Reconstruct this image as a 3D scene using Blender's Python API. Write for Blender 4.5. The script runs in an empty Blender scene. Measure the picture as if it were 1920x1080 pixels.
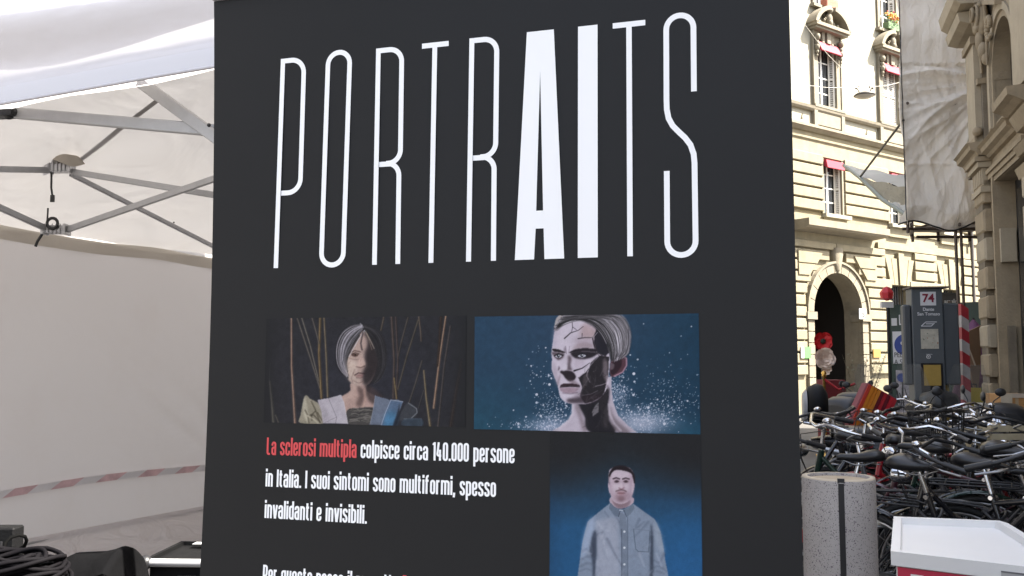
import bpy, math, random
import numpy as np
from mathutils import Vector, Matrix
random.seed(7)
rng = np.random.default_rng(11)
R = math.radians
scene = bpy.context.scene
COL = scene.collection

# ------------------------------------------------------------------ camera
CAM_H = 1.55
PITCH = R(4.5)
FPX = 1712.0
cam_data = bpy.data.cameras.new('camera')
cam_data.sensor_width = 36.0
cam_data.lens = FPX / 1920.0 * 36.0
cam_data.clip_start = 0.05
cam_data.clip_end = 500.0
cam = bpy.data.objects.new('camera', cam_data)
cam.location = (0, 0, CAM_H)
cam.rotation_euler = (R(90) + PITCH, 0, 0)
COL.objects.link(cam)
scene.camera = cam

# ------------------------------------------------------------------ light
SUN_DIR = Vector((0.658, -0.16, 0.80)).normalized()
SUN_EL = math.asin(SUN_DIR.z)
SUN_AZ = math.atan2(SUN_DIR.x, SUN_DIR.y)
world = bpy.data.worlds.new('World')
scene.world = world
world.use_nodes = True
wn = world.node_tree
bgn = wn.nodes.get('Background') or wn.nodes.new('ShaderNodeBackground')
sky = wn.nodes.new('ShaderNodeTexSky')
sky.sky_type = 'NISHITA'
sky.sun_disc = False
sky.sun_elevation = SUN_EL
sky.sun_rotation = SUN_AZ
sky.air_density = 1.0
sky.dust_density = 3.0
sky.ozone_density = 1.0
hs = wn.nodes.new('ShaderNodeHueSaturation'); hs.inputs['Saturation'].default_value = 0.6
wn.links.new(sky.outputs[0], hs.inputs['Color'])
wn.links.new(hs.outputs[0], bgn.inputs[0])
bgn.inputs[1].default_value = 0.105
sd = bpy.data.lights.new('sun', 'SUN')
sd.energy = 4.6
sd.angle = R(0.5)
sd.color = (1.0, 0.94, 0.84)
sun = bpy.data.objects.new('sun', sd)
sun.rotation_euler = SUN_DIR.to_track_quat('Z', 'Y').to_euler()
sun.location = (20, -5, 30)
COL.objects.link(sun)
scene.view_settings.view_transform = 'Standard'
scene.view_settings.look = 'None'
scene.view_settings.exposure = 2.5
scene.view_settings.gamma = 1.0
scene.view_settings.use_curve_mapping = False
try:
    scene.cycles.max_bounces = 8
    scene.cycles.diffuse_bounces = 4
    scene.cycles.sample_clamp_indirect = 8.0
except Exception:
    pass

# ------------------------------------------------------------------ placing
def pix_ray(px, py):
    a = (px - 960) / FPX
    b = -(py - 540) / FPX
    return Vector((a, math.cos(PITCH) - b * math.sin(PITCH), math.sin(PITCH) + b * math.cos(PITCH)))

def at(px, py, Y):
    """world point seen at photograph pixel px,py at ground distance Y"""
    r = pix_ray(px, py)
    return Vector((0, 0, CAM_H)) + r * (Y / r.y)

# ------------------------------------------------------------------ materials
MATS = {}
def lin(c):
    return tuple(((x / 12.92) if x <= 0.04045 else ((x + 0.055) / 1.055) ** 2.4) for x in c)

def mat(name, col, rough=0.6, metal=0.0, var=0.0, vscale=6.0, bump=0.0, bscale=30.0, spec=0.5,
        streak=0.0, sheen=0.0, coat=0.0, fleck=None, stain=None):
    if name in MATS:
        return MATS[name]
    m = bpy.data.materials.new(name)
    m.use_nodes = True
    nt = m.node_tree
    N, L = nt.nodes, nt.links
    b = N['Principled BSDF']
    b.inputs['Base Color'].default_value = (*col, 1)
    b.inputs['Roughness'].default_value = rough
    b.inputs['Metallic'].default_value = metal
    b.inputs['Specular IOR Level'].default_value = spec
    b.inputs['Coat Weight'].default_value = coat
    tc = N.new('ShaderNodeTexCoord')
    src = None
    if var > 0:
        no = N.new('ShaderNodeTexNoise'); no.inputs['Scale'].default_value = vscale
        no.inputs['Detail'].default_value = 6; no.inputs['Roughness'].default_value = 0.62
        L.new(tc.outputs['Object'], no.inputs['Vector'])
        mr = N.new('ShaderNodeMapRange')
        mr.inputs[1].default_value = 0.3; mr.inputs[2].default_value = 0.7
        mr.inputs[3].default_value = 1 - var; mr.inputs[4].default_value = 1 + var
        L.new(no.outputs['Fac'], mr.inputs[0])
        mx = N.new('ShaderNodeMix'); mx.data_type = 'RGBA'; mx.blend_type = 'MULTIPLY'
        mx.inputs[0].default_value = 1.0
        mx.inputs[6].default_value = (*col, 1)
        L.new(mr.outputs[0], mx.inputs[7])
        src = mx.outputs[2]
    if streak > 0:
        mp = N.new('ShaderNodeMapping'); mp.inputs['Scale'].default_value = (7, 7, 0.5)
        L.new(tc.outputs['Object'], mp.inputs[0])
        n2 = N.new('ShaderNodeTexNoise'); n2.inputs['Scale'].default_value = 1.0; n2.inputs['Detail'].default_value = 5
        L.new(mp.outputs[0], n2.inputs['Vector'])
        r2 = N.new('ShaderNodeMapRange'); r2.inputs[1].default_value = 0.52; r2.inputs[2].default_value = 0.72
        r2.inputs[3].default_value = 0; r2.inputs[4].default_value = streak
        L.new(n2.outputs['Fac'], r2.inputs[0])
        m2 = N.new('ShaderNodeMix'); m2.data_type = 'RGBA'
        L.new(r2.outputs[0], m2.inputs[0])
        if src: L.new(src, m2.inputs[6])
        else: m2.inputs[6].default_value = (*col, 1)
        sc_ = stain or tuple(c * 0.4 for c in col)
        m2.inputs[7].default_value = (*sc_, 1)
        src = m2.outputs[2]
    if fleck:
        for (fc, fs, th) in fleck:
            v = N.new('ShaderNodeTexVoronoi'); v.inputs['Scale'].default_value = fs
            L.new(tc.outputs['Object'], v.inputs['Vector'])
            wn_ = N.new('ShaderNodeTexWhiteNoise'); L.new(v.outputs['Position'], wn_.inputs['Vector'])
            c1 = N.new('ShaderNodeMath'); c1.operation = 'LESS_THAN'; c1.inputs[1].default_value = 0.30
            L.new(v.outputs['Distance'], c1.inputs[0])
            c2 = N.new('ShaderNodeMath'); c2.operation = 'LESS_THAN'; c2.inputs[1].default_value = th
            L.new(wn_.outputs['Value'], c2.inputs[0])
            c3 = N.new('ShaderNodeMath'); c3.operation = 'MULTIPLY'
            L.new(c1.outputs[0], c3.inputs[0]); L.new(c2.outputs[0], c3.inputs[1])
            m3 = N.new('ShaderNodeMix'); m3.data_type = 'RGBA'
            L.new(c3.outputs[0], m3.inputs[0])
            if src: L.new(src, m3.inputs[6])
            else: m3.inputs[6].default_value = (*col, 1)
            m3.inputs[7].default_value = (*fc, 1)
            src = m3.outputs[2]
    if src:
        L.new(src, b.inputs['Base Color'])
    if bump > 0:
        nb = N.new('ShaderNodeTexNoise'); nb.inputs['Scale'].default_value = bscale; nb.inputs['Detail'].default_value = 5
        L.new(tc.outputs['Object'], nb.inputs['Vector'])
        bp = N.new('ShaderNodeBump'); bp.inputs['Strength'].default_value = bump; bp.inputs['Distance'].default_value = 0.02
        L.new(nb.outputs['Fac'], bp.inputs['Height'])
        L.new(bp.outputs[0], b.inputs['Normal'])
    MATS[name] = m
    return m

def cloth_mat(name, col, trans=0.4, wrinkle=0.0, wscale=3.0, dirt_shade=0.0, dirt_shade_col=(0.3, 0.27, 0.22), stretch=(1, 1, 1)):
    if name in MATS: return MATS[name]
    m = bpy.data.materials.new(name); m.use_nodes = True
    nt = m.node_tree; N, L = nt.nodes, nt.links
    for n in list(N):
        if n.type == 'BSDF_PRINCIPLED': N.remove(n)
    out = [n for n in N if n.type == 'OUTPUT_MATERIAL'][0]
    d = N.new('ShaderNodeBsdfDiffuse'); t = N.new('ShaderNodeBsdfTranslucent'); g = N.new('ShaderNodeBsdfGlossy')
    g.inputs['Roughness'].default_value = 0.6
    mx = N.new('ShaderNodeMixShader'); mx.inputs[0].default_value = trans
    mg = N.new('ShaderNodeMixShader'); mg.inputs[0].default_value = 0.012
    L.new(d.outputs[0], mx.inputs[1]); L.new(t.outputs[0], mx.inputs[2])
    L.new(mx.outputs[0], mg.inputs[1]); L.new(g.outputs[0], mg.inputs[2]); L.new(mg.outputs[0], out.inputs[0])
    tc = N.new('ShaderNodeTexCoord')
    mp = N.new('ShaderNodeMapping'); mp.inputs['Scale'].default_value = stretch
    L.new(tc.outputs['Object'], mp.inputs[0])
    nz = N.new('ShaderNodeTexNoise'); nz.inputs['Scale'].default_value = 1.7; nz.inputs['Detail'].default_value = 7
    nz.inputs['Roughness'].default_value = 0.65
    L.new(mp.outputs[0], nz.inputs['Vector'])
    mr = N.new('ShaderNodeMapRange'); mr.inputs[1].default_value = 0.5; mr.inputs[2].default_value = 0.8
    mr.inputs[3].default_value = 0; mr.inputs[4].default_value = dirt_shade
    L.new(nz.outputs['Fac'], mr.inputs[0])
    mc = N.new('ShaderNodeMix'); mc.data_type = 'RGBA'
    L.new(mr.outputs[0], mc.inputs[0])
    mc.inputs[6].default_value = (*col, 1); mc.inputs[7].default_value = (*dirt_shade_col, 1)
    L.new(mc.outputs[2], d.inputs[0]); L.new(mc.outputs[2], t.inputs[0])
    if wrinkle > 0:
        nb = N.new('ShaderNodeTexNoise'); nb.inputs['Scale'].default_value = wscale; nb.inputs['Detail'].default_value = 3
        nb.inputs['Distortion'].default_value = 1.2
        L.new(mp.outputs[0], nb.inputs['Vector'])
        bp = N.new('ShaderNodeBump'); bp.inputs['Strength'].default_value = wrinkle; bp.inputs['Distance'].default_value = 0.1
        L.new(nb.outputs['Fac'], bp.inputs['Height'])
        for s in (d, t, g): L.new(bp.outputs[0], s.inputs['Normal'])
    MATS[name] = m
    return m

def attr_mat(name, rough=0.5):
    if name in MATS: return MATS[name]
    m = bpy.data.materials.new(name); m.use_nodes = True
    N, L = m.node_tree.nodes, m.node_tree.links
    b = N['Principled BSDF']; b.inputs['Roughness'].default_value = rough
    b.inputs['Specular IOR Level'].default_value = 0.16
    a = N.new('ShaderNodeAttribute'); a.attribute_name = 'print'
    L.new(a.outputs['Color'], b.inputs['Base Color'])
    MATS[name] = m
    return m

# ------------------------------------------------------------------ objects
def tag(o, label=None, cat=None, group=None, kind=None):
    if label: o['label'] = label
    if cat: o['category'] = cat
    if group: o['group'] = group
    if kind: o['kind'] = kind
    return o

def thing(name, label, cat, loc=(0, 0, 0), rotz=0.0, group=None):
    o = bpy.data.objects.new(name, None)
    o.empty_display_size = 0.1
    o.location = loc; o.rotation_euler = (0, 0, rotz)
    COL.objects.link(o)
    return tag(o, label, cat, group)

def copy_tree(o, parent=None):
    c = o.copy(); COL.objects.link(c)
    if parent: c.parent = parent
    for ch in o.children: copy_tree(ch, c)
    return c

class MB:
    def __init__(s): s.v = []; s.f = []; s.sm = []
    def add(s, vs, fs, smooth=False):
        k = len(s.v); s.v.extend([tuple(p) for p in vs])
        for f in fs: s.f.append(tuple(i + k for i in f)); s.sm.append(smooth)
        return s
    def box(s, x0, x1, y0, y1, z0, z1, M=None):
        p = [Vector(q) for q in ((x0,y0,z0),(x1,y0,z0),(x1,y1,z0),(x0,y1,z0),(x0,y0,z1),(x1,y0,z1),(x1,y1,z1),(x0,y1,z1))]
        if M is not None: p = [M @ q for q in p]
        return s.add(p, [(0,3,2,1),(4,5,6,7),(0,1,5,4),(1,2,6,5),(2,3,7,6),(3,0,4,7)])
    def bar(s, a, b, w, h, up=(0, 0, 1)):
        a, b = Vector(a), Vector(b); d = (b - a); Ln = d.length; d.normalize()
        up = Vector(up)
        sd_ = d.cross(up)
        if sd_.length < 1e-4: sd_ = d.cross(Vector((1, 0, 0)))
        sd_.normalize(); u = sd_.cross(d)
        c = []
        for q in (a, b):
            for (i, j) in ((-1,-1),(1,-1),(1,1),(-1,1)):
                c.append(q + sd_ * (i * w / 2) + u * (j * h / 2))
        return s.add(c, [(0,1,2,3),(7,6,5,4),(0,4,5,1),(1,5,6,2),(2,6,7,3),(3,7,4,0)])
    def tube(s, pts, r, n=8, closed=False, caps=True):
        pts = [Vector(p) for p in pts]; m = len(pts)
        rs = r if isinstance(r, (list, tuple)) else [r] * m
        base = None; rings = []
        for i, p in enumerate(pts):
            if closed: t = pts[(i + 1) % m] - pts[i - 1]
            else: t = pts[min(i + 1, m - 1)] - pts[max(i - 1, 0)]
            t.normalize()
            if base is None:
                base = t.orthogonal().normalized()
            else:
                base = (base - t * base.dot(t))
                if base.length < 1e-5: base = t.orthogonal()
                base.normalize()
            b2 = t.cross(base)
            rings.append([p + (base * math.cos(2 * math.pi * k / n) + b2 * math.sin(2 * math.pi * k / n)) * rs[i] for k in range(n)])
        vs = [q for rg in rings for q in rg]; fs = []
        for i in range(m if closed else m - 1):
            j = (i + 1) % m
            for k in range(n):
                fs.append((i*n+k, i*n+(k+1)%n, j*n+(k+1)%n, j*n+k))
        s.add(vs, fs, n > 5)
        if caps and not closed:
            s.add(rings[0], [tuple(reversed(range(n)))]); s.add(rings[-1], [tuple(range(n))])
        return s
    def lathe(s, prof, c=(0, 0, 0), n=24, axis='z', cap=True, smooth=True):
        c = Vector(c); vs = []
        for (r, h) in prof:
            for k in range(n):
                a = 2 * math.pi * k / n; x, y = r * math.cos(a), r * math.sin(a)
                vs.append(c + (Vector((x, y, h)) if axis == 'z' else Vector((h, x, y)) if axis == 'x' else Vector((x, h, y))))
        fs = []
        for i in range(len(prof) - 1):
            for k in range(n):
                fs.append((i*n+k, i*n+(k+1)%n, (i+1)*n+(k+1)%n, (i+1)*n+k))
        s.add(vs, fs, smooth)
        if cap:
            s.add(vs[:n], [tuple(reversed(range(n)))]); s.add(vs[-n:], [tuple(range(n))])
        return s
    def ball(s, c, r, n=12, m=8, M=None):
        rx, ry, rz = (r, r, r) if not isinstance(r, (tuple, list)) else r
        c = Vector(c); vs = []
        for i in range(m + 1):
            t = math.pi * i / m
            for k in range(n):
                a = 2 * math.pi * k / n
                q = Vector((rx * math.sin(t) * math.cos(a), ry * math.sin(t) * math.sin(a), rz * math.cos(t)))
                if M is not None: q = M @ q
                vs.append(c + q)
        fs = [(i*n+k, (i+1)*n+k, (i+1)*n+(k+1)%n, i*n+(k+1)%n) for i in range(m) for k in range(n)]
        return s.add(vs, fs, True)
    def torus(s, c, r, tr, axis='y', n=32, m=8, a0=0, a1=None, flat=1.0):
        c = Vector(c); pts = []; closed = a1 is None
        cnt = n if closed else n + 1
        rings = []
        for i in range(cnt):
            a = a0 + ((2 * math.pi) if closed else (a1 - a0)) * i / n
            rg = []
            for k in range(m):
                b = 2 * math.pi * k / m
                rr = r + tr * math.cos(b); h = tr * flat * math.sin(b)
                x, y = rr * math.cos(a), rr * math.sin(a)
                rg.append(c + (Vector((x, h, y)) if axis == 'y' else Vector((x, y, h)) if axis == 'z' else Vector((h, x, y))))
            rings += rg
        fs = []
        for i in range(n):
            j = (i + 1) % cnt
            for k in range(m): fs.append((i*m+k, j*m+k, j*m+(k+1)%m, i*m+(k+1)%m))
        return s.add(rings, fs, True)
    def loft(s, secs, n=14, p=2.4, M=None):
        """secs: (x, yc, zc, half width, half height)"""
        vs = []
        for (x, yc, zc, hw, hh) in secs:
            for k in range(n):
                a = 2 * math.pi * k / n; ca, sa = math.cos(a), math.sin(a)
                y = yc + hw * math.copysign(abs(ca) ** (2 / p), ca); z = zc + hh * math.copysign(abs(sa) ** (2 / p), sa)
                q = Vector((x, y, z)); vs.append(M @ q if M is not None else q)
        m = len(secs)
        fs = [(i*n+k, i*n+(k+1)%n, (i+1)*n+(k+1)%n, (i+1)*n+k) for i in range(m-1) for k in range(n)]
        s.add(vs, fs, True)
        s.add(vs[:n], [tuple(reversed(range(n)))], True); s.add(vs[-n:], [tuple(range(n))], True)
        return s
    def prism(s, poly, fn, d0, d1):
        """poly of (a,b); fn(a,b,d)->point"""
        n = len(poly)
        vs = [fn(a, b, d0) for a, b in poly] + [fn(a, b, d1) for a, b in poly]
        fs = [tuple(range(n)), tuple(reversed(range(n, 2*n)))] + [(i, i+n, (i+1)%n+n, (i+1)%n) for i in range(n)]
        return s.add(vs, fs)
    def grid(s, fn, nu, nv, smooth=True):
        vs = [fn(i / nu, j / nv) for j in range(nv + 1) for i in range(nu + 1)]
        w = nu + 1
        return s.add(vs, [(j*w+i, j*w+i+1, (j+1)*w+i+1, (j+1)*w+i) for j in range(nv) for i in range(nu)], smooth)
    def build(s, name, material, parent=None, loc=(0, 0, 0), fixn=True, bevel=0.0):
        me = bpy.data.meshes.new(name)
        me.from_pydata(s.v, [], s.f)
        me.polygons.foreach_set('use_smooth', s.sm)
        me.materials.append(material)
        if fixn:
            import bmesh
            bm = bmesh.new(); bm.from_mesh(me)
            bmesh.ops.recalc_face_normals(bm, faces=bm.faces)
            if bevel > 0:
                bmesh.ops.bevel(bm, geom=list(bm.edges), offset=bevel, segments=1, affect='EDGES', clamp_overlap=True)
            bm.to_mesh(me); bm.free()
        me.update()
        o = bpy.data.objects.new(name, me); COL.objects.link(o)
        o.location = loc
        if parent is not None: o.parent = parent
        return o

def text_obj(name, body, size, material, parent, M, xs=1.0, bold=0.0, extrude=0.001, align='CENTER', spacing=1.0):
    """lettering in the built-in face, turned into a mesh; M places it (text runs along +x, up +y)"""
    cu = bpy.data.curves.new(name, 'FONT'); cu.body = body; cu.size = size
    cu.align_x = align; cu.extrude = extrude; cu.offset = bold; cu.resolution_u = 3; cu.space_character = spacing
    tmp = bpy.data.objects.new('tmp', cu); COL.objects.link(tmp)
    dg = bpy.context.evaluated_depsgraph_get(); dg.update()
    me = bpy.data.meshes.new_from_object(tmp.evaluated_get(dg))
    bpy.data.objects.remove(tmp); bpy.data.curves.remove(cu)
    me.transform(M @ Matrix.Diagonal((xs, 1, 1, 1)))
    me.materials.clear(); me.materials.append(material)
    o = bpy.data.objects.new(name, me); COL.objects.link(o); o.parent = parent
    return o

def frame_M(origin, ex, ey):
    ex, ey = Vector(ex).normalized(), Vector(ey).normalized(); ez = ex.cross(ey)
    return Matrix(((ex.x, ey.x, ez.x, origin[0]), (ex.y, ey.y, ez.y, origin[1]), (ex.z, ey.z, ez.z, origin[2]), (0, 0, 0, 1)))

# common materials
M_STEEL = mat('brushed steel', (0.42, 0.42, 0.43), 0.35, 1.0, var=.2, vscale=25)
M_CHROME = mat('chrome', (0.62, 0.62, 0.64), 0.16, 1.0, var=.25, vscale=30)
M_ALU = mat('anodised aluminium', (0.42, 0.42, 0.43), 0.5, 0.4, var=0.06, vscale=20)
M_BLACKP = mat('black plastic', (0.015, 0.015, 0.017), 0.42)
M_BLACKPAINT = mat('black gloss paint', (0.010, 0.010, 0.013), 0.22, coat=0.4)
M_RUBBER = mat('rubber', (0.014, 0.014, 0.015), 0.75, bump=0.2, bscale=90)
M_LEATHER = mat('saddle vinyl', (0.017, 0.016, 0.017), 0.34, bump=0.08, bscale=160)
# ------------------------------------------------------------------ setting
M_PAVE = mat('stone paving', (0.085, 0.080, 0.075), 0.75, var=0.25, vscale=1.3, bump=0.3, bscale=25)
g = MB()
g.add([(-150, -150, 0), (150, -150, 0), (150, 200, 0), (-150, 200, 0)], [(0, 1, 2, 3)])
tag(g.build('ground', M_PAVE), kind='structure')

# ------------------------------------------------------------------ far palazzo
PAL = (10.5, 28.0, 0.0)
M_STUC = mat('cream stucco', (0.265, 0.245, 0.19), 0.85, var=0.06, vscale=1.2, streak=0.10, stain=(0.22, 0.19, 0.14), bump=0.1, bscale=40)
M_STONE = mat('warm bossage stone', (0.205, 0.176, 0.113), 0.85, var=0.16, vscale=2.5, streak=0.30, stain=(0.13, 0.11, 0.075), bump=0.35, bscale=35)
M_TRIM = mat('weathered trim stone', (0.185, 0.160, 0.115), 0.85, var=0.15, vscale=4, streak=0.35, stain=(0.11, 0.095, 0.07), bump=0.3, bscale=30)
M_GLASS = mat('dark window glass', (0.02, 0.022, 0.025), 0.08, spec=0.8)
M_WFRAME = mat('white window paint', (0.62, 0.60, 0.55), 0.5)
M_SHUT = mat('pale shutter paint', (0.55, 0.52, 0.46), 0.6)
M_REDCL = mat('red awning cloth', (0.30, 0.008, 0.028), 0.7, var=0.08, vscale=8)
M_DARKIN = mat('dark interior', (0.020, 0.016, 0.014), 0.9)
pal = thing('palazzo', 'sunlit cream stone building with round arched portal and red blinds', 'building', PAL, R(36))

def holes_wall(mb, x0, x1, z0, z1, y0, y1, holes):
    """solid wall between y0 (front) and y1 with rectangular holes (hx0,hx1,hz0,hz1)"""
    xs = sorted({x0, x1, *[h[0] for h in holes], *[h[1] for h in holes]})
    zs = sorted({z0, z1, *[h[2] for h in holes], *[h[3] for h in holes]})
    xs = [x for x in xs if x0 <= x <= x1]; zs = [z for z in zs if z0 <= z <= z1]
    def solid(a, b):
        if a < 0 or b < 0 or a >= len(xs) - 1 or b >= len(zs) - 1: return False
        cx, cz = (xs[a] + xs[a+1]) / 2, (zs[b] + zs[b+1]) / 2
        return not any(h[0] < cx < h[1] and h[2] < cz < h[3] for h in holes)
    for a in range(len(xs) - 1):
        for b in range(len(zs) - 1):
            if not solid(a, b): continue
            X0, X1, Z0, Z1 = xs[a], xs[a+1], zs[b], zs[b+1]
            mb.add([(X0, y0, Z0), (X1, y0, Z0), (X1, y0, Z1), (X0, y0, Z1)], [(0, 1, 2, 3)])
            mb.add([(X0, y1, Z0), (X1, y1, Z0), (X1, y1, Z1), (X0, y1, Z1)], [(3, 2, 1, 0)])
            if not solid(a-1, b): mb.add([(X0, y0, Z0), (X0, y1, Z0), (X0, y1, Z1), (X0, y0, Z1)], [(3, 2, 1, 0)])
            if not solid(a+1, b): mb.add([(X1, y0, Z0), (X1, y1, Z0), (X1, y1, Z1), (X1, y0, Z1)], [(0, 1, 2, 3)])
            if not solid(a, b-1): mb.add([(X0, y0, Z0), (X1, y0, Z0), (X1, y1, Z0), (X0, y1, Z0)], [(3, 2, 1, 0)])
            if not solid(a, b+1): mb.add([(X0, y0, Z1), (X1, y0, Z1), (X1, y1, Z1), (X0, y1, Z1)], [(0, 1, 2, 3)])

UW = [-8.05, -4.6, -1.12, 2.33, 5.75, 9.2]      # window axes along the facade
HW = 0.46
upper = [(u - HW, u + HW, 9.22, 11.15) for u in UW]
top3 = [(u - HW, u + HW, 12.35, 14.6) for u in UW]
mezz = [(u - HW + .02, u + HW, 5.92, 7.62) for u in [-7.9, -4.4, -0.98, 2.5, 5.6, 9.0]]
ARC = (-0.90, 2.95, 1.20)                           # portal axis, springing, radius
low = [(u - .5, u + .5, 1.6, 3.95) for u in (2.48, 5.55, 8.7, -4.4, -7.6)]
port = (ARC[0] - 1.35, ARC[0] + 1.35, 0.0, ARC[1] + 1.35)
w = MB()
holes_wall(w, -12, 14, 0, 8.42, 0.0, 0.45, mezz + low + [port])
w.build('lower_wall', M_STONE, pal, fixn=False)
w = MB()
holes_wall(w, -12, 14, 8.42, 17.0, 0.0, 0.45, upper + top3)
w.build('upper_wall', M_STUC, pal, fixn=False)
MB().box(-12, 14, 0.45, 9, 17, 17.3).build('roof', M_TRIM, pal)
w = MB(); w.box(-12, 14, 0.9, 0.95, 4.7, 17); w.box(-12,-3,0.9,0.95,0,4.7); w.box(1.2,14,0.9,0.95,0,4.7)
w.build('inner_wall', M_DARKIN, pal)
# side and back walls
w = MB(); w.box(-12, -11.7, 0.47, 9, 0, 17); w.box(13.7, 14, 0.47, 9, 0, 17); w.box(-11.7, 13.7, 8.7, 9, 0, 17)
w.build('side_wall', M_STUC, pal)

# portal: infill round the arch, archivolt, deep dark passage
def arcpts(cx, cz, r, a0, a1, n):
    return [(cx + r * math.cos(a0 + (a1 - a0) * i / n), cz + r * math.sin(a0 + (a1 - a0) * i / n)) for i in range(n + 1)]
cx, cz, ar = ARC
w = MB()
inner = arcpts(cx, cz, ar, math.pi, 0, 28)
def outp(p):
    dx, dz = p[0] - cx, p[1] - cz
    k = 1.35 / max(abs(dx), abs(dz)); return (cx + dx * k, cz + dz * k)
for i in range(28):
    a, b = inner[i], inner[i+1]; A, B = outp(a), outp(b)
    w.add([(a[0], 0, a[1]), (b[0], 0, b[1]), (B[0], 0, B[1]), (A[0], 0, A[1])], [(0, 1, 2, 3)])
    w.add([(a[0], 0, a[1]), (b[0], 0, b[1]), (b[0], .55, b[1]), (a[0], .55, a[1])], [(3, 2, 1, 0)], True)
for sx in (-1, 1):
    w.box(min(cx + sx*ar, cx + sx*1.35), max(cx + sx*ar, cx + sx*1.35), 0, .55, 0, cz)
w.build('portal_jamb', M_TRIM, pal, fixn=False)
def ring_block(mb, r0, r1, a0, a1, y0, y1, n=4, cxx=cx, czz=cz):
    P = arcpts(cxx, czz, r0, a0, a1, n) + list(reversed(arcpts(cxx, czz, r1, a0, a1, n)))
    mb.prism(P, lambda a, b, d: (a, d, b), y0, y1)
for k in range(11):
    a0 = math.pi * k / 11 + .008; a1 = math.pi * (k + 1) / 11 - .008
    mb = MB(); ring_block(mb, ar + .012, ar + .30, a0, a1, -.09, .02); mb.build('voussoir', M_TRIM, pal)
mb = MB(); ring_block(mb, ar + .30, ar + .36, 0.0, math.pi, -.14, .02, 24); mb.build('archivolt', M_TRIM, pal)
for sx in (-1, 1):
    xa, xb = sorted((cx + sx * (ar - .06), cx + sx * (ar + .40)))
    MB().box(xa, xb, -.15, .30, cz - .22, cz).build('impost', M_TRIM, pal)
    xa, xb = sorted((cx + sx * (ar + .01), cx + sx * (ar + .30)))
    for kz in range(8):
        MB().box(xa, xb, -.09, .0, .05 + kz * .335, .36 + kz * .335).build('jamb_stone', M_TRIM, pal)
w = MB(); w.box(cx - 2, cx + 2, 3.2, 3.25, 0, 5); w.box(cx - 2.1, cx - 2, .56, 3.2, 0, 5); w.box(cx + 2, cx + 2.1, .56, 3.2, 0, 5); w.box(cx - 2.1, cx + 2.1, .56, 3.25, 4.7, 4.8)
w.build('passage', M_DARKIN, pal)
# keystone bracket
mb = MB(); mb.loft([(-.0, 0, 0, .10, .02), (.10, 0, 0, .13, .16), (.30, 0, 0, .14, .20), (.55, 0, 0, .17, .26), (.74, 0, 0, .18, .22)], 12, 3,
    Matrix.Translation((cx, -.02, cz + ar + .02)) @ Matrix.Rotation(R(-90), 4, 'Y') @ Matrix.Rotation(R(0), 4, 'Z') @ Matrix.Diagonal((1, 1, 1, 1)))
mb.build('keystone', M_TRIM, pal)

# horizontal stone courses, each piece its own block
def clip_arch(x, z, sx):
    """outermost x of the archivolt at height z on side sx"""
    rr = ar + .40
    if z <= cz: return cx + sx * (ar + .36)
    if z - cz >= rr: return None
    return cx + sx * math.sqrt(max(rr * rr - (z - cz) ** 2, 0.0001))
def course(z0, z1, spans, proud=.11):
    for (a, b) in spans:
        n = max(1, round((b - a) / 2.4))
        for i in range(n):
            xa, xb = a + (b - a) * i / n, a + (b - a) * (i + 1) / n
            mb = MB(); f = .018
            p = proud + random.uniform(-.006, .006)
            q = [(xa + .004, 0, z0), (xb - .004, 0, z0), (xb - .004, 0, z1), (xa + .004, 0, z1),
                 (xa + .004, -p + f, z0), (xb - .004, -p + f, z0), (xb - .004, -p + f, z1), (xa + .004, -p + f, z1),
                 (xa + f, -p, z0 + f), (xb - f, -p, z0 + f), (xb - f, -p, z1 - f), (xa + f, -p, z1 - f)]
            mb.add(q, [(0,1,5,4),(1,2,6,5),(2,3,7,6),(3,0,4,7),(4,5,9,8),(5,6,10,9),(6,7,11,10),(7,4,8,11),(8,9,10,11)])
            mb.build('stone_course', M_STONE, pal)
XL, XR = -11.9, 9.6
def spans_at(z0, z1, holes, extra=None):
    cuts = []
    for h in holes:
        if h[2] < z1 - .02 and h[3] > z0 + .02: cuts.append((h[0] - .03, h[1] + .03))
    if extra: cuts += extra
    cuts.sort(); out = []; x = XL
    for a, b in cuts:
        if b < XL or a > XR: continue
        if a > x: out.append((x, a))
        x = max(x, b)
    if x < XR: out.append((x, XR))
    return [s_ for s_ in out if s_[1] - s_[0] > .12]
z = 1.12; ch = .338
while z < 5.0:
    ex = []
    zt = min(z + ch - .058, 5.05)
    zl = max(z, 0)
    l = clip_arch(0, zl, -1); r_ = clip_arch(0, zl, 1)
    if l is not None: ex.append((l - .02, r_ + .02))
    if z > 3.9:                                  # fans of splayed blocks over the low windows
        for (a, b, _, _) in low: ex.append((a - .36, b + .36))
    course(z, zt, spans_at(z, zt, low, ex)); z += ch
z = 5.98
while z < 7.45:
    course(z, z + .295, spans_at(z, z + .3, mezz, [(h[0] - .10, h[1] + .10) for h in mezz])); z += .352
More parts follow.
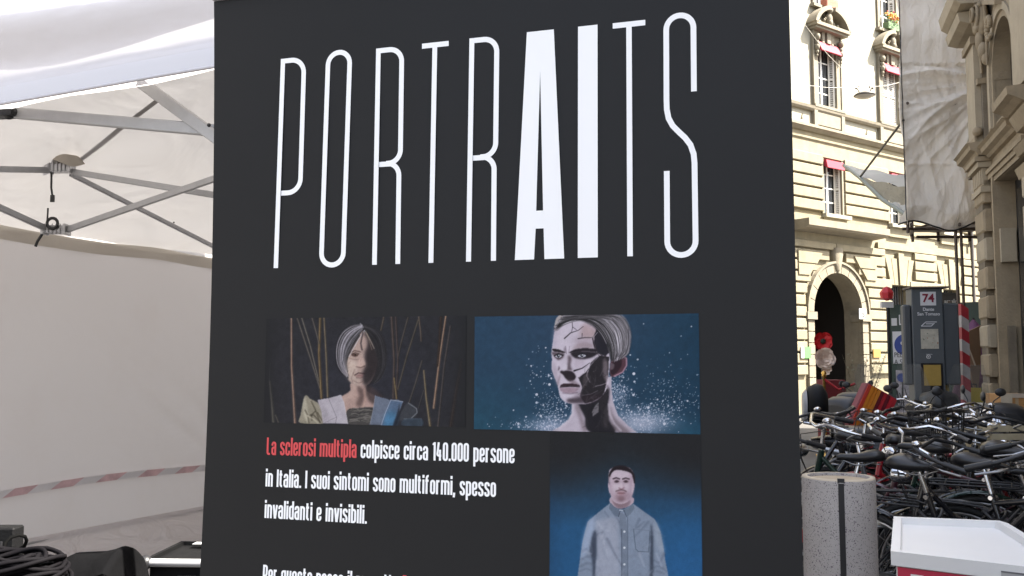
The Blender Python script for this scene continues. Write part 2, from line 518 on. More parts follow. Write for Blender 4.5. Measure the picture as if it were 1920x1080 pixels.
for (a, b, z0, z1) in low:
    if a < -5: continue
    m_ = (a + b) / 2
    for k in range(5):
        x0 = a - .05 + (b - a + .1) * k / 5; x1 = a - .05 + (b - a + .1) * (k + 1) / 5
        t0 = m_ + (x0 - m_) * 1.52; t1 = m_ + (x1 - m_) * 1.52
        top = 4.98 if k == 2 else 4.80
        mb = MB(); mb.prism([(x0 + .015, z1), (x1 - .015, z1), (t1 - .015, top), (t0 + .015, top)], lambda p, q, d: (p, d, q), -.085 - (.05 if k == 2 else 0), .0)
        mb.build('voussoir', M_STONE, pal)
    for k in range(2, 12):                        # stones beside the low windows
        if z0 < 1.6 + k * .33 < z1 - .2: pass
    mb = MB()
    for i in range(7): mb.tube([(a + .1 + i * .135, .12, z0), (a + .1 + i * .135, .12, z1)], .012, 6)
    mb.box(a, b, .10, .14, z0 + 1.1, z0 + 1.14)
    mb.build('window_grille', M_BLACKP, pal)
    fr = MB().box(a, b, .30, .32, z0, z1).build('pane', M_GLASS, pal)
# plinth stones
for i in range(13):
    xa = XL + i * 1.73
    if xa < cx + 1.6 and xa + 1.7 > cx - 1.6: continue
    MB().box(xa, xa + 1.71, -.16, 0, 0, 1.06).build('plinth_stone', M_TRIM, pal)
# bands and string courses
def mould(prof, x0, x1, name, m, parent, yoff=0.0):
    """prof: (outward, z) profile swept along x"""
    mb = MB(); mb.prism([(-o, z_) for o, z_ in prof], lambda a, b, d: (d, a + yoff, b), x0, x1); return mb.build(name, m, parent)
mould([(0, 5.08), (.10, 5.08), (.10, 5.26), (0, 5.26)], 1.25, XR, 'string_band', M_STONE, pal)
mould([(0, 5.62), (.06, 5.62), (.08, 5.88), (.12, 5.90), (0, 5.92)], XL, XR, 'string_band', M_STONE, pal)
mould([(0, 7.64), (.07, 7.64), (.07, 8.05), (.12, 8.1), (.12, 8.16), (.06, 8.18), (0, 8.18)], XL, XR, 'frieze_band', M_STONE, pal)
mould([(0, 8.34), (.06, 8.34), (.16, 8.42), (.20, 8.44), (.20, 8.52), (0, 8.56)], -12, 14, 'cornice', M_TRIM, pal)
mould([(0, 8.98), (.08, 8.98), (.13, 9.04), (.15, 9.12), (0, 9.16)], -12, 14, 'cornice', M_TRIM, pal)
mould([(0, 12.2), (.05, 12.2), (.08, 12.3), (0, 12.34)], 3.4, 14, 'string_band', M_TRIM, pal)
mould([(0, 16.4), (.3, 16.5), (.7, 16.8), (.7, 17.05), (0, 17.05)], -12, 14, 'cornice', M_TRIM, pal)
# balcony over the portal
mould([(0, 5.30), (.52, 5.34), (.60, 5.40), (.60, 5.60), (0, 5.60)], -2.95, 1.12, 'balcony_slab', M_TRIM, pal)
# splayed label stones either side of portal head
for sx in (-1, 1):
    for k, (za, zb, xo, xi) in enumerate(((4.02, 4.34, 1.95, 1.16), (4.38, 4.72, 1.95, .80))):
        P = [(cx + sx * xi, zb), (cx + sx * (xi + .28), za), (cx + sx * xo, za), (cx + sx * xo, zb)]
        mb = MB(); mb.prism(P, lambda a, b, d: (a, d, b), -.15, 0); mb.build('label_stone', M_STONE, pal)

def window(h, kind, y=.16, closed=False):
    a, b, z0, z1 = h
    fw = .055
    mb = MB()
    mb.box(a, a + fw, y, y + .06, z0, z1); mb.box(b - fw, b, y, y + .06, z0, z1)
    mb.box(a + fw, b - fw, y, y + .06, z1 - fw, z1); mb.box(a + fw, b - fw, y, y + .06, z0, z0 + fw)
    m_ = (a + b) / 2
    mb.box(m_ - .035, m_ + .035, y - .004, y + .055, z0 + fw, z1 - fw)
    n = 4 if kind == 'tall' else 4
    for i in range(1, n):
        zz = z0 + (z1 - z0) * i / n
        mb.box(a + fw, m_ - .035, y + .01, y + .04, zz - .018, zz + .018); mb.box(m_ + .035, b - fw, y + .01, y + .04, zz - .018, zz + .018)
    fr = mb.build('window', M_WFRAME, pal)
    for i in range(n):
        za, zb = z0 + (z1 - z0) * i / n + .02, z0 + (z1 - z0) * (i + 1) / n - .02
        for (p, q) in ((a + fw, m_ - .035), (m_ + .035, b - fw)):
            MB().box(p, q, y + .02, y + .03, za, zb).build('pane', M_GLASS, fr)
    # shutter leaf folded in the reveal / or shut
    spans = [((a + .03, -.02), (m_ - .01, -.02)), ((m_ + .01, -.02), (b - .03, -.02))] if closed else [((b - .12, .155), (b - .015, .0))]
    for (p, q) in spans:
        sh = MB(); p0 = Vector((p[0], p[1], 0)); p1 = Vector((q[0], q[1], 0))
        if closed: p0.y = p1.y = .06
        d = (p1 - p0).normalized()
        for (s0, s1) in ((p0, p0 + d * .05), (p1 - d * .05, p1)):
            sh.bar((s0.x + d.x*.0, s0.y, (z0+z1)/2), (s1.x, s1.y, (z0+z1)/2), .035, z1 - z0 - .04)
        for zz in (z0 + .05, (z0 + z1) / 2, z1 - .05):
            sh.bar((p0.x, p0.y, zz), (p1.x, p1.y, zz), .03, .07)
        so = sh.build('shutter', M_SHUT, pal)
        nsl = 26
        sl = MB()
        for i in range(nsl):
            zz = z0 + .08 + (z1 - z0 - .16) * (i + .5) / nsl
            if abs(zz - (z0+z1)/2) < .04: continue
            c0 = p0 + d * .05; c1 = p1 - d * .05
            n_ = Vector((d.y, -d.x, 0))
            A = [c0 - n_*.012 + Vector((0,0,zz+.022)), c1 - n_*.012 + Vector((0,0,zz+.022)), c1 + n_*.014 + Vector((0,0,zz-.018)), c0 + n_*.014 + Vector((0,0,zz-.018))]
            sl.add(A, [(0, 1, 2, 3)]); sl.add([q_ + Vector((0, 0, -.012)) for q_ in A], [(3, 2, 1, 0)])
        o = sl.build('slat', M_SHUT, so, fixn=False); o['kind'] = 'stuff'
for i, h in enumerate(upper): window(h, 'tall', closed=(i == 3))
for h in mezz: window(h, 'mezz')
for h in top3: window(h, 'tall')

def scroll(mb, x, y, z, h, w_=.09):
    """carved console: stacked lobes"""
    for i, (dz, r) in enumerate(((0, .10), (-.16, .07), (-.29, .085), (-.42, .06), (-.52, .045))):
        mb.ball((x, y - .04 - r * .4, z + dz * h / .55), (w_ * (r / .1), r * 1.0, r * 1.15), 10, 6)
for i, u in enumerate(UW):
    a, b, z0, z1 = upper[i]
    su = MB()
    for (xa, xb, d_) in ((a - .20, a - .002, .07), (b + .002, b + .20, .07)):
        su.box(xa, xb, -d_, 0, z0, z1 + .12)
    for (xa, xb, d_) in ((a - .26, a - .2, .10), (b + .20, b + .26, .10)): su.box(xa, xb, -d_, 0, z0, z1 + .42)
    su.box(a - .20, b + .20, -.07, 0, z1 + .12, z1 + .42)
    su.build('window_surround', M_TRIM, pal)
    for xx in (a - .14, b + .14): sc_ = MB(); scroll(sc_, xx, -.08, z1 + .12, .6); sc_.build('carved_console', M_TRIM, pal)
    # keystones above the blind
    mb = MB()
    for k, (xa, xb) in enumerate(((u - .30, u - .16), (u - .11, u + .11), (u + .16, u + .30))):
        mb.prism([(xa + .02, z1 + .02), (xb - .02, z1 + .02), (xb, z1 + .36), (xa, z1 + .36)], lambda p, q, d: (p, d, q), -.13 - .04 * (k == 1), -.07)
    mb.build('lintel_keystone', M_TRIM, pal)
    # segmental pediment
    zp = z1 + .42
    ped = MB()
    hw, pr = .86, .36
    ped.box(u - hw, u + hw, -pr, 0, zp, zp + .10); ped.box(u - hw + .05, u + hw - .05, -pr + .07, 0, zp - .07, zp)
    ped.build('pediment_shelf', M_TRIM, pal)
    rr = .98; zc_ = zp + .10 - (rr - .62)
    a0 = math.asin((zp + .10 - zc_) / rr)
    mb = MB(); P1 = arcpts(u, zc_, rr, math.pi - a0, math.pi * .5 + .10, 10); P2 = arcpts(u, zc_, rr - .13, math.pi * .5 + .10, math.pi - a0 + .02, 10)
    mb.prism(P1 + P2, lambda p, q, d: (p, d, q), -pr, 0)
    P1 = arcpts(u, zc_, rr, math.pi * .5 - .10, a0, 10); P2 = arcpts(u, zc_, rr - .13, a0 - .02, math.pi * .5 - .10, 10)
    mb.prism(P1 + P2, lambda p, q, d: (p, d, q), -pr, 0)
    mb.build('pediment_arch', M_TRIM, pal)
    mb = MB()                                       # carved shell and garland in the pediment
    mb.ball((u, -.16, zp + .38), (.13, .12, .20), 10, 8); mb.ball((u, -.20, zp + .62), (.10, .12, .10), 10, 6); mb.ball((u, -.2, zp + .24), (.10, .10, .13), 10, 6)
    rr_ = random.Random(5)
    for k in range(22):
        t = rr_.uniform(.12, .62); sg = rr_.choice((-1, 1))
        mb.ball((u + sg * t, -.10 - rr_.uniform(0, .08), zp + .14 + (.62 - t) * rr_.uniform(.05, .5)), rr_.uniform(.035, .07), 7, 5)
    mb.build('pediment_carving', M_TRIM, pal)
    # sill and apron under the window
    mb = MB(); mb.box(a - .30, b + .30, -.16, -.0, z0 - .10, z0 - .02); mb.box(a - .22, b + .22, -.09, 0, z0 - .62, z0 - .24)
    mb.box(a - .30, a - .14, -.12, 0, z0 - .68, z0 - .10); mb.box(b + .14, b + .30, -.12, 0, z0 - .68, z0 - .10)
    mb.build('window_apron', M_TRIM, pal)
    a, b, z0, z1 = top3[i]
    mb = MB(); mb.box(a - .16, a - .002, -.06, 0, z0, z1); mb.box(b + .002, b + .16, -.06, 0, z0, z1); mb.box(a - .16, b + .16, -.06, 0, z1, z1 + .2)
    mb.box(a - .24, b + .24, -.16, 0, z0 - .12, z0 - .03); mb.build('window_surround', M_TRIM, pal)
for i, (a, b, z0, z1) in enumerate(mezz):
    for (xa, xb) in ((a - .10, a - .004), (b + .004, b + .10)): MB().box(xa, xb, -.06, 0, z0, z1).build('window_surround', M_TRIM, pal)
    MB().box(a - .18, b + .20, -.24, 0, z0 - .12, z0 - .01).build('sill', M_STUC, pal)
    MB().box(a - .12, b + .14, -.10, 0, z0 - .42, z0 - .12).build('sill_bracket', M_STONE, pal)
    if i >= 1:
        mb = MB(); mb.prism([(0, z1 - .02), (-.14, z1 - .06), (-.19, z1 - .30), (-.15, z1 - .31), (.02, z1 - .2)],
            lambda p, q, d: (d, p, q), a + .02, b - .02); mb.build('blind', M_REDCL, pal)
for i, (a, b, z0, z1) in enumerate(upper):
    mb = MB(); mb.prism([(-.04, z1 - .0), (-.12, z1 + .02), (-.26, z1 - .28), (-.22, z1 - .30), (-.02, z1 - .06)], lambda p, q, d: (d, p, q), a - .04, b + .04)
    mb.build('blind', M_REDCL, pal)
# small wall fittings on the palazzo
MB().box(.06, .40, -.15, -.115, 2.80, 3.12).build('number_plate', mat('enamel white', (.6, .6, .58), .4), pal)
text_obj('house_number', '8', .30, M_BLACKP, pal, frame_M((.23, -.155, 2.86), (1, 0, 0), (0, 0, 1)))
MB().box(.74, 1.12, -.15, -.112, 1.62, 1.88).build('brass_plate', mat('brass plate', (.42, .27, .09), .35, .8), pal)
MB().box(-.02+ .02, .24, .10, .16, 1.60, 2.25)
MB().box(-2.72, -2.40, -.15, -.112, 1.60, 1.92).build('green_sign', mat('green enamel', (.08, .38, .07), .4), pal)
MB().box(-2.84, -2.72, -.15, -.112, 1.60, 1.92).build('green_sign_edge', M_WFRAME, pal)
MB().box(.302, .312, .12, .40, 1.62, 2.36).build('bronze_plate', mat('bronze plaque', (.10, .045, .02), .4, .5), pal)
mb = MB()
for (u, zz) in ((-2.35, 8.77), (.95, 8.77), (4.4, 8.77)):
    mb.prism([(u - .05, zz - .06), (u + .05, zz - .06), (u + .02, zz + .08)], lambda p, q, d: (p, d, q), -.03, 0)
mb.build('wall_vent', M_TRIM, pal)
mb = MB(); mb.tube([(7.0, -.12, 0), (7.0, -.12, 8.3)], .06, 10); mb.build('downpipe', mat('dark pipe', (.06, .05, .045), .5), pal)
# ------------------------------------------------------------------ near shaded building (local x = along street away from us, y = out into the street)
M_NST = mat('shaded limestone', (0.29, 0.23, 0.150), 0.85, var=0.18, vscale=3, streak=0.35, stain=(0.19, 0.16, 0.12), bump=0.4, bscale=28)
M_NCR = mat('cream limestone', (0.37, 0.31, 0.22), 0.85, var=0.12, vscale=3, streak=0.3, stain=(0.27, 0.22, 0.15), bump=0.3, bscale=28)
M_NDK = mat('grimy limestone', (0.18, 0.148, 0.105), 0.85, var=0.25, vscale=3, streak=0.4, stain=(0.11, 0.095, 0.08), bump=0.4, bscale=28)
near = thing('street_building', 'shaded ornate stone building at the right edge with rusticated pier', 'building', (2.7, 0, 0), R(72.5))
H_N = 9.3
VEND = 13.75
w = MB()
nholes = [(10.8, 12.75, 0.0, 3.95), (11.35, 12.6, 4.72, 5.92), (6.6, 8.3, 0.3, 3.95), (6.7, 8.2, 4.95, 6.6), (3.8, 5.2, .3, 3.95)]
holes_wall(w, 3.0, VEND, 0, H_N, 0.0, -0.6, nholes)
w.build('street_wall', M_NST, near, fixn=False)
w = MB(); w.box(3.0, 3.3, -9, -.62, 0, H_N); w.box(VEND - .3, VEND, -9, -.62, 0, H_N); w.box(3.0, VEND, -9.3, -9, 0, H_N); w.build('side_wall', M_NST, near)
MB().box(3, VEND, -9, .1, H_N + .002, H_N + .2).build('roof', M_NDK, near)
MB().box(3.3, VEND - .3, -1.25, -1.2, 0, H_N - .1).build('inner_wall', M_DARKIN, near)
MB().box(-5, 2.99, -6, 0, 0, 4.0).build('low_sun_blocker', M_NST, near)  # unseen block added to keep the sun off the counter
MB().box(VEND + .01, 21.5, -9, -2.3, 0, 12.0).build('rear_sun_blocker', M_NST, near)  # unseen block added behind the corner to shade the tarpaulin
PV0, PV1 = 13.05, 13.70
z = 0.12; k = 0
M_BL = [M_NST, M_NCR, M_NST]
while z < 3.85:
    hgt = .40; p = .125
    x0 = PV0; zz0, zz1 = z, z + hgt - .09; f = .025
    mb = MB(); mb.box(x0, PV1, 0, p - .025, zz0, zz1)
    mb.add([(x0, p-.025, zz0), (PV1, p-.025, zz0), (PV1, p-.025, zz1), (x0, p-.025, zz1), (x0+f, p, zz0+f), (PV1-f, p, zz0+f), (PV1-f, p, zz1-f), (x0+f, p, zz1-f)],
           [(0,1,5,4),(1,2,6,5),(2,3,7,6),(3,0,4,7),(4,5,6,7)])
    mb.build('stone_block', M_BL[k % 3], near)
    MB().box(x0 + .16, PV1 - .01, 0, p - .022, zz1 + .002, zz1 + .088).build('recessed_joint', M_NDK, near)
    z += hgt; k += 1
MB().box(PV0 + .03, PV1 + .02, 0, .17, 0, .115).build('pier_foot', M_NST, near)
for (za, zb, pr, e) in ((3.86, 3.94, .15, .03), (3.96, 4.20, .12, 0), (4.205, 4.28, .18, .05), (4.285, 4.35, .22, .08)):
    MB().box(PV0 - e, PV1 + e, 0, pr, za, zb).build('pier_capital', M_NCR if zb < 4.3 else M_NST, near)
mb = MB()
for i in range(5): mb.box(PV0 + .04 + i * .125, PV0 + .11 + i * .125, .12, .14, 3.98, 4.18)
o = mb.build('fluting', M_NCR, near); o['kind'] = 'stuff'
for (x0, x1, pr) in ((12.755, 12.83, .055), (12.832, 12.92, .035), (12.925, 13.04, .018)):
    MB().box(x0, x1, 0, pr, 0, 4.02).build('door_surround', M_NST, near)
for (za, zb, pr) in ((3.955, 4.02, .03), (4.022, 4.09, .055), (4.092, 4.15, .08)):
    MB().box(10.9, 12.754 if zb < 4.03 else 13.04, 0, pr, za, zb).build('lintel_moulding', M_NST, near)
MB().box(12.66, 12.75, -.19, -.005, 2.85, 3.3).build('jamb_corbel', M_NCR, near)
MB().box(12.70, 12.75, -.15, -.05, 1.0, 2.0).build('jamb_panel', M_NDK, near)
fr = MB().box(10.8, 12.74, -.28, -.22, 0, 3.94).build('shop_door', M_BLACKP, near)
MB().box(10.9, 12.6, -.215, -.205, .3, 3.8).build('pane', M_GLASS, fr)
fr = MB().box(6.6, 8.3, -.66, -.62, .3, 3.94).build('shop_window', M_BLACKP, near)
MB().box(6.75, 8.15, -.615, -.605, .4, 3.8).build('pane', M_GLASS, fr)
z = .1
while z < 3.6:
    MB().box(8.6, 10.8 + random.uniform(-.02, .02), 0, .12, z, z + .38).build('stone_block', M_NCR, near, bevel=.015); z += .47
def mould_y(prof, x0, x1, name, m, parent):
    mb = MB(); mb.prism([(o, z_) for o, z_ in prof], lambda a, b, d: (d, a, b), x0, x1); return mb.build(name, m, parent)
mould_y([(0, 4.30), (.05, 4.31), (.08, 4.35), (.14, 4.38), (.15, 4.44), (.19, 4.47), (0, 4.50)], 11.32, PV0 - .10, 'cornice', M_NST, near)
mould_y([(0, 4.36), (.17, 4.37), (.20, 4.42), (.27, 4.45), (.28, 4.51), (.32, 4.54), (0, 4.58)], PV0 - .09, PV1 + .38, 'cornice_break', M_NST, near)
MB().box(PV1 + .051, PV1 + .25, -.3, .15, 4.20, 4.355).build('cornice_return', M_NDK, near)
mould_y([(0, 4.42), (.14, 4.45), (.22, 4.50), (.29, 4.53), (.30, 4.62), (0, 4.64)], 10.45, 11.28, 'balcony_slab', M_NST, near)
mould_y([(0, 4.18), (.10, 4.20), (.18, 4.36), (0, 4.40)], 9.2, 11.0, 'balcony_corbel', M_NST, near)
mould_y([(0, 3.60), (.12, 3.62), (.16, 3.74), (.0, 3.78)], 9.2, 10.9, 'cap_moulding', M_NST, near)
mould_y([(0, 3.86), (.13, 3.88), (.18, 3.98), (.0, 4.02)], 9.2, 10.85, 'cap_moulding', M_NST, near)
MB().box(13.12, 13.72, 0, .16, 4.582, 5.98).build('pilaster', M_NCR, near)
MB().box(13.02, 13.115, 0, .08, 4.582, 5.70).build('pilaster', M_NDK, near)
mb = MB(); mb.box(13.0, 13.115, 0, .14, 5.38, 5.46); mb.build('pilaster_cap', M_NST, near)
MB().box(13.08, 13.76, 0, .20, 5.985, 6.09).build('pilaster_cap', M_NST, near)
mb = MB(); mb.box(13.08, 13.76, .161, .19, 4.582, 4.66); mb.ball((13.08, .15, 4.72), (.08, .07, .07), 10, 6); mb.build('pilaster_base', M_NST, near)
ax, az, arr = 11.97, 5.30, .62
def arch_y(r0, r1, y0, y1, name, m, a0=0.0, a1=math.pi, n=22):
    P = arcpts(ax, az, r1, a1, a0, n) + arcpts(ax, az, r0, a0, a1, n)
    mb = MB(); mb.prism(P, lambda a, b, d: (a, d, b), y0, y1); return mb.build(name, m, near)
for (r0, r1, pr, m) in ((.62, .70, .03, M_NST), (.705, .80, .06, M_NCR), (.805, .95, .04, M_NST)):
    arch_y(r0, r1, 0, pr, 'archivolt', m)
    for s_ in (-1, 1):
        xa, xb = sorted((ax + s_ * r0, ax + s_ * r1)); MB().box(xa, xb, 0, pr, 4.66, az - .002).build('arch_jamb', m, near)
mb = MB()
for i in range(18):
    a, b = math.pi * i / 18, math.pi * (i + 1) / 18
    P0, P1 = (ax + .62 * math.cos(a), az + .62 * math.sin(a)), (ax + .62 * math.cos(b), az + .62 * math.sin(b))
    mb.add([(P0[0], -.01, P0[1]), (P1[0], -.01, P1[1]), (P1[0], -.01, 5.93), (P0[0], -.01, 5.93)], [(0, 1, 2, 3)])
    mb.add([(P0[0], 0, P0[1]), (P1[0], 0, P1[1]), (P1[0], -.2, P1[1]), (P0[0], -.2, P0[1])], [(0, 1, 2, 3)], True)
mb.build('arch_soffit', M_NST, near, fixn=False)
fr = MB().box(11.35, 12.6, -.26, -.20, 4.72, 5.92).build('window', M_BLACKP, near)
MB().box(11.41, 12.54, -.195, -.185, 4.76, 5.9).build('pane', M_GLASS, fr)
fr = MB().box(6.7, 8.2, -.66, -.62, 4.95, 6.6).build('window', M_BLACKP, near)
MB().box(6.76, 8.14, -.615, -.605, 5.0, 6.5).build('pane', M_GLASS, fr)
MB().box(10.2, 10.95, 0, .13, 4.66, 6.3).build('pilaster', M_NCR, near)
mb = MB()
M_ = Matrix.Translation((12.78, .0, 6.0)) @ Matrix.Scale(.72, 4)
def bl_(c, r, n=12, m=8):
    r = r if isinstance(r, tuple) else (r, r, r)
    mb.ball(M_ @ Vector((c[0], c[1] * .62, c[2])), (r[0] * .72, r[1] * .42, r[2] * .72), n, m)
bl_((0, .22, .28), (.28, .22, .36), 14, 10); bl_((0, .40, .34), (.11, .09, .09)); bl_((0, .36, .12), (.17, .12, .10)); bl_((-.02, .3, -.12), (.12, .14, .2)); bl_((-.1, .24, -.34), (.14, .16, .16)); bl_((-.16, .2, -.52), (.09, .12, .12)); bl_((.12, .3, .5), (.1, .1, .08)); bl_((-.14, .3, .52), (.1, .1, .08))
mb.torus(M_ @ Vector((0, .30, .40)), .085, .022, 'y', 18, 6); mb.torus(M_ @ Vector((0, .24, .34)), .17, .022, 'y', 22, 6)
for s_ in (-1, 1):
    mb.tube([M_ @ Vector((s_ * (.26 + .06 * math.sin(t * 3)), .12, .62 - t * 1.3)) for t in [i / 10 for i in range(11)]], [.03 - .0015 * i for i in range(11)], 8)
mb.build('carved_mask', M_NST, near)
mb = MB()
for i in range(16):
    a = R(210 - i * 22); rr_ = .05 + .010 * i
    mb.ball((12.35 + rr_ * math.cos(a), .09, 5.98 + rr_ * math.sin(a)), .036, 8, 6)
mb.build('carved_scroll', M_NST, near)
mould_y([(0, 6.22), (.22, 6.24), (.34, 6.28), (.37, 6.40), (.0, 6.42)], 12.95, 14.05, 'upper_cornice', M_NCR, near)
mould_y([(0, 6.425), (.36, 6.44), (.44, 6.50), (.47, 6.66), (.0, 6.68)], 12.7, 13.95, 'upper_cornice', M_NCR, near)
mould_y([(0, 6.62), (.10, 6.64), (.16, 6.72), (.16, 6.8), (0, 6.84)], 9.0, 12.65, 'upper_cornice', M_NST, near)
for (xa, xb) in ((11.7, 12.5), (10.6, 11.5)):
    mb = MB(); mb.prism([(xa, 6.02), (xb, 6.32), (xb, 6.46), (xa, 6.14)], lambda a, b, d: (a, d, b), 0, .14); mb.build('raking_moulding', M_NST, near)

# ------------------------------------------------------------------ scaffold with tarpaulin at the corner
M_TARP = cloth_mat('grey white tarpaulin', (0.86, 0.82, 0.76), 0.36, wrinkle=0.4, wscale=5, dirt_shade=0.4, dirt_shade_col=(0.62, 0.57, 0.50), stretch=(1.5, 1.5, .6))
M_POLE = mat('rusty scaffold tube', (0.10, 0.075, 0.06), 0.55, 0.5, var=.3, vscale=15)
YS = 14.6
sc = thing('scaffold', 'tube scaffold standing behind the grey tarpaulin at the building corner', 'scaffold', (6.3, YS, 0), 0)
def sloc(px, py, Y): p = at(px, py, Y); return Vector((p.x - 6.3, p.y - YS, p.z))
xL, xR = .05, 1.75
for (x, y) in ((.19, .25), (.97, .25), (xR, .25), (.75, 1.35), (1.2, 1.35), (xR, 1.35)):
    zlow = 0.0 if (x > .9 and y < 1) else 3.62
    MB().tube([(x, y, zlow), (x, y, 9.2)], .026, 8).build('pole', M_POLE, sc)
for zz in (3.70, 5.7, 7.7):
    for y in (.30, 1.30):
        MB().tube([(.12 if y < 1 else .8, y, zz), (xR + .2, y, zz)], .025, 8).build('ledger', M_POLE, sc)
    for x in (.19, .97, xR):
        MB().tube([(x, .1, zz + .05), (x + .6, 1.5, zz + .05)], .025, 8).build('transom', M_POLE, sc)
    MB().box(.65, xR, .35, 1.28, zz + .08, zz + .12).build('deck_board', M_POLE, sc)
MB().tube([(1.06, .25, 0), (1.06, .25, 3.9)], .024, 8).build('pole', M_POLE, sc)

tp = thing('tarpaulin', 'big creased grey white tarpaulin hanging over the corner scaffold', 'tarpaulin', (6.3, YS, 0), 0)
def tarp_fn(u, v):
    # v 0 bottom .. 1 top ; u 0 left .. 1 right
    z0 = 3.72 + .08 * math.sin(u * 9) + .16 * (u - .4) ** 2
    z1 = 8.9
    z_ = z0 + (z1 - z0) * v
    wdt = 1.5
    xl = .10 + .03 * math.sin(v * 12) - .05 * v
    x = xl + wdt * u
    # tension folds fanning out from the tied corner at the upper right, slack swags below
    dx, dz = 1.66 - x, 6.15 - z_
    th = math.atan2(dz, dx); rad = math.hypot(dx, dz)
    def ridge(a): return (abs(math.sin(a)) ** .6) * 2 - 1
    fan = .0
    if z_ < 6.4:
        k = min(1, rad / .9) * math.exp(-max(0, rad - 1.0) / 1.3)
        fan = .075 * k * ridge(th * 5.2 + .5 * math.sin(rad * 2.2) + .3) + .030 * k * ridge(th * 12 + rad * 1.3) + .016 * k * ridge(th * 27 - rad)
    else: fan = .02 * math.sin(u * 7 + v * 9)
    low = max(0, 1 - abs(z_ - 4.5) / 1.1)
    fold = low * (.055 * ridge(u * 4.2 + (z_ - 4) * .55 + .4) + .028 * ridge(u * 10 + z_ * 1.4) + .012 * math.sin(u * 27 + z_ * 2))
    up = max(0, min(1, (z_ - 6.2) / .6)) * (.05 * math.sin(z_ * 5.2 + u * 1.2) + .05 * math.sin(u * 4 + .8))
    fine = .006 * math.sin(u * 41 + v * 27 + 3 * math.sin(v * 15)) + .005 * math.sin(v * 61 - u * 19)
    seam = -.025 * math.exp(-((z_ - 5.75) / .03) ** 2) - .02 * math.exp(-((z_ - 4.75) / .03) ** 2)
    y = .06 + fan + fold + up + fine + seam
    if v < .05: x += (.05 - v) * 3 * (u - .6); y += (.05 - v) * 3
    return (x, y, z_)
MB().grid(tarp_fn, 90, 220).build('front_sheet', M_TARP, tp, fixn=False)
def tarp_side(u, v):
    z_ = 3.75 + (8.9 - 3.75) * v
    return (.10 + .03 * math.sin(v * 12) - .05 * v + .66 * u, .06 + u * 1.35 + .0, z_)
MB().grid(tarp_side, 14, 60).build('side_sheet', M_TARP, tp, fixn=False)
mb = MB(); mb.tube([(.07, .02, 3.8 + i * .25) if i % 2 else (.09, .05, 3.8 + i * .25) for i in range(21)], .009, 5); mb.build('lacing', M_BLACKP, tp)
mb = MB(); mb.tube([tuple(Vector(tarp_fn(i / 20, .004)) + Vector((0, -.015, -.01))) for i in range(21)], .014, 6); mb.build('hem_rope', M_BLACKP, tp)

# debris fan: mesh and sheet panel sticking out over the street on the left of the scaffold
M_FAN = cloth_mat('pale fan sheet', (0.72, 0.72, 0.69), 0.55, wrinkle=.3, wscale=5, dirt_shade=.5, dirt_shade_col=(.25, .25, .22))
M_FAN2 = cloth_mat('ribbed fan netting', (0.52, 0.48, 0.38), 0.5, wrinkle=.9, wscale=18, dirt_shade=.6, dirt_shade_col=(.16, .15, .12))
fan = thing('debris_fan', 'slanted protective fan of pale sheet left of the hanging tarpaulin', 'safety fan', (6.3, YS, 0), 0)
FY = YS + 1.6
pA = at(1582, 310, FY + 3.0); pB = at(1700, 330, FY); pC = at(1702, 405, FY - 1.4); pD = at(1612, 333, FY + 1.2); pE = at(1655, 375, FY - .2)
o0 = Vector((6.3, YS, 0))
def quadgrid(P, n=12, wob=.02):
    P = [Vector(p) - o0 for p in P]
    def fn(u, v):
        q = (P[0] * (1 - u) + P[1] * u) * (1 - v) + (P[3] * (1 - u) + P[2] * u) * v
        return q + Vector((0, 0, wob * math.sin(u * 14 + v * 5)))
    return MB().grid(fn, n, n)
m1 = at(1700, 352, FY - .6); m2 = at(1700, 385, FY - 1.0)
quadgrid([pA, pB, m1, pD]).build('sheet', M_FAN, fan, fixn=False)
quadgrid([pD, m1, m2, pE]).build('netting', M_FAN2, fan, fixn=False)
quadgrid([pE, m2, m2 + (pC - m2) * .98, pC]).build('sheet', M_FAN, fan, fixn=False)
mb = MB(); mb.tube([pA - o0, pD - o0, pE - o0, pC - o0], .035, 8); mb.build('edge_tube', mat('galvanised tube', (.22, .25, .24), .5, .6), fan)
mb = MB(); mb.tube([pD - o0, at(1694, 225, YS + .1) - o0], .02, 8); mb.build('stay_rod', M_BLACKP, fan)

# hoarding and street clutter near the corner
def at_g(px, Y, z=0.0):
    r = pix_ray(px, 674.7); return Vector((r.x / r.y * Y, Y, z))
M_HOARD = mat('dark green hoarding', (0.028, 0.055, 0.042), 0.5, var=.15, vscale=3)
h0, h1 = at_g(1671, 17.2), at_g(1842, 16.2)
hd = thing('hoarding', 'dark green site hoarding with posters behind the tall grey totem', 'hoarding', tuple(h0), math.atan2(h1.y - h0.y, h1.x - h0.x))
Lh = (h1 - h0).length
npn = 3
for i in range(npn): MB().box(Lh * i / npn + .004, Lh * (i + 1) / npn - .004, 0, .04, .06, 2.58).build('panel', M_HOARD, hd)
for i in range(npn + 1): MB().box(Lh * i / npn - .03, Lh * i / npn + .03, .045, .10, 0, 2.62).build('post', M_POLE, hd)
MB().box(-.05, -.01, .0, 1.2, 0, 2.6).build('panel', M_HOARD, hd)
M_WHT = mat('white print', (.62, .62, .62), .5); M_BLUE = mat('blue print', (.02, .05, .25), .5)
MB().box(.04, .46, -.012, -.002, 1.48, 2.08).build('pedestrian_poster', M_WHT, hd)
mb = MB(); mb.lathe([(.20, -.018), (.20, -.013)], (.27, 0, 1.83), 28, 'y'); mb.build('blue_disc', M_BLUE, hd)
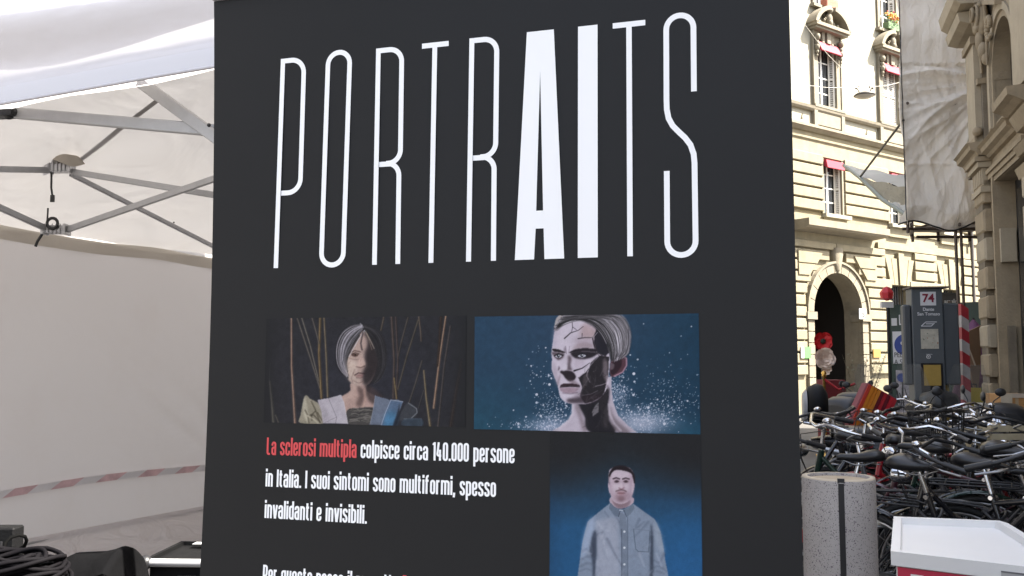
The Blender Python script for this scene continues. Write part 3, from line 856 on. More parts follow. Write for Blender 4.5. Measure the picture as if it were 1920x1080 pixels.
mb = MB(); mb.ball((.22, -.022, 1.86), (.035, .004, .035), 10, 6); mb.bar((.24, -.022, 1.84), (.33, -.022, 1.92), .004, .03); mb.bar((.24, -.022, 1.83), (.28, -.022, 1.70), .004, .03); mb.bar((.31, -.022, 1.85), (.31, -.022, 1.70), .004, .03); mb.build('walking_figure', M_WHT, hd)
text_obj('poster_text', 'PEDONI\nA SINISTRA', .13, M_BLACKP, hd, frame_M((.06, -.020, 1.60), (1, 0, 0), (0, 0, 1)), align='LEFT', xs=.8)
text_obj('spray_lettering', 'LO', .28, M_WHT, hd, frame_M((.15, -.008, 2.20), (1, 0, 0), (0, 0, 1)), align='LEFT', xs=.8)
MB().box(.03, .13, -.012, -.002, 2.19, 2.33).build('sticker', M_WHT, hd)
M_POST = mat('torn grey poster', (.36, .33, .35), .6, var=.5, vscale=12)
MB().box(.08, .34, -.012, -.002, .55, 1.36).build('torn_poster', M_POST, hd)
mb = MB(); mb.lathe([(.08, -.02), (.08, -.013)], (.18, 0, 1.22), 20, 'y'); mb.build('round_logo', M_BLUE, hd)
mb = MB()
for k in range(9):
    x0 = .09 + random.random() * .2; mb.bar((x0, -.016, .6 + random.random() * .4), (x0 + random.uniform(-.06, .06), -.016, .9 + random.random() * .35), .003, .014)
mb.build('scribble', M_BLACKP, hd)

# shop sign "amelo"
sg0 = at(1776, 566, 16.9)
sgn = thing('shop_sign', 'small dark sign with white letters amelo right of the totem top', 'sign', tuple(sg0), R(-4))
fr = MB(); fr.box(-.12, .20, 0, .06, .14, .17); fr.box(.18, .20, 0, .06, -.08, .14); fr.box(-.12, .18, .02, .05, -.08, .14); fr.build('board', mat('grey sign board', (.09, .085, .085), .5), sgn)
text_obj('lettering', 'amelo', .125, M_WHT, sgn, frame_M((.06, -.02, -.035), (1, 0, 0), (0, 0, 1)), xs=.8, bold=.004)
MB().tube([(.02, .035, -.16), (.02, .035, -sg0.z)], .02, 8).build('post', M_BLACKP, sgn)
# grille window + red lamp left of hoarding
rl = at(1663, 551, 17.0)
rs = thing('red_lantern', 'red faceted lantern on a post beside the hoarding', 'lantern', (rl.x, rl.y, 0))
mb = MB(); mb.lathe([(.02, -.13), (.11, -.09), (.13, .02), (.06, .12), (.01, .14)], (0, 0, rl.z), 7, smooth=False); mb.build('lamp_body', mat('red lantern', (.50, .02, .03), .4), rs)
MB().box(-.12, .10, -.04, .04, rl.z - .26, rl.z - .15).build('white_plate', M_WHT, rs)
MB().tube([(0, 0, 0), (0, 0, rl.z - .26)], .025, 8).build('post', M_BLACKP, rs)

# unseen building behind the gazebo, added to block sky light from the left
lb = thing('left_sky_blocker', 'unseen grey building added behind the white tent to block sky light', 'building', (-10.5, -6, 0), R(72.5))
w = MB(); lh = [(x, x + 1.3, z0, z0 + 2.2) for x in (1.5, 5.5, 9.5, 13.5, 17.5, 21.5) for z0 in (1.2, 5.6, 9.6)]
holes_wall(w, 0, 25, 0, 12, 0.0, 0.5, lh); w.build('street_wall', mat('grey render wall', (.17, .168, .17), .85, var=.12, vscale=2), lb, fixn=False)
MB().box(0, 25, .51, 8, 0, 12).build('core', M_NDK, lb)
for h in lh: MB().box(h[0], h[1], .3, .34, h[2], h[3]).build('window', M_GLASS, lb)
MB().box(-.2, 25.2, -.5, 8, 12.002, 12.3).build('roof', M_NDK, lb)
# ------------------------------------------------------------------ gazebo tent on the left
M_TENT = cloth_mat('white tent cloth', (0.50, 0.485, 0.48), 0.26, wrinkle=.18, wscale=1.5, dirt_shade=.18, dirt_shade_col=(.55, .50, .44))
M_TENTW = cloth_mat('white tent wall', (0.65, 0.63, 0.64), 0.38, wrinkle=.22, wscale=1.1, dirt_shade=.22, dirt_shade_col=(.55, .49, .46))
M_VAL = cloth_mat('white valance cloth', (0.62, 0.61, 0.64), 0.2, wrinkle=.25, wscale=1.8, dirt_shade=.35, dirt_shade_col=(.42, .39, .36), stretch=(.5, .5, 1.6))  # darker patches strengthened to paint shade into the valance folds
fd = Vector((0.918, -0.397, 0)).normalized()         # along the front
sdv = Vector((0.407, 0.914, 0)).normalized()         # along the side wall, away from us
TC = Vector((-3.83, 3.84, 0))
FW, SW = 4.0, 4.5
EZ = 2.36
def T(a, b, z): return TC + fd * a + sdv * b + Vector((0, 0, z))
tent = thing('gazebo', 'white folding gazebo with translucent walls and grey scissor frame', 'tent', tuple(TC), 0)
def TL(a, b, z): return T(a, b, z) - TC
apex = TL(FW / 2, SW / 2, 3.55)
def roof_tri(A, B, n=24):
    def fn(u, v):
        q = A * (1 - u) + B * u
        q = q * (1 - v) + apex * v
        return q + Vector((0, 0, -.05 * math.sin(math.pi * v) - .06 * math.sin(math.pi * u) * (1 - v) + .010 * math.sin(u * 31 + v * 9) * math.sin(math.pi * u)))
    return MB().grid(fn, n, n)
ez = EZ + .05
cs = [TL(0, 0, ez), TL(FW, 0, ez), TL(FW, SW, ez), TL(0, SW, ez)]
for i in range(4): roof_tri(cs[i], cs[(i + 1) % 4]).build('roof_panel', M_TENT, tent, fixn=False)
# valance along the front, billowing
def val(u, v):
    a = -.05 + (FW + .1) * u
    z = 2.335 + .46 * v
    out = -.10 - .035 * math.sin(v * 3.1 * 3.2 + u * 3 + .6) * (v > .16) - .02 * math.sin(u * 17 + v * 6) * v
    if v > .7: out += (v - .7) * .15
    return TL(a, out, z + .006 * math.sin(u * 9))
MB().grid(val, 80, 26).build('valance', M_VAL, tent, fixn=False)
mb = MB()
def hem(u, v): return TL(-.05 + (FW + .1) * u, -.112, 2.332 + .055 * v + .006 * math.sin(u * 9))
mb.grid(hem, 40, 2); mb.build('hem_band', cloth_mat('white hem', (.70, .70, .74), .2), tent, fixn=False)
mb = MB(); mb.tube([TL(-.05 + (FW + .1) * i / 30, -.113, 2.333 + .006 * math.sin(i / 30 * 9)) for i in range(31)], .005, 6); mb.build('piping', M_VAL, tent)
for (A, B) in (((0, -.0), (0, SW)), ((FW, 0), (FW, SW))):
    def vs_(u, v, A=A, B=B): return TL(A[0] + (B[0]-A[0])*u, A[1] + (B[1]-A[1])*u, EZ - .01 + .10 * v) + fd * (-.03 if A[0] == 0 else .03)
    MB().grid(vs_, 20, 3).build('side_valance', M_TENT, tent, fixn=False)
# side wall with sag and tension creases, hem, ground skirt
def wall(u, v):
    z = .45 - .06 * u + (EZ - .02 - .45 + .06 * u) * v
    sag = .05 * math.sin(math.pi * u * 2.2 + .5) * (1 - v) + .02 * math.sin(v * 5 + u * 7) + .012 * math.sin(u * 21 + v * 4) * (1 - v) + .010 * math.sin(u * 13 - v * 9)
    cr = 0
    for (cu, sl, am, wd) in ((.80, -.55, .030, .020), (.72, -.62, .022, .015), (.86, -.40, .02, .012)  ):
        cr += am * math.exp(-((u - cu - sl * (v - .35)) ** 2) / wd ** 2) * math.exp(-((v - .30) ** 2) / .03)
    return TL(.02 + sag * .5 + cr, .9 * 0 + SW * u, z)
MB().grid(wall, 150, 50).build('side_wall', M_TENTW, tent, fixn=False)
def skirt(u, v):
    return TL(.0 + .55 * (1 - v) ** 1.3 + .03 * math.sin(u * 23 + v * 6) * (1 - v), SW * u, .02 + (.46 - .06 * u) * v)
MB().grid(skirt, 60, 12).build('ground_skirt', cloth_mat('skirt cloth', (.66, .61, .60), .35, wrinkle=.5, wscale=2.5, dirt_shade=.5, dirt_shade_col=(.5, .45, .42), stretch=(1, 1, 3)), tent, fixn=False)
mb = MB(); mb.tube([Vector(wall(i / 40, 0)) + fd * .012 for i in range(41)], .008, 6); mb.build('hem_rope', mat('grey hem', (.28, .27, .26), .8), tent)
def headband(u, v): return Vector(wall(u, 1)) + fd * (.015 + .012 * math.sin(u * 40)) + Vector((0, 0, -.075 + .085 * v + .008 * math.sin(u * 21)))
MB().grid(headband, 60, 3).build('hook_band', cloth_mat('beige band', (.60, .56, .50), .4, dirt_shade=.6, dirt_shade_col=(.42, .38, .33)), tent, fixn=False)
def bwall(u, v): return TL(FW * u, SW + .02 * math.sin(u * 20 + v * 3), .05 + (EZ - .05) * v)
MB().grid(bwall, 40, 12).build('back_wall', M_TENTW, tent, fixn=False)
# ridge seams under the roof
for c in cs[0:4]:
    mb = MB()
    def seam(u, v, c=c):
        q = c + (apex - c) * u; side = (apex - c).cross(Vector((0, 0, 1))).normalized()
        return q + side * (.025 * (v - .5)) + Vector((0, 0, -.03 - .05 * math.sin(math.pi * u)))
    mb.grid(seam, 12, 1); mb.build('seam_tape', cloth_mat('seam tape', (.36, .345, .335), .1), tent, fixn=False)
# seam tape on the inside of the left roof panel
_n = (cs[3] - cs[0]).cross(apex - cs[0]).normalized()
def on_roof(px, py):
    r = pix_ray(px, py); o_ = Vector((0, 0, CAM_H)) - TC
    return o_ + r * ((cs[0] - o_).dot(_n) / r.dot(_n))
sa, sb_ = on_roof(312, 152), on_roof(132, 288)
mb = MB()
sd_s = (sb_ - sa).cross(_n).normalized() * .036; dn = Vector((0, 0, -.075))
mb.grid(lambda u, v: sa.lerp(sb_, u) + sd_s * (v - .5) + dn, 12, 1); mb.build('seam_tape', cloth_mat('seam tape', (.36, .345, .335), .1), tent, fixn=False)
# legs
for (a, b) in ((0.06, .06), (FW - .06, .06), (FW - .06, SW - .06), (.06, SW - .06)):
    mb = MB(); p = TL(a, b, 0); mb.box(p.x - .025, p.x + .025, p.y - .025, p.y + .025, 0.01, EZ); mb.build('leg', M_ALU, tent)
# scissor frame: placed where the photograph shows the bars
O = TC
def P3(px, py, Y): return at(px, py, Y) - O
def bar3(a, b, w=.034, h=.020, name='scissor_bar'):
    mb = MB(); mb.bar(a, b, h, w); return mb.build(name, M_ALU, tent, bevel=.003)
YT = 5.15
Th, Bh = P3(115, 316, YT), P3(106, 431, YT)
# side truss (runs away to the right behind the hub and back left)
bar3(P3(135, 322, YT), P3(440, 372, YT - .3)); bar3(P3(122, 432, YT), P3(440, 322, YT - .45))
bar3(P3(96, 319, YT), P3(-60, 316, YT - .6)); bar3(P3(92, 431, YT), P3(-60, 362, YT - .6))
bar3(P3(132, 326, YT + .08), P3(440, 482, YT + 1.7), .028); bar3(P3(140, 436, YT + .9), P3(440, 406, YT + 1.9), .03)
# front truss behind the valance
bar3(P3(30, 212, 2.92), P3(430, 247, 2.66), .036, .022); bar3(P3(262, 153, 2.78), P3(440, 283, 2.62), .036, .022)
mb = MB(); q = P3(8, 216, 2.93)
mb.bar(q + Vector((-.06, 0, 0)), q + Vector((.05, -.02, 0)), .05, .02); mb.ball(q + Vector((.025, -.02, -.006)), (.018, .016, .014), 10, 6); mb.ball(q + Vector((.045, -.02, .004)), (.014, .014, .014), 10, 6); mb.build('clamp_bracket', M_BLACKP, tent)
# hubs
for (h, up) in ((Th, True), (Bh, False)):
    mb = MB()
    mb.box(h.x - .055, h.x + .055, h.y - .04, h.y + .04, h.z - .022, h.z + .022)
    for k in range(5): mb.box(h.x - .05 + k * .022, h.x - .044 + k * .022, h.y - .048, h.y - .04, h.z - .03, h.z + .03)
    for s_ in (-1, 1): mb.box(h.x + s_ * .062 - .008, h.x + s_ * .062 + .008, h.y - .045, h.y + .03, h.z - .03, h.z + .03)
    mb.build('frame_hub', M_STEEL, tent, bevel=.002)
mb = MB()
def cap(u, v):
    a = u * 2 * math.pi
    r = .075 * (1 - v) ** .8 * (1 + .15 * math.sin(3 * a)) + .01
    return Th + Vector((.03 + r * math.cos(a), r * math.sin(a), .02 + .10 * v + .02 * math.sin(2 * a) * (1 - v)))
mb.grid(cap, 22, 8); mb.build('hub_cloth_cap', cloth_mat('beige cap cloth', (.40, .36, .31), .2), tent, fixn=False)
mb = MB(); mb.tube([Th + Vector((-.04, -.03, -.03)), Th + Vector((-.035, -.035, -.12)), Th + Vector((-.03, -.03, -.16))], .006, 6)
mb.box(Th.x - .037, Th.x - .015, Th.y - .04, Th.y - .03, Th.z - .20, Th.z - .16)
mb.tube([Bh + Vector((-.04, -.03, .02)), Bh + Vector((-.038, -.03, .12))], .005, 6)
mb.tube([Bh + Vector((-.06, -.03, -.02)), Bh + Vector((-.09, -.03, -.07)), Bh + Vector((-.1, -.03, -.10))], .008, 6)
mb.torus(Bh + Vector((.0, -.05, .03)), .03, .009, 'y', 14, 6)
mb.build('strap', M_BLACKP, tent)
# pivots
mb = MB()
for (px, py, Y) in ((342, 354, YT - .22), (328, 418, YT + 1.05), (396, 238, 2.64)):
    q = P3(px, py, Y); mb.ball(q + Vector((0, -.02, 0)), .006, 8, 6)
mb.build('rivet', M_BLACKP, tent)

# barrier tape inside the side wall, the veil of the cloth painted into its colours
M_TW = mat('tape white', (.66, .63, .63), .8, var=.08, vscale=8); M_TR = mat('tape hazed red', (.60, .40, .41), .8, var=.22, vscale=9)
tapep = thing('barrier_tape', 'red and white barrier tape on the tent side wall, cloth haze in its colours', 'barrier tape', tuple(TC), 0)
def tp_pt(t, o=.055):
    u = t; z = .785 - .065 * u + .010 * math.sin(u * 13)
    vv = (z - (.45 - .06 * u)) / (EZ - .02 - .45 + .06 * u)
    return Vector(wall(u, vv)) + fd * .03, z
ntape = 26
for k in range(ntape):
    u0, u1 = k / ntape, (k + 1) / ntape
    sk = .012
    mb = MB(); (a, _), (b, _) = tp_pt(u0), tp_pt(u1)
    h = .023
    dirv = (b - a)
    mb.add([a - dirv * .25 + Vector((0, 0, -h)), b - dirv * .25 + Vector((0, 0, -h)), b + dirv * .25 + Vector((0, 0, h)), a + dirv * .25 + Vector((0, 0, h))], [(0, 1, 2, 3)])
    mb.build('red_stripe' if k % 2 else 'white_stripe', M_TR if k % 2 else M_TW, tapep, fixn=False)

# ------------------------------------------------------------------ equipment in front of the tent wall
def ground_pt(px, Y): r = pix_ray(px, 900); return Vector((r.x / r.y * Y, Y, 0))
# flight case
fc0 = at(272, 1047, 2.75)
fcs = thing('flight_case', 'black flight case with aluminium edges beside the banner', 'flight case', (fc0.x, fc0.y, 0), R(-3))
H = fc0.z
M_CASE = mat('black laminate', (.006, .006, .0065), .6, spec=.12, var=.1, vscale=20, bump=.15, bscale=200)
MB().box(.01, .75, .012, .25, .05, H - .012).build('body', M_CASE, fcs)
mb = MB()
mb.tube([(.0, .0, H - .012), (.76, .0, H - .012)], .012, 10); mb.build('edge_profile', M_ALU, fcs)
mb = MB(); mb.box(0.0, .012, .014, .26, H - .03, H); mb.box(.75, .762, .014, .26, H - .03, H); mb.box(.012, .75, .25, .262, H - .03, H); mb.build('side_profile', M_CASE, fcs)
mb = MB(); mb.ball((.0, .0, H - .012), .022, 10, 8); mb.ball((.76, .0, H - .012), .022, 10, 8); mb.build('corner_ball', M_BLACKP, fcs)
mb = MB(); mb.box(.0, .76, .0, .011, H - .085, H - .07); mb.box(.10, .24, -.004, .002, H - .11, H - .05); mb.box(.45, .59, -.004, .002, H - .11, H - .05); mb.build('latch', M_ALU, fcs)
MB().box(.06, .40, .20, .235, H + .001, H + .003).build('label_strip', mat('pale strip', (.3, .3, .3), .5), fcs)
mb = MB()
for (x, y) in ((.06, .06), (.70, .06), (.06, .22), (.70, .22)): mb.ball((x, y, .03), (.03, .03, .03), 8, 6)
mb.build('castor', M_BLACKP, fcs)
# black bag
bp = at(185, 1075, 2.55)
bag = thing('equipment_bag', 'black soft equipment bag with a pointed top corner', 'bag', (bp.x, bp.y, 0), R(-5))
BT = at(242, 1021, 2.55).z
M_BAG = mat('black nylon', (.0035, .0035, .004), .95, spec=.06, var=.2, vscale=6, bump=.5, bscale=14)
def bagf(u, v):
    prof = [(-.30, .0), (-.275, .55), (-.20, .80), (-.115, .935), (-.09, .968), (-.065, .978), (0.02, .985), (.055, .993), (.075, 1.0), (.083, .995), (.088, .965), (.096, .9), (.102, .82), (.11, .6), (.112, .0)]
    t = u * (len(prof) - 1); i = min(int(t), len(prof) - 2); f = t - i
    x = prof[i][0] * (1 - f) + prof[i+1][0] * f; z = (prof[i][1] * (1 - f) + prof[i+1][1] * f) * BT
    b = math.sin(math.pi * v)
    return (x * (.8 + .2 * b) if False else x, -.10 + .20 * v + .02 * math.sin(u * 9), z - (1 - b) * .05 * (z / BT) + (.0 if b else 0))
mb = MB(); mb.grid(bagf, 42, 12)
f0 = [bagf(i / 42, 0) for i in range(43)]; mb.add(f0, [tuple(range(43))]); f1 = [bagf(i / 42, 1) for i in range(43)]; mb.add(f1, [tuple(reversed(range(43)))])
mb.build('shell', M_BAG, bag, fixn=False)
mb = MB(); mb.tube([(-.16, -.11, BT * .80), (-.05, -.115, BT * .87), (.06, -.112, BT * .925)], .003, 5); mb.build('seam', mat('bag piping', (.04, .037, .034), .6), bag)
# amplifier rack with coiled cable
rk = at(28, 1010, 2.3)
rack = thing('amplifier_rack', 'dark amplifier rack cut by the left edge of the picture', 'amplifier', (rk.x - .45, rk.y, 0), R(0))
MB().box(0, .447, 0, .05, .02, at(28, 990, 2.3).z).build('cabinet', M_CASE, rack, bevel=.004)
MB().box(.02, .42, -.006, 0, .1, at(28, 1000, 2.3).z - .02).build('front_grille', M_BLACKP, rack)
cc = at(12, 1062, 2.12)
coil = MB()
for k in range(28):
    rr_ = .108 - .008 * (k % 7) + random.uniform(-.004, .004)
    zc_ = -.035 + .011 * (k // 7) * 1.4 + .004 * math.sin(k * 2.1)
    ph = random.uniform(-.02, .02)
    coil.tube([(rr_ * math.cos(a) * 1.25 + ph, rr_ * math.sin(a) * .9 + random.uniform(-.002, .002), zc_ + .014 * math.sin(a * 2 + k)) for a in [2 * math.pi * i / 30 for i in range(30)]], .0052, 6, closed=True)
st = MB().box(cc.x - .24, cc.x + .03, cc.y - .06, cc.y + .02, .0, cc.z - .042).build('equipment_box', M_CASE)
tag(st, 'black equipment box carrying the coiled cable at the left edge', 'box')
co = coil.build('cable_coil', mat('black purple cable', (.004, .0035, .0045), .75, spec=.08), loc=tuple(cc))
tag(co, 'bundle of coiled dark cable lying at the bottom left edge', 'cable')
lp = MB(); pts = [(5, 1040), (10, 1018), (20, 1008), (36, 1003), (47, 1006), (50, 1014), (46, 1024), (34, 1031), (20, 1033), (6, 1034)]
lp.tube([at(x, y, 2.22 + .01 * i) for i, (x, y) in enumerate(pts)], .0042, 8)
lo = lp.build('cable_loop', mat('matt black cable', (.003, .003, .003), .8, spec=.05)); tag(lo, 'thin black cable standing up in a loop above the amplifier rack', 'cable')
# ------------------------------------------------------------------ roll-up banner
BC = Vector((-.06, 1.474, 0)); BROT = R(-17)
BU = Vector((math.cos(BROT), math.sin(BROT), 0)); BV = Vector((-math.sin(BROT), math.cos(BROT), 0))
def BP(s, z, o=0.0): return (s, -.05 * (z - 1.66) ** 2 - o, z)
M_BAN = mat('black banner print', (0.0090, 0.0088, 0.0096), 0.5, var=.12, vscale=2, spec=.24, bump=.05, bscale=3)
M_BACK = mat('grey banner backing', (.5, .5, .5), .6)
M_LET = mat('white banner ink', (.88, .88, .89), .45)
M_RED = mat('red banner ink', (.62, .055, .06), .45)
ban = thing('rollup_banner', 'tall black banner titled PORTRAITS with three printed photographs', 'banner', tuple(BC), BROT)
ZT, ZB = 2.196, .09
def bsheet(o, rev=False):
    return lambda u, v: BP(-.4965 + .993 * u, ZB + (ZT - ZB) * v, o)
MB().grid(bsheet(0), 2, 60).build('print_sheet', M_BAN, ban, fixn=False)
MB().grid(bsheet(-.0012), 2, 60).build('backing_sheet', M_BACK, ban, fixn=False)
mb = MB(); mb.box(-.50, .50, BP(0, 2.2)[1] - .010, BP(0, 2.2)[1] + .012, 2.197, 2.222); mb.build('top_rail', M_ALU, ban, bevel=.003)
MB().loft([(-.52, 0, 0, .09, .045), (.52, 0, 0, .09, .045)], 16, 3, Matrix.Translation((0, BP(0, .1)[1] + .03, .05))).build('cassette', M_ALU, ban)
mb = MB(); mb.tube([(0, .06, .08), (0, .02, 2.2)], .010, 8); mb.build('support_pole', M_ALU, ban)
for sx in (-.35, .35): MB().box(sx - .02, sx + .02, -.2, .28, .002, .012).build('foot', M_ALU, ban)

def round_path(pts, r, n=6, closed=False):
    out = []; m = len(pts)
    for i, p in enumerate(pts):
        if not closed and i in (0, m - 1): out.append(p); continue
        a, b = pts[i - 1], pts[(i + 1) % m]
        p_ = np.array(p, float); da = np.array(a, float) - p_; db = np.array(b, float) - p_
        la, lb = np.linalg.norm(da), np.linalg.norm(db)
        rr = min(r, la * .5 if (closed or i - 1 > 0) else la, lb * .5 if (closed or i + 1 < m - 1) else lb)
        A, B = p_ + da / la * rr, p_ + db / lb * rr
        for k in range(n + 1):
            t = k / n; q = (1 - t) ** 2 * A + 2 * t * (1 - t) * (p_ * .8 + (A + B) * .1) + t * t * B
            out.append(tuple(q))
    return out
def ribbon(mb, pts, w, o, closed=False, fn=BP):
    pts = [np.array(p, float) for p in pts]; m = len(pts); L_, R_ = [], []
    for i, p in enumerate(pts):
        if closed: d0 = p - pts[i - 1]; d1 = pts[(i + 1) % m] - p
        else: d0 = p - pts[max(i - 1, 0)]; d1 = pts[min(i + 1, m - 1)] - p
        if np.linalg.norm(d0) < 1e-9: d0 = d1
        if np.linalg.norm(d1) < 1e-9: d1 = d0
        d0 = d0 / np.linalg.norm(d0); d1 = d1 / np.linalg.norm(d1)
        n0 = np.array([-d0[1], d0[0]]); n1 = np.array([-d1[1], d1[0]]); n_ = n0 + n1; n_ = n_ / max(np.linalg.norm(n_), 1e-6)
        k = (w / 2) / max(.5, float(n_ @ n0))
        L_.append(p + n_ * k); R_.append(p - n_ * k)
    vs = [fn(q[0], q[1], o) for q in L_] + [fn(q[0], q[1], o) for q in R_]
    fs = [(i, i + m, (i + 1) % m + m, (i + 1) % m) for i in range(m if closed else m - 1)]
    mb.add(vs, fs)
LW = .0086; ZT0, ZB0 = 2.0778, 1.7092; zt = ZT0 - LW / 2
def lean(st, sb): return lambda a, z: (sb + (st - sb) * (z - ZB0) / (ZT0 - ZB0) + a, z)
def arc_xy(cx_, cz_, r, a0, a1, n=10): return [(cx_ + r * math.cos(R(a0 + (a1 - a0) * i / n)), cz_ + r * math.sin(R(a0 + (a1 - a0) * i / n))) for i in range(n + 1)]
def letter(paths, polys=()):
    mb = MB()
    for k, (P, cl) in enumerate(paths): ribbon(mb, P, LW, .0006 + .00012 * k, cl)
    for k, P in enumerate(polys): mb.add([BP(a, b, .0006 + .00012 * k) for a, b in P], [tuple(range(len(P)))])
    mb.build('title_letter', M_LET, ban, fixn=False)
f = lean(-.3554, -.3666); w_ = .0417; zm = 1.8401; r = .024
letter([([f(0, ZB0), f(0, ZT0)], False), ([f(a, b) for a, b in [(LW/2, zt)] + arc_xy(w_ - r, zt - r, r, 90, 0) + arc_xy(w_ - r, zm + r, r, 0, -90) + [(LW/2, zm)]], False)])
f = lean(-.2669, -.2789); w_ = .0415; r = w_ / 2
letter([([f(a, b) for a, b in arc_xy(r, 2.0784 - r, r, 180, 0, 16) + arc_xy(r, 1.7113 + r, r, 0, -180, 16)], True)])
for (st, sb) in ((-.1718, -.1786), (-.0034, -.0110)):
    f = lean(st, sb); w_ = .0432; zm = 1.8798; r = .022
    letter([([f(0, ZB0), f(0, ZT0)], False),
            ([f(a, b) for a, b in [(LW/2, zt)] + arc_xy(w_ - r, zt - r, r, 90, 0) + arc_xy(w_ - r, zm + r, r, 0, -80) + [(w_ - r - .004, zm)]], False),
            ([f(a, b) for a, b in [(LW/2, zm - .001), (.018, zm - .001)] + arc_xy(w_ - .002 - r, zm - r, r, 80, 0)[1:] + [(w_ - .0005, ZB0)]], False)])
letter([([(-.092, 2.0734), (-.0443, 2.0734)], False), ([(-.0690, 2.0734 - LW/2), (-.07665, ZB0)], False)])
A = dict(tl=(.0907, ZT0), tr=(.1356, ZT0), bl=(.0677, ZB0), br=(.1489, ZB0), it=(.1121, 2.0133), ibl=(.1035, 1.7871), ibr=(.1149, 1.7871), ll=(.1025, 1.7584), lr=(.1156, 1.7584), fl=(.0996, ZB0), fr=(.1167, ZB0))
mb = MB()
for P in ([A['tl'], A['bl'], A['fl'], A['ll'], A['ibl'], A['it']], [A['tl'], A['it'], A['tr']], [A['tr'], A['it'], A['ibr'], A['lr'], A['fr'], A['br']], [A['ibl'], A['ll'], A['lr'], A['ibr']]):
    mb.add([BP(a, b, .0006) for a, b in P], [tuple(range(len(P)))])
mb.build('title_letter', M_LET, ban, fixn=False)
letter([], [[(.1753, ZT0), (.1708, ZB0), (.2027, ZB0), (.2068, ZT0)]])
letter([([(.231, 2.0729), (.2822, 2.0729)], False), ([(.2566, 2.0729 - LW/2), (.2533, ZB0)], False)])
sp = [(.3546, 1.9585)] + arc_xy(.335, 2.0782 - .0207, .0207, 0, 180, 16) + [(.3128, 1.95), (.3130, 1.934), (.3155, 1.920), (.3215, 1.908), (.3300, 1.8985), (.3400, 1.888), (.3480, 1.8765), (.3525, 1.862), (.3535, 1.848)] + arc_xy(.3318, 1.7085 + .0213, .0213, 0, -180, 16) + [(.3114, 1.8386)]
letter([(sp, False)])

# condensed bold text face, drawn as strokes; x height = 1
GW = .262
G = {
 'a': (GW, [[(0,.70),(0,.93),(GW,.93),(GW,0)], [(GW,.56),(0,.56),(0,.07),(GW,.07)]]),
 'b': (GW, [[(0,0),(0,1.33)], [(0,.93),(GW,.93),(GW,.07),(0,.07)]]),
 'c': (GW, [[(GW,.64),(GW,.93),(0,.93),(0,.07),(GW,.07),(GW,.36)]]),
 'd': (GW, [[(GW,0),(GW,1.33)], [(GW,.93),(0,.93),(0,.07),(GW,.07)]]),
 'e': (GW, [[(GW,.34),(GW,.07),(0,.07),(0,.93),(GW,.93),(GW,.50),(.05,.50)]]),
 'f': (.18, [[(.2,1.26),(.04,1.26),(.04,0)], [(-.07,.93),(.2,.93)]]),
 'g': (GW, [[(GW,1),(GW,-.25),(0,-.25)], [(GW,.93),(0,.93),(0,.07),(GW,.07)]]),
 'i': (0, [[(0,0),(0,1)], [(0,1.12),(0,1.33)]]),
 'l': (0, [[(0,0),(0,1.33)]]),
 'm': (.54, [[(0,0),(0,1)], [(0,.93),(.27,.93),(.27,0)], [(.27,.93),(.54,.93),(.54,0)]]),
 'n': (GW, [[(0,0),(0,1)], [(0,.93),(GW,.93),(GW,0)]]),
 'o': (GW, [[(0,.07),(0,.93),(GW,.93),(GW,.07),'c']]),
 'p': (GW, [[(0,-.32),(0,1)], [(0,.93),(GW,.93),(GW,.07),(0,.07)]]),
 'q': (GW, [[(GW,-.32),(GW,1)], [(GW,.93),(0,.93),(0,.07),(GW,.07)]]),
 'r': (.17, [[(0,0),(0,1)], [(0,.70),(.01,.93),(.19,.93)]]),
 's': (GW, [[(GW,.72),(GW,.93),(0,.93),(0,.60),(GW,.42),(GW,.07),(0,.07),(0,.30)]]),
 't': (.17, [[(.04,1.24),(.04,.07),(.19,.07)], [(-.07,.93),(.19,.93)]]),
 'u': (GW, [[(0,1),(0,.07),(GW,.07)], [(GW,0),(GW,1)]]),
 'v': (GW, [[(-.01,1),(.12,.0)], [(.15,0),(.28,1)]]),
 'L': (.22, [[(0,1.30),(0,.07),(.24,.07)]]),
 'I': (0, [[(0,0),(0,1.30)]]),
 'P': (GW, [[(0,0),(0,1.30)], [(0,1.23),(GW,1.23),(GW,.52),(0,.52)]]),
 '1': (.10, [[(.10,0),(.10,1.30)], [(-.03,1.10),(.06,1.22)]]),
 '4': (.30, [[(.10,1.30),(-.01,.36),(.32,.36)], [(.22,.78),(.22,0)]]),
 '0': (GW, [[(0,.07),(0,1.23),(GW,1.23),(GW,.07),'c']]),
 '.': (0, [[(0,0),(0,.17)]]),
 ',': (0, [[(.01,.17),(-.03,-.16)]]),
}
TW = .168
def text_line(segs, s0, s1, zb, xh, name='text_line'):
    total = 0
    for body, _ in segs:
        for ch in body: total += .30 if ch == ' ' else G[ch][0] + TW + .055
    total -= .055
    k = (s1 - s0) / total; x = 0
    for body, m in segs:
        mb = MB()
        for ch in body:
            if ch == ' ': x += .30; continue
            w_, paths = G[ch]
            for i, P in enumerate(paths):
                cl = P[-1] == 'c'; P = [p for p in P if p != 'c']
                P = round_path(P, .13, 4, cl)
                P = [(s0 + (x + TW / 2 + a) * k, zb + b * xh) for a, b in P]
                # average stroke weight between both scales
                ribbon(mb, P, TW * k * 1.0, .0006 + .0001 * i, cl)
            x += w_ + TW + .055
        mb.build(name, m, ban, fixn=False)
XH = .0224
text_line([('La sclerosi multipla', M_RED), (' colpisce circa 140.000 persone', M_LET)], -.3752, .0683, 1.3882, XH)
text_line([('in Italia. I suoi sintomi sono multiformi, spesso', M_LET)], -.3750, .0381, 1.3350, XH)
text_line([('invalidanti e invisibili.', M_LET)], -.3746, -.1835, 1.2826, XH)
text_line([('Per questo nasce il progetto ', M_LET), ('Portraits', M_RED)], -.3728, -.0400, 1.1763, XH)

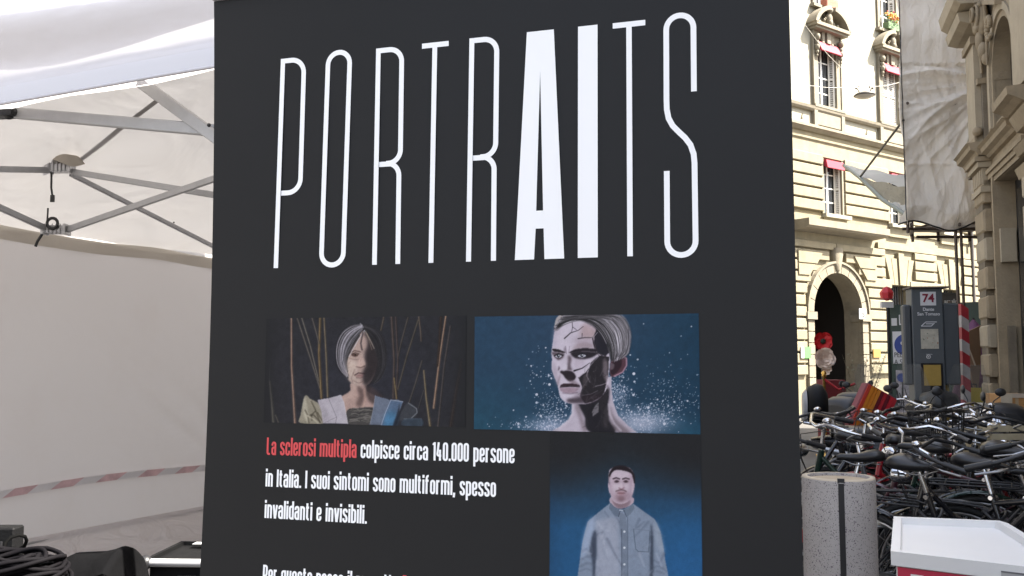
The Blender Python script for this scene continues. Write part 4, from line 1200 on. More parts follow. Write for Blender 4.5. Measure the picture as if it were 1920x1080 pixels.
# ---- printed pictures: flat prints painted in code on a fine mesh
GAIN = 1.45
class Print:
    def __init__(s, s0, s1, z0, z1, crop, scale, nx):
        ny = int(nx * (z1 - z0) / (s1 - s0)); s.nx, s.ny = nx, ny
        S, Z = np.meshgrid(np.linspace(s0, s1, nx), np.linspace(z1, z0, ny))
        s.S, s.Z = S, Z
        Yl = -.05 * (Z - 1.66) ** 2
        wx = BC.x + BU.x * S + BV.x * Yl; wy = BC.y + BU.y * S + BV.y * Yl; wz = Z - CAM_H
        d = wy * math.cos(PITCH) + wz * math.sin(PITCH); up = -wy * math.sin(PITCH) + wz * math.cos(PITCH)
        s.X = (960 + FPX * wx / d - crop[0]) * scale; s.Y = (540 - FPX * up / d - crop[1]) * scale
        s.unit = abs(s.X[0, -1] - s.X[0, 0]) / nx
        s.img = np.zeros((ny, nx, 3))
    def blur(s, m, sig):
        sig = sig / s.unit
        if sig < .3: return m
        rad = int(sig * 3) + 1; k = np.exp(-np.arange(-rad, rad + 1) ** 2 / (2 * sig * sig)); k /= k.sum()
        m = np.pad(m, rad, mode='edge')
        m = sum(k[i] * m[i:m.shape[0] - 2 * rad + i, :] for i in range(2 * rad + 1))
        return sum(k[i] * m[:, i:m.shape[1] - 2 * rad + i] for i in range(2 * rad + 1))
    def put(s, m, col, a=1.0):
        m = np.clip(m * a, 0, 1)[..., None]; s.img = s.img * (1 - m) + np.array(col, float) * m
    def poly(s, P, col, a=1.0, fe=3, smooth=True):
        P = np.array(P, float)
        if smooth:
            n = len(P); out = []
            for i in range(n):
                p0, p1, p2, p3 = P[i-1], P[i], P[(i+1) % n], P[(i+2) % n]
                for t in (0, .25, .5, .75):
                    out.append(.5 * ((2*p1) + (-p0+p2)*t + (2*p0-5*p1+4*p2-p3)*t*t + (-p0+3*p1-3*p2+p3)*t**3))
            P = np.array(out)
        ins = np.zeros(s.X.shape, bool); n = len(P)
        for i in range(n):
            x1, y1 = P[i]; x2, y2 = P[(i + 1) % n]
            if y1 == y2: continue
            c = (s.Y > min(y1, y2)) & (s.Y <= max(y1, y2)) & (s.X < (s.Y - y1) * (x2 - x1) / (y2 - y1) + x1)
            ins ^= c
        m = s.blur(ins.astype(float), fe)
        s.put(m, col, a); return m
    def line(s, P, w, col, a=1.0, fe=2, w1=None):
        """stroke tapering from w to w1"""
        P = [np.array(p, float) for p in P]; L_ = [0]
        for i in range(len(P) - 1): L_.append(L_[-1] + np.linalg.norm(P[i+1] - P[i]))
        best = np.full(s.X.shape, 1e9)
        if w1 is None: w1 = w
        for i in range(len(P) - 1):
            d = P[i+1] - P[i]; q = max(d @ d, 1e-9)
            t = np.clip(((s.X - P[i][0]) * d[0] + (s.Y - P[i][1]) * d[1]) / q, 0, 1)
            dist = np.hypot(s.X - P[i][0] - t * d[0], s.Y - P[i][1] - t * d[1])
            ww = w + (w1 - w) * (L_[i] + t * (L_[i+1] - L_[i])) / max(L_[-1], 1e-6)
            best = np.minimum(best, dist - ww / 2)
        m = np.clip(.5 - best / (2 * fe + s.unit), 0, 1); s.put(m, col, a)
    def curve(s, P, w, col, a=1.0, fe=2, w1=None):
        P = [np.array(q, float) for q in P]; out = []
        for i in range(len(P) - 1):
            p0, p1, p2, p3 = P[max(i-1, 0)], P[i], P[i+1], P[min(i+2, len(P)-1)]
            for t in (0, .34, .67): out.append(.5 * ((2*p1) + (-p0+p2)*t + (2*p0-5*p1+4*p2-p3)*t*t + (-p0+3*p1-3*p2+p3)*t**3))
        out.append(P[-1]); s.line(out, w, col, a, fe, w1)
    def strands(s, A, B, n, cols, w=(4, 8), a=.7, jit=7, fe=1.6, t0=0., t1=1.):
        A, B = np.array(A, float), np.array(B, float)
        for k in range(n):
            t = t0 + (t1 - t0) * rng.random(); i0 = 0 if rng.random() < .6 else rng.integers(0, len(A) // 2); i1 = len(A) if rng.random() < .5 else len(A) - rng.integers(0, len(A) // 3 + 1)
            off = rng.normal(0, jit, 2); P = (A * (1 - t) + B * t)[i0:max(i1, i0 + 3)] + off + rng.normal(0, jit * .25, (len(A[i0:max(i1, i0 + 3)]), 2))
            g_ = float(rng.choice(cols)); s.curve(P, rng.uniform(*w), (g_, g_ * .96, g_ * 1.0), a, fe, 2)
    def grain(s, am, lowf=.06):
        n1 = rng.normal(0, 1, s.img.shape[:2]); n2 = s.blur(rng.normal(0, 1, s.img.shape[:2]), 14); n2 /= max(n2.std(), 1e-6); n3 = s.blur(rng.normal(0, 1, s.img.shape[:2]), 9); n3 /= max(n3.std(), 1e-6)
        s.img *= (1 + am * n1 + lowf * n2 + lowf * .7 * n3)[..., None]
    def dots(s, P, col):
        for (x, y, r_, a) in P:
            m = np.clip(1.0 - (np.hypot(s.X - x, s.Y - y) - r_) / (s.unit * .9), 0, 1); s.put(m, col, a)
    def build(s, name, label=None):
        me = bpy.data.meshes.new(name); nx, ny = s.nx, s.ny
        Yl = -.05 * (s.Z - 1.66) ** 2 - .0007
        co = np.stack([s.S, Yl, s.Z], -1).reshape(-1, 3)
        i = np.arange(nx * ny).reshape(ny, nx)
        q = np.stack([i[1:, :-1], i[1:, 1:], i[:-1, 1:], i[:-1, :-1]], -1).reshape(-1, 4)
        me.vertices.add(len(co)); me.vertices.foreach_set('co', co.ravel())
        me.loops.add(q.size); me.loops.foreach_set('vertex_index', q.ravel().astype(np.int32))
        me.polygons.add(len(q)); me.polygons.foreach_set('loop_start', np.arange(0, q.size, 4, dtype=np.int32)); me.polygons.foreach_set('loop_total', np.full(len(q), 4, np.int32))
        me.update()
        c = np.clip(s.img / 255, 0, 1); Lm = c.mean(-1, keepdims=True); Ln = Lm + .045 * np.sin((Lm - .42) * 2 * np.pi) * (Lm > .2); c = np.clip(c * Ln / np.maximum(Lm, .02), 0, 1); c = np.where(c <= .04045, c / 12.92, ((c + .055) / 1.055) ** 2.4)
        s.img = np.clip(s.img, 0, 255); c = np.clip(c / GAIN - .006, .002, .85)
        at_ = me.color_attributes.new('print', 'FLOAT_COLOR', 'POINT')
        at_.data.foreach_set('color', np.concatenate([c.reshape(-1, 3), np.ones((nx * ny, 1))], 1).ravel().astype(np.float32))
        me.materials.append(attr_mat('printed picture', .42))
        o = bpy.data.objects.new(name, me); COL.objects.link(o); o.parent = ban
        if label: o['label'] = label
        return o
BK = (52, 52, 55)
# picture 1: woman with grey bob among bare stems
p = Print(-.3831, -.0145, 1.4425, 1.6215, (480, 570), 4.319, 400)
p.img[:] = (58, 57, 61)
p.put(np.exp(-((p.X - 900) / 620) ** 2 - ((p.Y - 640) / 420) ** 2), (62, 62, 74), .7)
stems = [((288,100),(290,500),(318,970),9,14,(176,134,110)), ((335,110),(440,430),(520,680),8,8,(124,112,100)), ((372,110),(440,330),(510,620),8,8,(130,120,108)),
 ((522,105),(512,400),(532,760),14,14,(150,118,72)), ((552,105),(570,420),(582,750),9,12,(140,120,90)), ((455,108),(490,230),(512,320),8,5,(120,108,96)),
 ((1036,108),(1025,160),(1012,215),9,7,(120,100,80)), ((1100,105),(1120,450),(1112,760),14,10,(110,88,78)), ((1132,105),(1150,450),(1136,765),10,9,(105,84,78)),
 ((1232,110),(1180,300),(1152,420),8,6,(105,92,80)), ((1315,130),(1220,430),(1150,690),8,7,(112,98,80)), ((1320,105),(1335,230),(1338,300),8,6,(125,104,86)),
 ((1345,460),(1290,650),(1240,800),8,7,(104,94,86)), ((1360,540),(1380,760),(1412,990),8,14,(150,128,92)), ((1538,100),(1490,420),(1440,840),9,12,(185,140,108)),
 ((1500,110),(1488,300),(1470,500),16,10,(84,62,52)), ((1575,180),(1525,500),(1475,990),10,10,(100,88,84)), ((1665,470),(1620,720),(1580,990),16,20,(84,66,60)),
 ((112,620),(130,800),(142,950),8,16,(140,130,108)), ((118,480),(114,560),(112,620),5,6,(86,86,88)), ((1360,700),(1335,780),(1318,840),6,6,(90,84,84)), ((1120,600),(1130,690),(1140,768),7,8,(160,130,80)), ((160,900),(172,930),(182,955),6,7,(120,112,96))]
for (a, b, c, w0, w1, col) in stems:
    gm_ = sum(col) / 3; col = tuple(v * .72 + gm_ * .28 for v in col)
    p.line([a, b, c], w0 * 1.9, tuple(v * .72 for v in col), .45, 5, w1 * 1.9); p.line([a, b, c], w0, col, .95, 2, w1)
    p.line([(a[0] + 5, a[1]), (b[0] + 5, b[1]), (c[0] + 5, c[1])], w0 * .5, tuple(v * .45 for v in col), .7, 2, w1 * .5)
p.poly([(770,640),(765,700),(700,745),(640,800),(740,900),(900,880),(1020,800),(960,740),(900,700),(890,640)], (178,150,140), 1, 4)
p.poly([(815,660),(870,690),(880,760),(850,830),(810,820),(835,740)], (86,68,66), .7, 12)
p.poly([(900,650),(1040,760),(990,820),(920,790),(892,720)], (80,66,66), .8, 10)
p.line([(800,670),(770,740),(700,780)], 30, (196,170,156), .5, 12)
p.line([(880,690),(884,780),(870,830)], 10, (196,160,140), .5, 6)
p.poly([(398,745),(362,900),(360,962),(545,966),(540,850),(500,800),(440,768)], (150,142,124), 1, 3)
p.poly([(398,745),(380,840),(400,930),(430,960),(420,860)], (186,178,158), .8, 5)
for q in ([(430,960),(420,900),(400,860)], [(520,955),(470,900),(440,900)], [(480,870),(450,900),(455,940)], [(535,940),(500,880)], [(450,790),(480,850),(520,960)]): p.line(q, 9, (74,66,54), .7, 4)
p.line([(420,905),(470,935),(500,960)], 10, (205,196,172), .7, 4)
p.poly([(740,860),(850,840),(950,838),(945,900),(925,975),(745,970)], (86,82,80), 1, 3)
for k in range(34):
    x0 = rng.uniform(742, 900); y0 = rng.uniform(852, 965); p.line([(x0, y0), (x0 + 30, y0 - rng.uniform(0, 14)), (x0 + 60, y0 + rng.uniform(-8, 8))], 5, rng.choice([(140,134,126), (48,46,48), (112,106,100)]), .75, 2)
p.poly([(500,778),(600,760),(690,735),(712,790),(745,970),(545,966),(530,860)], (184,176,182), 1, 2.5, False)
p.poly([(500,778),(530,860),(545,966),(600,966),(570,860),(540,790)], (160,152,158), .6, 8, False)
p.line([(588,762),(630,860),(655,920),(645,966)], 3, (110,104,112), .9, 1.5); p.line([(655,915),(560,960)], 3, (120,114,120), .7, 2); p.line([(712,790),(745,970)], 4, (214,208,212), .7, 2)
p.poly([(968,742),(1060,768),(1090,780),(1150,775),(1190,792),(1160,880),(1120,985),(925,975),(950,860)], (112,120,136), 1, 2.5, False)
p.poly([(1090,780),(1190,790),(1150,880),(1128,985),(1020,982),(1050,880)], (92,112,138), .95, 3, False)
p.poly([(1060,880),(1140,880),(1125,985),(1040,985)], (76,128,164), .75, 16)
p.line([(1092,782),(1050,880),(1015,982)], 4, (176,182,198), .9, 1.5); p.line([(1092,776),(1190,792)], 5, (170,176,190), .9, 2); p.line([(968,742),(950,860),(925,975)], 4, (150,154,166), .8, 2)
p.poly([(1165,800),(1160,900),(1135,985),(1110,985),(1145,880)], (44,46,56), .8, 5)
p.poly([(1240,800),(1305,850),(1300,900),(1260,925),(1190,945),(1165,930),(1190,850)], (74,76,82), 1, 3)
p.line([(1235,802),(1300,846),(1306,880),(1262,922)], 6, (150,152,156), .8, 2); p.line([(1200,930),(1340,930),(1340,990)], 5, (128,134,146), .7, 2)
p.poly([(1200,935),(1340,930),(1340,992),(1190,985)], (70,84,98), .8, 3)
p.poly([(856,160),(760,180),(690,230),(655,310),(645,400),(652,490),(690,560),(745,600),(790,640),(960,640),(1030,560),(1055,440),(1050,320),(1000,220),(930,175)], (42,40,46), 1, 4)
p.poly([(860,215),(800,300),(735,410),(728,480),(745,600),(790,650),(840,662),(900,655),(950,600),(985,480),(975,380),(930,280)], (176,152,142), 1, 4)
p.poly([(868,230),(905,300),(880,420),(890,500),(862,560),(880,660),(940,620),(1000,500),(990,370),(930,260)], (56,49,52), .88, 12)
p.poly([(730,440),(790,450),(830,500),(810,560),(840,640),(790,645),(745,590)], (206,186,172), .7, 12)
p.poly([(772,411),(800,401),(832,409),(820,424),(788,424)], (92,68,60), .9, 3); p.line([(762,395),(800,378),(850,388)], 8, (80,62,58), .8, 4)
p.line([(760,440),(800,452),(835,448)], 5, (120,98,90), .6, 4); p.line([(745,520),(790,500)], 4, (150,124,116), .5, 5)
p.poly([(838,440),(870,440),(884,490),(850,512),(820,505)], (200,172,160), .8, 6); p.line([(815,508),(850,515),(880,502)], 7, (88,64,60), .7, 4)
p.line([(802,576),(830,558),(852,560),(880,564)], 7, (70,46,48), .9, 3); p.poly([(808,580),(845,570),(872,575),(850,590),(815,590)], (140,98,98), .7, 4); p.line([(815,596),(845,600),(866,592)], 5, (96,66,66), .6, 4)
p.line([(790,560),(775,600),(785,640)], 5, (120,98,92), .6, 5); p.line([(765,470),(735,520)], 4, (150,128,120), .5, 4)
OA = [(862,165),(775,180),(702,228),(660,310),(650,400),(662,490),(698,556),(745,600)]; OB = [(868,200),(838,255),(806,310),(780,352),(758,392),(742,430),(734,470),(736,520)]
p.strands(OA, OB, 60, [40, 52, 66], (7, 12), .8, 5, 3)
p.strands(OA, OB, 130, [118, 100, 76, 146, 56, 160, 90, 44, 66], (2.5, 5.5), .62, 5, 1.4, .02, .95)
p.strands(OA, OB, 18, [195, 205, 180], (2, 3.5), .55, 4, 1.2, .1, .6)
RA = [(870,165),(965,190),(1030,270),(1056,400),(1045,520),(1004,606),(960,645)]; RB = [(880,215),(928,280),(960,350),(985,430),(990,500),(975,560),(950,610)]
p.strands(RA, RB, 50, [34, 42, 50, 62], (4, 9), .6, 5, 2)
p.strands(RA, RB, 14, [86, 74, 98], (2, 4), .5, 5, 1.5)
p.line([(880,215),(830,290),(790,360),(755,425)], 6, (206,200,204), .95, 2, 4); p.line([(888,222),(925,290),(958,360)], 6, (186,170,154), .9, 2, 4); p.line([(900,240),(925,320),(940,370)], 4, (150,130,112), .8, 2)
p.line([(868,225),(850,320),(860,370)], 10, (58,50,52), .8, 4); p.line([(850,380),(862,420)], 6, (210,190,180), .4, 4)
p.line([(846,158),(870,190)], 6, (180,178,186), .7, 3)
p.poly([(735,450),(760,470),(800,480),(790,540),(760,600),(740,560)], (214,192,176), .5, 16)
p.poly([(880,400),(905,470),(895,560),(905,640),(1000,560),(990,400)], (40,34,36), .2, 18)
p.line([(800,530),(790,560),(800,580)], 4, (130,104,98), .6, 4); p.line([(770,460),(750,480),(742,500)], 3, (150,122,112), .5, 3); p.line([(790,620),(830,640),(870,630)], 5, (112,84,78), .5, 5)
p.dots([(806, 412, 4, .9)], (24, 18, 18)); p.line([(778,404),(806,394),(836,404)], 5, (44,30,28), .8, 2)
p.grain(.03, .02)
for sgn, edge in ((1, p.S[0, 0]), (-1, p.S[0, -1])):
    p.put(np.clip(1 - (p.S - edge) * sgn / .03, 0, 1), BK, .95)
p.build('printed_picture', 'printed picture of a woman with a grey bob in a puffed dress before bare stems')
# picture 2: cropped blond head with cracked face on blue
p = Print(0.0, .3560, 1.4398, 1.6195, (880, 570), 4.154, 430)
p.img[:] = (50, 80, 106)
p.put(np.clip((p.X - 900) / 900, 0, 1), (34, 72, 98), .8); p.put(np.clip((p.Y - 500) / 500, 0, 1) * np.clip((700 - p.X) / 600, 0, 1), (42, 92, 112), .7)
p.put(np.exp(-((p.X - 900) / 500) ** 2 - ((p.Y - 150) / 240) ** 2), (62, 82, 108), .6); p.put(np.clip((p.Y - 850) / 200, 0, 1) * np.clip((p.X - 1500) / 200, 0, 1), (40, 104, 128), .5)
D = []
def cloud(n, mx, my, sx, sy, r0, r1, rot=0.0):
    for _ in range(n):
        a, b = rng.normal(0, 1), rng.normal(0, 1); x = mx + a * sx * math.cos(rot) - b * sy * math.sin(rot); y = my + a * sx * math.sin(rot) + b * sy * math.cos(rot)
        if 40 < x < 1800 and 90 < y < 1018: D.append((x, y, rng.uniform(r0, r1) if rng.random() < .92 else r1 * 2.2, rng.uniform(.25, .95)))
p.put(np.exp(-((p.X - 1330) / 240) ** 2 - ((p.Y - 930) / 95) ** 2), (200, 200, 216), .72); p.put(np.exp(-((p.X - 640) / 190) ** 2 - ((p.Y - 960) / 75) ** 2), (186, 190, 210), .62)
p.put(np.exp(-((p.X - 1150) / 90) ** 2 - ((p.Y - 720) / 110) ** 2), (150, 158, 180), .35)
cloud(620, 1360, 890, 190, 60, .5, 2.0, -.25); cloud(380, 660, 880, 90, 85, .5, 2.0, -.5); cloud(260, 1160, 700, 50, 80, .5, 2); cloud(200, 1450, 700, 190, 150, .4, 1.6); cloud(60, 560, 560, 70, 110, .5, 1.8); cloud(160, 500, 950, 170, 30, .5, 2)
p.dots(D, (222, 222, 236))
p.dots([(525,705,8,.9),(625,627,8,.9),(525,768,7,.8),(558,872,7,.9),(1282,543,9,.95),(1287,605,6,.8),(1278,708,7,.9),(383,932,7,.8),(1520,932,9,.9),(1395,806,8,.9),(1312,432,5,.8),(1254,397,4,.8),(1730,175,4,.7),(475,600,4,.8),(345,827,4,.8),(1466,744,5,.8),(525,553,4,.8),(620,558,5,.8),(640,580,5,.8),(1358,155,3,.7),(1650,250,3,.6),(1560,380,3,.6)], (230, 230, 242))
p.poly([(800,770),(800,850),(770,905),(700,960),(640,990),(1310,1002),(1240,950),(1160,870),(1120,760),(1108,650),(1110,560),(1000,600)], (196,184,196), 1, 3, False)
p.poly([(850,770),(900,880),(925,990),(1135,1000),(1090,900),(1085,760),(1090,660),(1040,640),(960,740)], (34,32,38), .97, 8)
p.poly([(850,780),(880,870),(915,985),(880,985),(850,880),(820,800)], (120,106,112), .6, 10)
p.poly([(1088,780),(1140,890),(1230,970),(1260,1000),(1140,995),(1100,900)], (92,78,82), .6, 12)
p.poly([(975,800),(1010,760),(1010,840),(962,876),(955,840)], (128,122,126), .9, 3, False); p.poly([(1010,740),(1060,690),(1086,720),(1060,800),(1020,830)], (50,46,50), .9, 3, False); p.poly([(1040,830),(1085,790),(1080,960),(1040,940)], (104,94,98), .5, 10)
p.poly([(690,95),(780,86),(960,84),(1165,88),(1220,130),(1250,210),(1250,300),(1230,395),(1150,425),(1100,400),(1080,300),(1000,170),(900,118),(800,104),(710,140),(670,190),(664,170)], (176,166,164), 1, 3)
p.poly([(705,140),(790,110),(900,118),(990,160),(1045,240),(1085,340),(1098,440),(1085,560),(1075,650),(1020,730),(930,775),(820,778),(760,770),(715,735),(700,690),(688,630),(660,560),(642,500),(645,430),(640,380),(652,300),(668,205)], (214,202,214), 1, 3)
p.poly([(900,150),(1000,210),(980,260),(900,270),(860,230)], (168,140,138), .65, 14); p.poly([(1000,170),(1060,260),(1090,380),(1060,410),(1000,380),(970,300),(975,240)], (36,34,42), .97, 4, False)
p.poly([(860,120),(1000,150),(1060,230),(1090,330),(1050,290),(980,190),(900,140)], (60,54,60), .85, 6)
p.poly([(1010,400),(1090,410),(1082,560),(1062,650),(1040,715),(960,760),(900,775),(860,715),(880,650),(852,580),(880,545),(925,530),(945,460)], (50,45,50), .96, 3, False)
p.poly([(1050,420),(1080,470),(1070,600),(1045,560),(1040,480)], (140,126,130), .7, 7); p.poly([(890,560),(920,520),(930,560),(915,640),(880,660)], (96,86,90), .7, 6, False); p.line([(925,500),(915,560),(940,610)], 5, (170,158,164), .7, 2)
p.poly([(860,300),(960,310),(960,345),(880,350),(800,355)], (150,130,132), .6, 10)
p.poly([(648,350),(690,352),(742,372),(745,382),(700,376),(655,368)], (40,34,38), .95, 3); p.poly([(775,380),(820,354),(900,344),(985,352),(985,372),(900,368),(800,378)], (34,28,34), .97, 4)
p.poly([(640,375),(700,376),(742,385),(730,420),(690,438),(655,400)], (88,76,82), .85, 6); p.poly([(790,378),(900,368),(1000,380),(960,415),(880,432),(820,420)], (44,38,44), .95, 6)
for (ex, ey, rw) in ((695, 405, 26), (878, 402, 34)):
    p.poly([(ex-rw, ey+2), (ex, ey-14), (ex+rw, ey), (ex, ey+15)], (206,204,214), .95, 2); p.poly([(ex-13, ey), (ex, ey-15), (ex+13, ey), (ex, ey+14)], (52,56,66), 1, 2); p.dots([(ex+3, ey-5, 3, .9)], (235,235,240))
    p.line([(ex-rw-6, ey), (ex, ey-18), (ex+rw+8, ey-4)], 8, (28,24,30), .95, 2); p.line([(ex-rw, ey+10), (ex, ey+22), (ex+rw, ey+10)], 5, (90,76,84), .7, 3)
p.poly([(745,330),(752,372),(742,378),(735,350)], (110,98,108), .6, 4); p.line([(750,330),(757,385)], 5, (90,78,88), .7, 3); p.line([(782,330),(775,380)], 5, (110,98,106), .6, 3)
p.poly([(770,400),(800,420),(790,480),(805,520),(760,512),(765,460)], (84,70,76), .8, 8)
p.poly([(705,528),(740,512),(800,525),(830,560),(820,590),(780,600),(750,580),(730,552)], (38,30,36), .95, 5); p.poly([(700,480),(705,505),(690,525),(694,495)], (70,58,64), .7, 4); p.poly([(748,470),(764,480),(756,515),(725,520),(732,490)], (224,214,224), .8, 6); p.line([(762,515),(800,518)], 6, (190,178,188), .7, 3)
p.poly([(700,560),(712,540),(706,590),(690,640),(684,610)], (120,104,110), .6, 6); p.poly([(760,580),(830,600),(860,640),(840,650),(790,620)], (110,92,98), .6, 8)
p.poly([(705,640),(740,618),(800,620),(850,628),(862,640),(800,640),(735,645)], (62,44,52), .95, 3); p.poly([(705,655),(760,650),(850,655),(820,690),(760,694),(722,684)], (160,136,148), .9, 4); p.line([(708,648),(780,642),(858,645)], 6, (30,22,28), .95, 2); p.line([(730,694),(790,700),(840,690)], 8, (90,72,82), .7, 5)
p.poly([(720,700),(800,710),(880,712),(820,735),(760,740)], (226,216,228), .7, 8); p.poly([(760,740),(860,720),(960,700),(1040,715),(960,765),(840,775),(770,768)], (62,50,58), .8, 9)
for q, w0 in (([(742,268),(790,225),(850,205),(888,175)], 9), ([(800,130),(805,180),(798,215)], 5), ([(805,180),(835,200)], 4), ([(848,270),(900,262),(960,262),(998,222)], 9), ([(880,230),(878,262)], 5), ([(960,262),(968,310),(985,375),(1020,410)], 10), ([(818,520),(880,500),(940,458)], 14), ([(850,575),(900,548),(930,505)], 8), ([(900,640),(960,690),(880,715)], 6), ([(990,640),(1060,620),(1050,690)], 5), ([(968,300),(1000,380),(1040,405)], 8)):
    p.line(q, w0, (34,28,34), .9, 1.6, 3)
p.line([(950,268),(975,250),(998,222)], 4, (220,210,220), .8, 1.5); p.line([(985,640),(1030,630),(1062,618)], 4, (190,180,188), .8, 2); p.line([(845,580),(890,540),(950,470),(1010,405)], 4, (206,196,206), .7, 2); p.line([(880,712),(950,700),(1000,675)], 4, (150,140,148), .6, 2)
p.line([(1075,560),(1068,620),(1080,660)], 7, (196,180,190), .7, 4)
p.poly([(1105,430),(1140,400),(1195,393),(1226,425),(1226,475),(1195,530),(1140,562),(1098,556)], (104,70,80), 1, 3); p.poly([(1115,455),(1150,425),(1185,430),(1180,490),(1130,545),(1105,540)], (44,30,38), .85, 6)
p.line([(1180,395),(1224,425),(1226,478),(1195,530),(1130,562)], 9, (190,150,166), .9, 3); p.poly([(1100,460),(1130,470),(1125,505),(1100,510)], (120,104,112), .8, 4)
HA = [(740,96),(900,84),(1060,82),(1180,104),(1240,190),(1250,280),(1232,370),(1190,412)]; HB = [(670,200),(735,138),(850,118),(960,158),(1030,225),(1070,300),(1095,380),(1105,440)]
p.strands(HA, HB, 90, [120, 84, 60, 150, 44], (6, 13), .7, 8, 3)
p.strands(HA, HB, 170, [215, 190, 235, 160, 110, 70, 205, 240], (3, 6.5), .62, 8, 1.5)
p.strands(HA, HB, 40, [245, 238, 228], (2.5, 5), .7, 8, 1.3, .1, .6)
p.strands(HA, HB, 30, [40, 52, 34], (3, 6), .6, 6, 1.5, .55, 1.0)
p.strands(HA, HB, 70, [60, 90, 120, 48, 140], (2.5, 6), .5, 9, 1.5, 0, .55)
p.poly([(860,250),(960,262),(970,320),(900,330),(840,320),(800,290)], (150,132,140), .45, 22); p.poly([(660,200),(690,180),(680,300),(655,340)], (186,172,186), .6, 12)
p.poly([(650,450),(668,470),(690,560),(700,640),(680,620),(652,540)], (160,144,156), .6, 12); p.poly([(820,430),(900,440),(870,500),(830,500)], (176,160,172), .5, 14); p.poly([(860,620),(880,690),(850,735),(800,730),(840,680)], (120,104,114), .5, 12)
for k in range(40):
    x0, y0 = rng.uniform(890, 1070), rng.uniform(430, 730); p.line([(x0, y0), (x0 + rng.normal(0, 22), y0 + rng.normal(0, 26)), (x0 + rng.normal(0, 34), y0 + rng.normal(0, 40))], rng.uniform(3, 9), rng.choice([(96,88,94), (28,24,28), (130,120,126), (66,60,66)]), .45, 3, 2)
for k in range(24):
    x0, y0 = rng.uniform(900, 1080), rng.uniform(760, 960); p.line([(x0, y0), (x0 + rng.normal(0, 20), y0 + rng.normal(20, 30))], rng.uniform(4, 9), rng.choice([(84,78,84), (24,22,26), (60,54,60)]), .4, 4, 2)
p.line([(1086,780),(1096,860),(1130,930),(1180,985)], 12, (226,216,226), .6, 7); p.line([(806,790),(800,860),(770,910),(705,965)], 14, (232,222,232), .6, 9)
p.grain(.02, .012)
p.line([(1240,200),(1250,290),(1225,390)], 8, (60,60,72), .5, 6)
for k in range(10): p.line([(1120 + k * 11, 380 + k % 3 * 8), (1112 + k * 11, 430 + rng.uniform(-20, 10))], 6, (80,74,80), .5, 3)
p.build('printed_picture', 'printed picture of a cropped blond head with cracked skin on a blue ground')
# picture 3: man in grey shirt
p = Print(.1253, .3565, 1.135, 1.438, (1000, 830), 4.32, 300)
p.img[:] = BK
m_ = np.clip((p.Y - 60) / 620, 0, 1)
p.put(m_ ** 1.35, (46, 100, 148), .95)
p.put(np.exp(-((p.X - 1230) / 260) ** 2 - ((p.Y - 1000) / 420) ** 2), (50, 108, 164), .6)
p.put(np.exp(-((p.X - 720) / 560) ** 2 - ((p.Y - 560) / 420) ** 2), (46, 92, 128), .45)
p.put(np.clip((260 - p.X) / 130, 0, 1) * .6, (40, 72, 104), .6); p.put(np.clip((480 - p.Y) / 420, 0, 1) * np.clip(np.abs(p.X - 720) / 620 + .1, 0, 1), BK, 1)
p.poly([(632,440),(630,500),(700,535),(800,500),(800,440)], (190,170,180), 1, 3)
p.poly([(640,460),(700,490),(790,470),(760,520),(700,535),(660,510)], (120,96,104), .7, 7)
SH = (134, 146, 164)
p.poly([(620,490),(700,560),(810,495),(900,560),(985,620),(1030,720),(1055,850),(1070,960),(1095,1080),(1110,1500),(340,1500),(360,1080),(380,930),(400,800),(440,640),(520,570)], SH, 1, 3, False)
p.poly([(500,640),(640,600),(690,620),(700,900),(710,1500),(505,1500),(515,900)], (164,168,182), .8, 14, False); p.poly([(400,800),(440,650),(500,600),(480,740),(400,960)], (168,182,206), .7, 12); p.poly([(1000,640),(1045,780),(1060,900),(1000,840),(980,700)], (160,170,184), .7, 12)
p.poly([(490,720),(515,760),(505,1080),(500,1400),(470,1400),(480,1000),(460,860)], (62,70,88), .8, 8); p.poly([(950,720),(965,700),(975,900),(960,1400),(940,1400)], (62,70,86), .8, 7)
for q, w0 in (([(500,760),(530,735),(560,725)], 8), ([(610,600),(580,560)], 6), ([(860,620),(830,690),(900,640)], 14), ([(930,640),(880,700),(820,760)], 14), ([(600,780),(660,900),(720,1000)], 18), ([(700,640),(716,760)], 10), ([(640,560),(700,640)], 6), ([(400,940),(440,920),(490,940)], 12), ([(385,1000),(440,975),(490,990)], 12), ([(380,1040),(430,1020),(480,1040)], 8), ([(1060,900),(1020,970),(980,950)], 14), ([(1080,1040),(1020,1000),(980,1010)], 10), ([(430,860),(400,880)], 8), ([(1000,1040),(1060,1060)], 8)):
    p.curve(q, w0 * 1.3, (96, 104, 122), .5, 9, 5)
for q, w0 in (([(520,640),(560,700),(640,720)], 16), ([(520,960),(505,1080)], 22), ([(860,900),(900,1000)], 20), ([(410,880),(470,900)], 12), ([(1000,900),(1040,1000)], 12), ([(560,760),(600,900)], 26)):
    p.line(q, w0, (186, 190, 204), .45, 8, 6)
p.poly([(690,560),(745,580),(762,700),(765,1500),(715,1500),(716,760),(700,620)], (120,130,146), .85, 2, False); p.line([(716,700),(716,1500)], 4, (70,78,94), .8, 2); p.line([(764,600),(768,1500)], 4, (84,92,108), .8, 2)
for yy in (720, 850, 985, 1120, 1255, 1390): p.dots([(738, yy, 7, .95)], (236, 240, 246))
p.line([(812,700),(830,860),(850,880),(935,885),(945,720)], 4, (76,86,100), .9, 1.6); p.line([(812,700),(945,712)], 3, (110,118,132), .7, 2)
p.poly([(628,488),(612,530),(660,590),(690,600),(706,545),(650,512)], (108,120,138), 1, 2, False); p.poly([(808,495),(822,530),(790,575),(756,600),(724,545),(770,525)], (116,128,144), 1, 2, False); p.line([(690,600),(706,548),(735,548),(756,600)], 4, (64,72,88), .9, 1.6); p.line([(702,546),(722,548)], 10, (220,222,230), .9, 2)
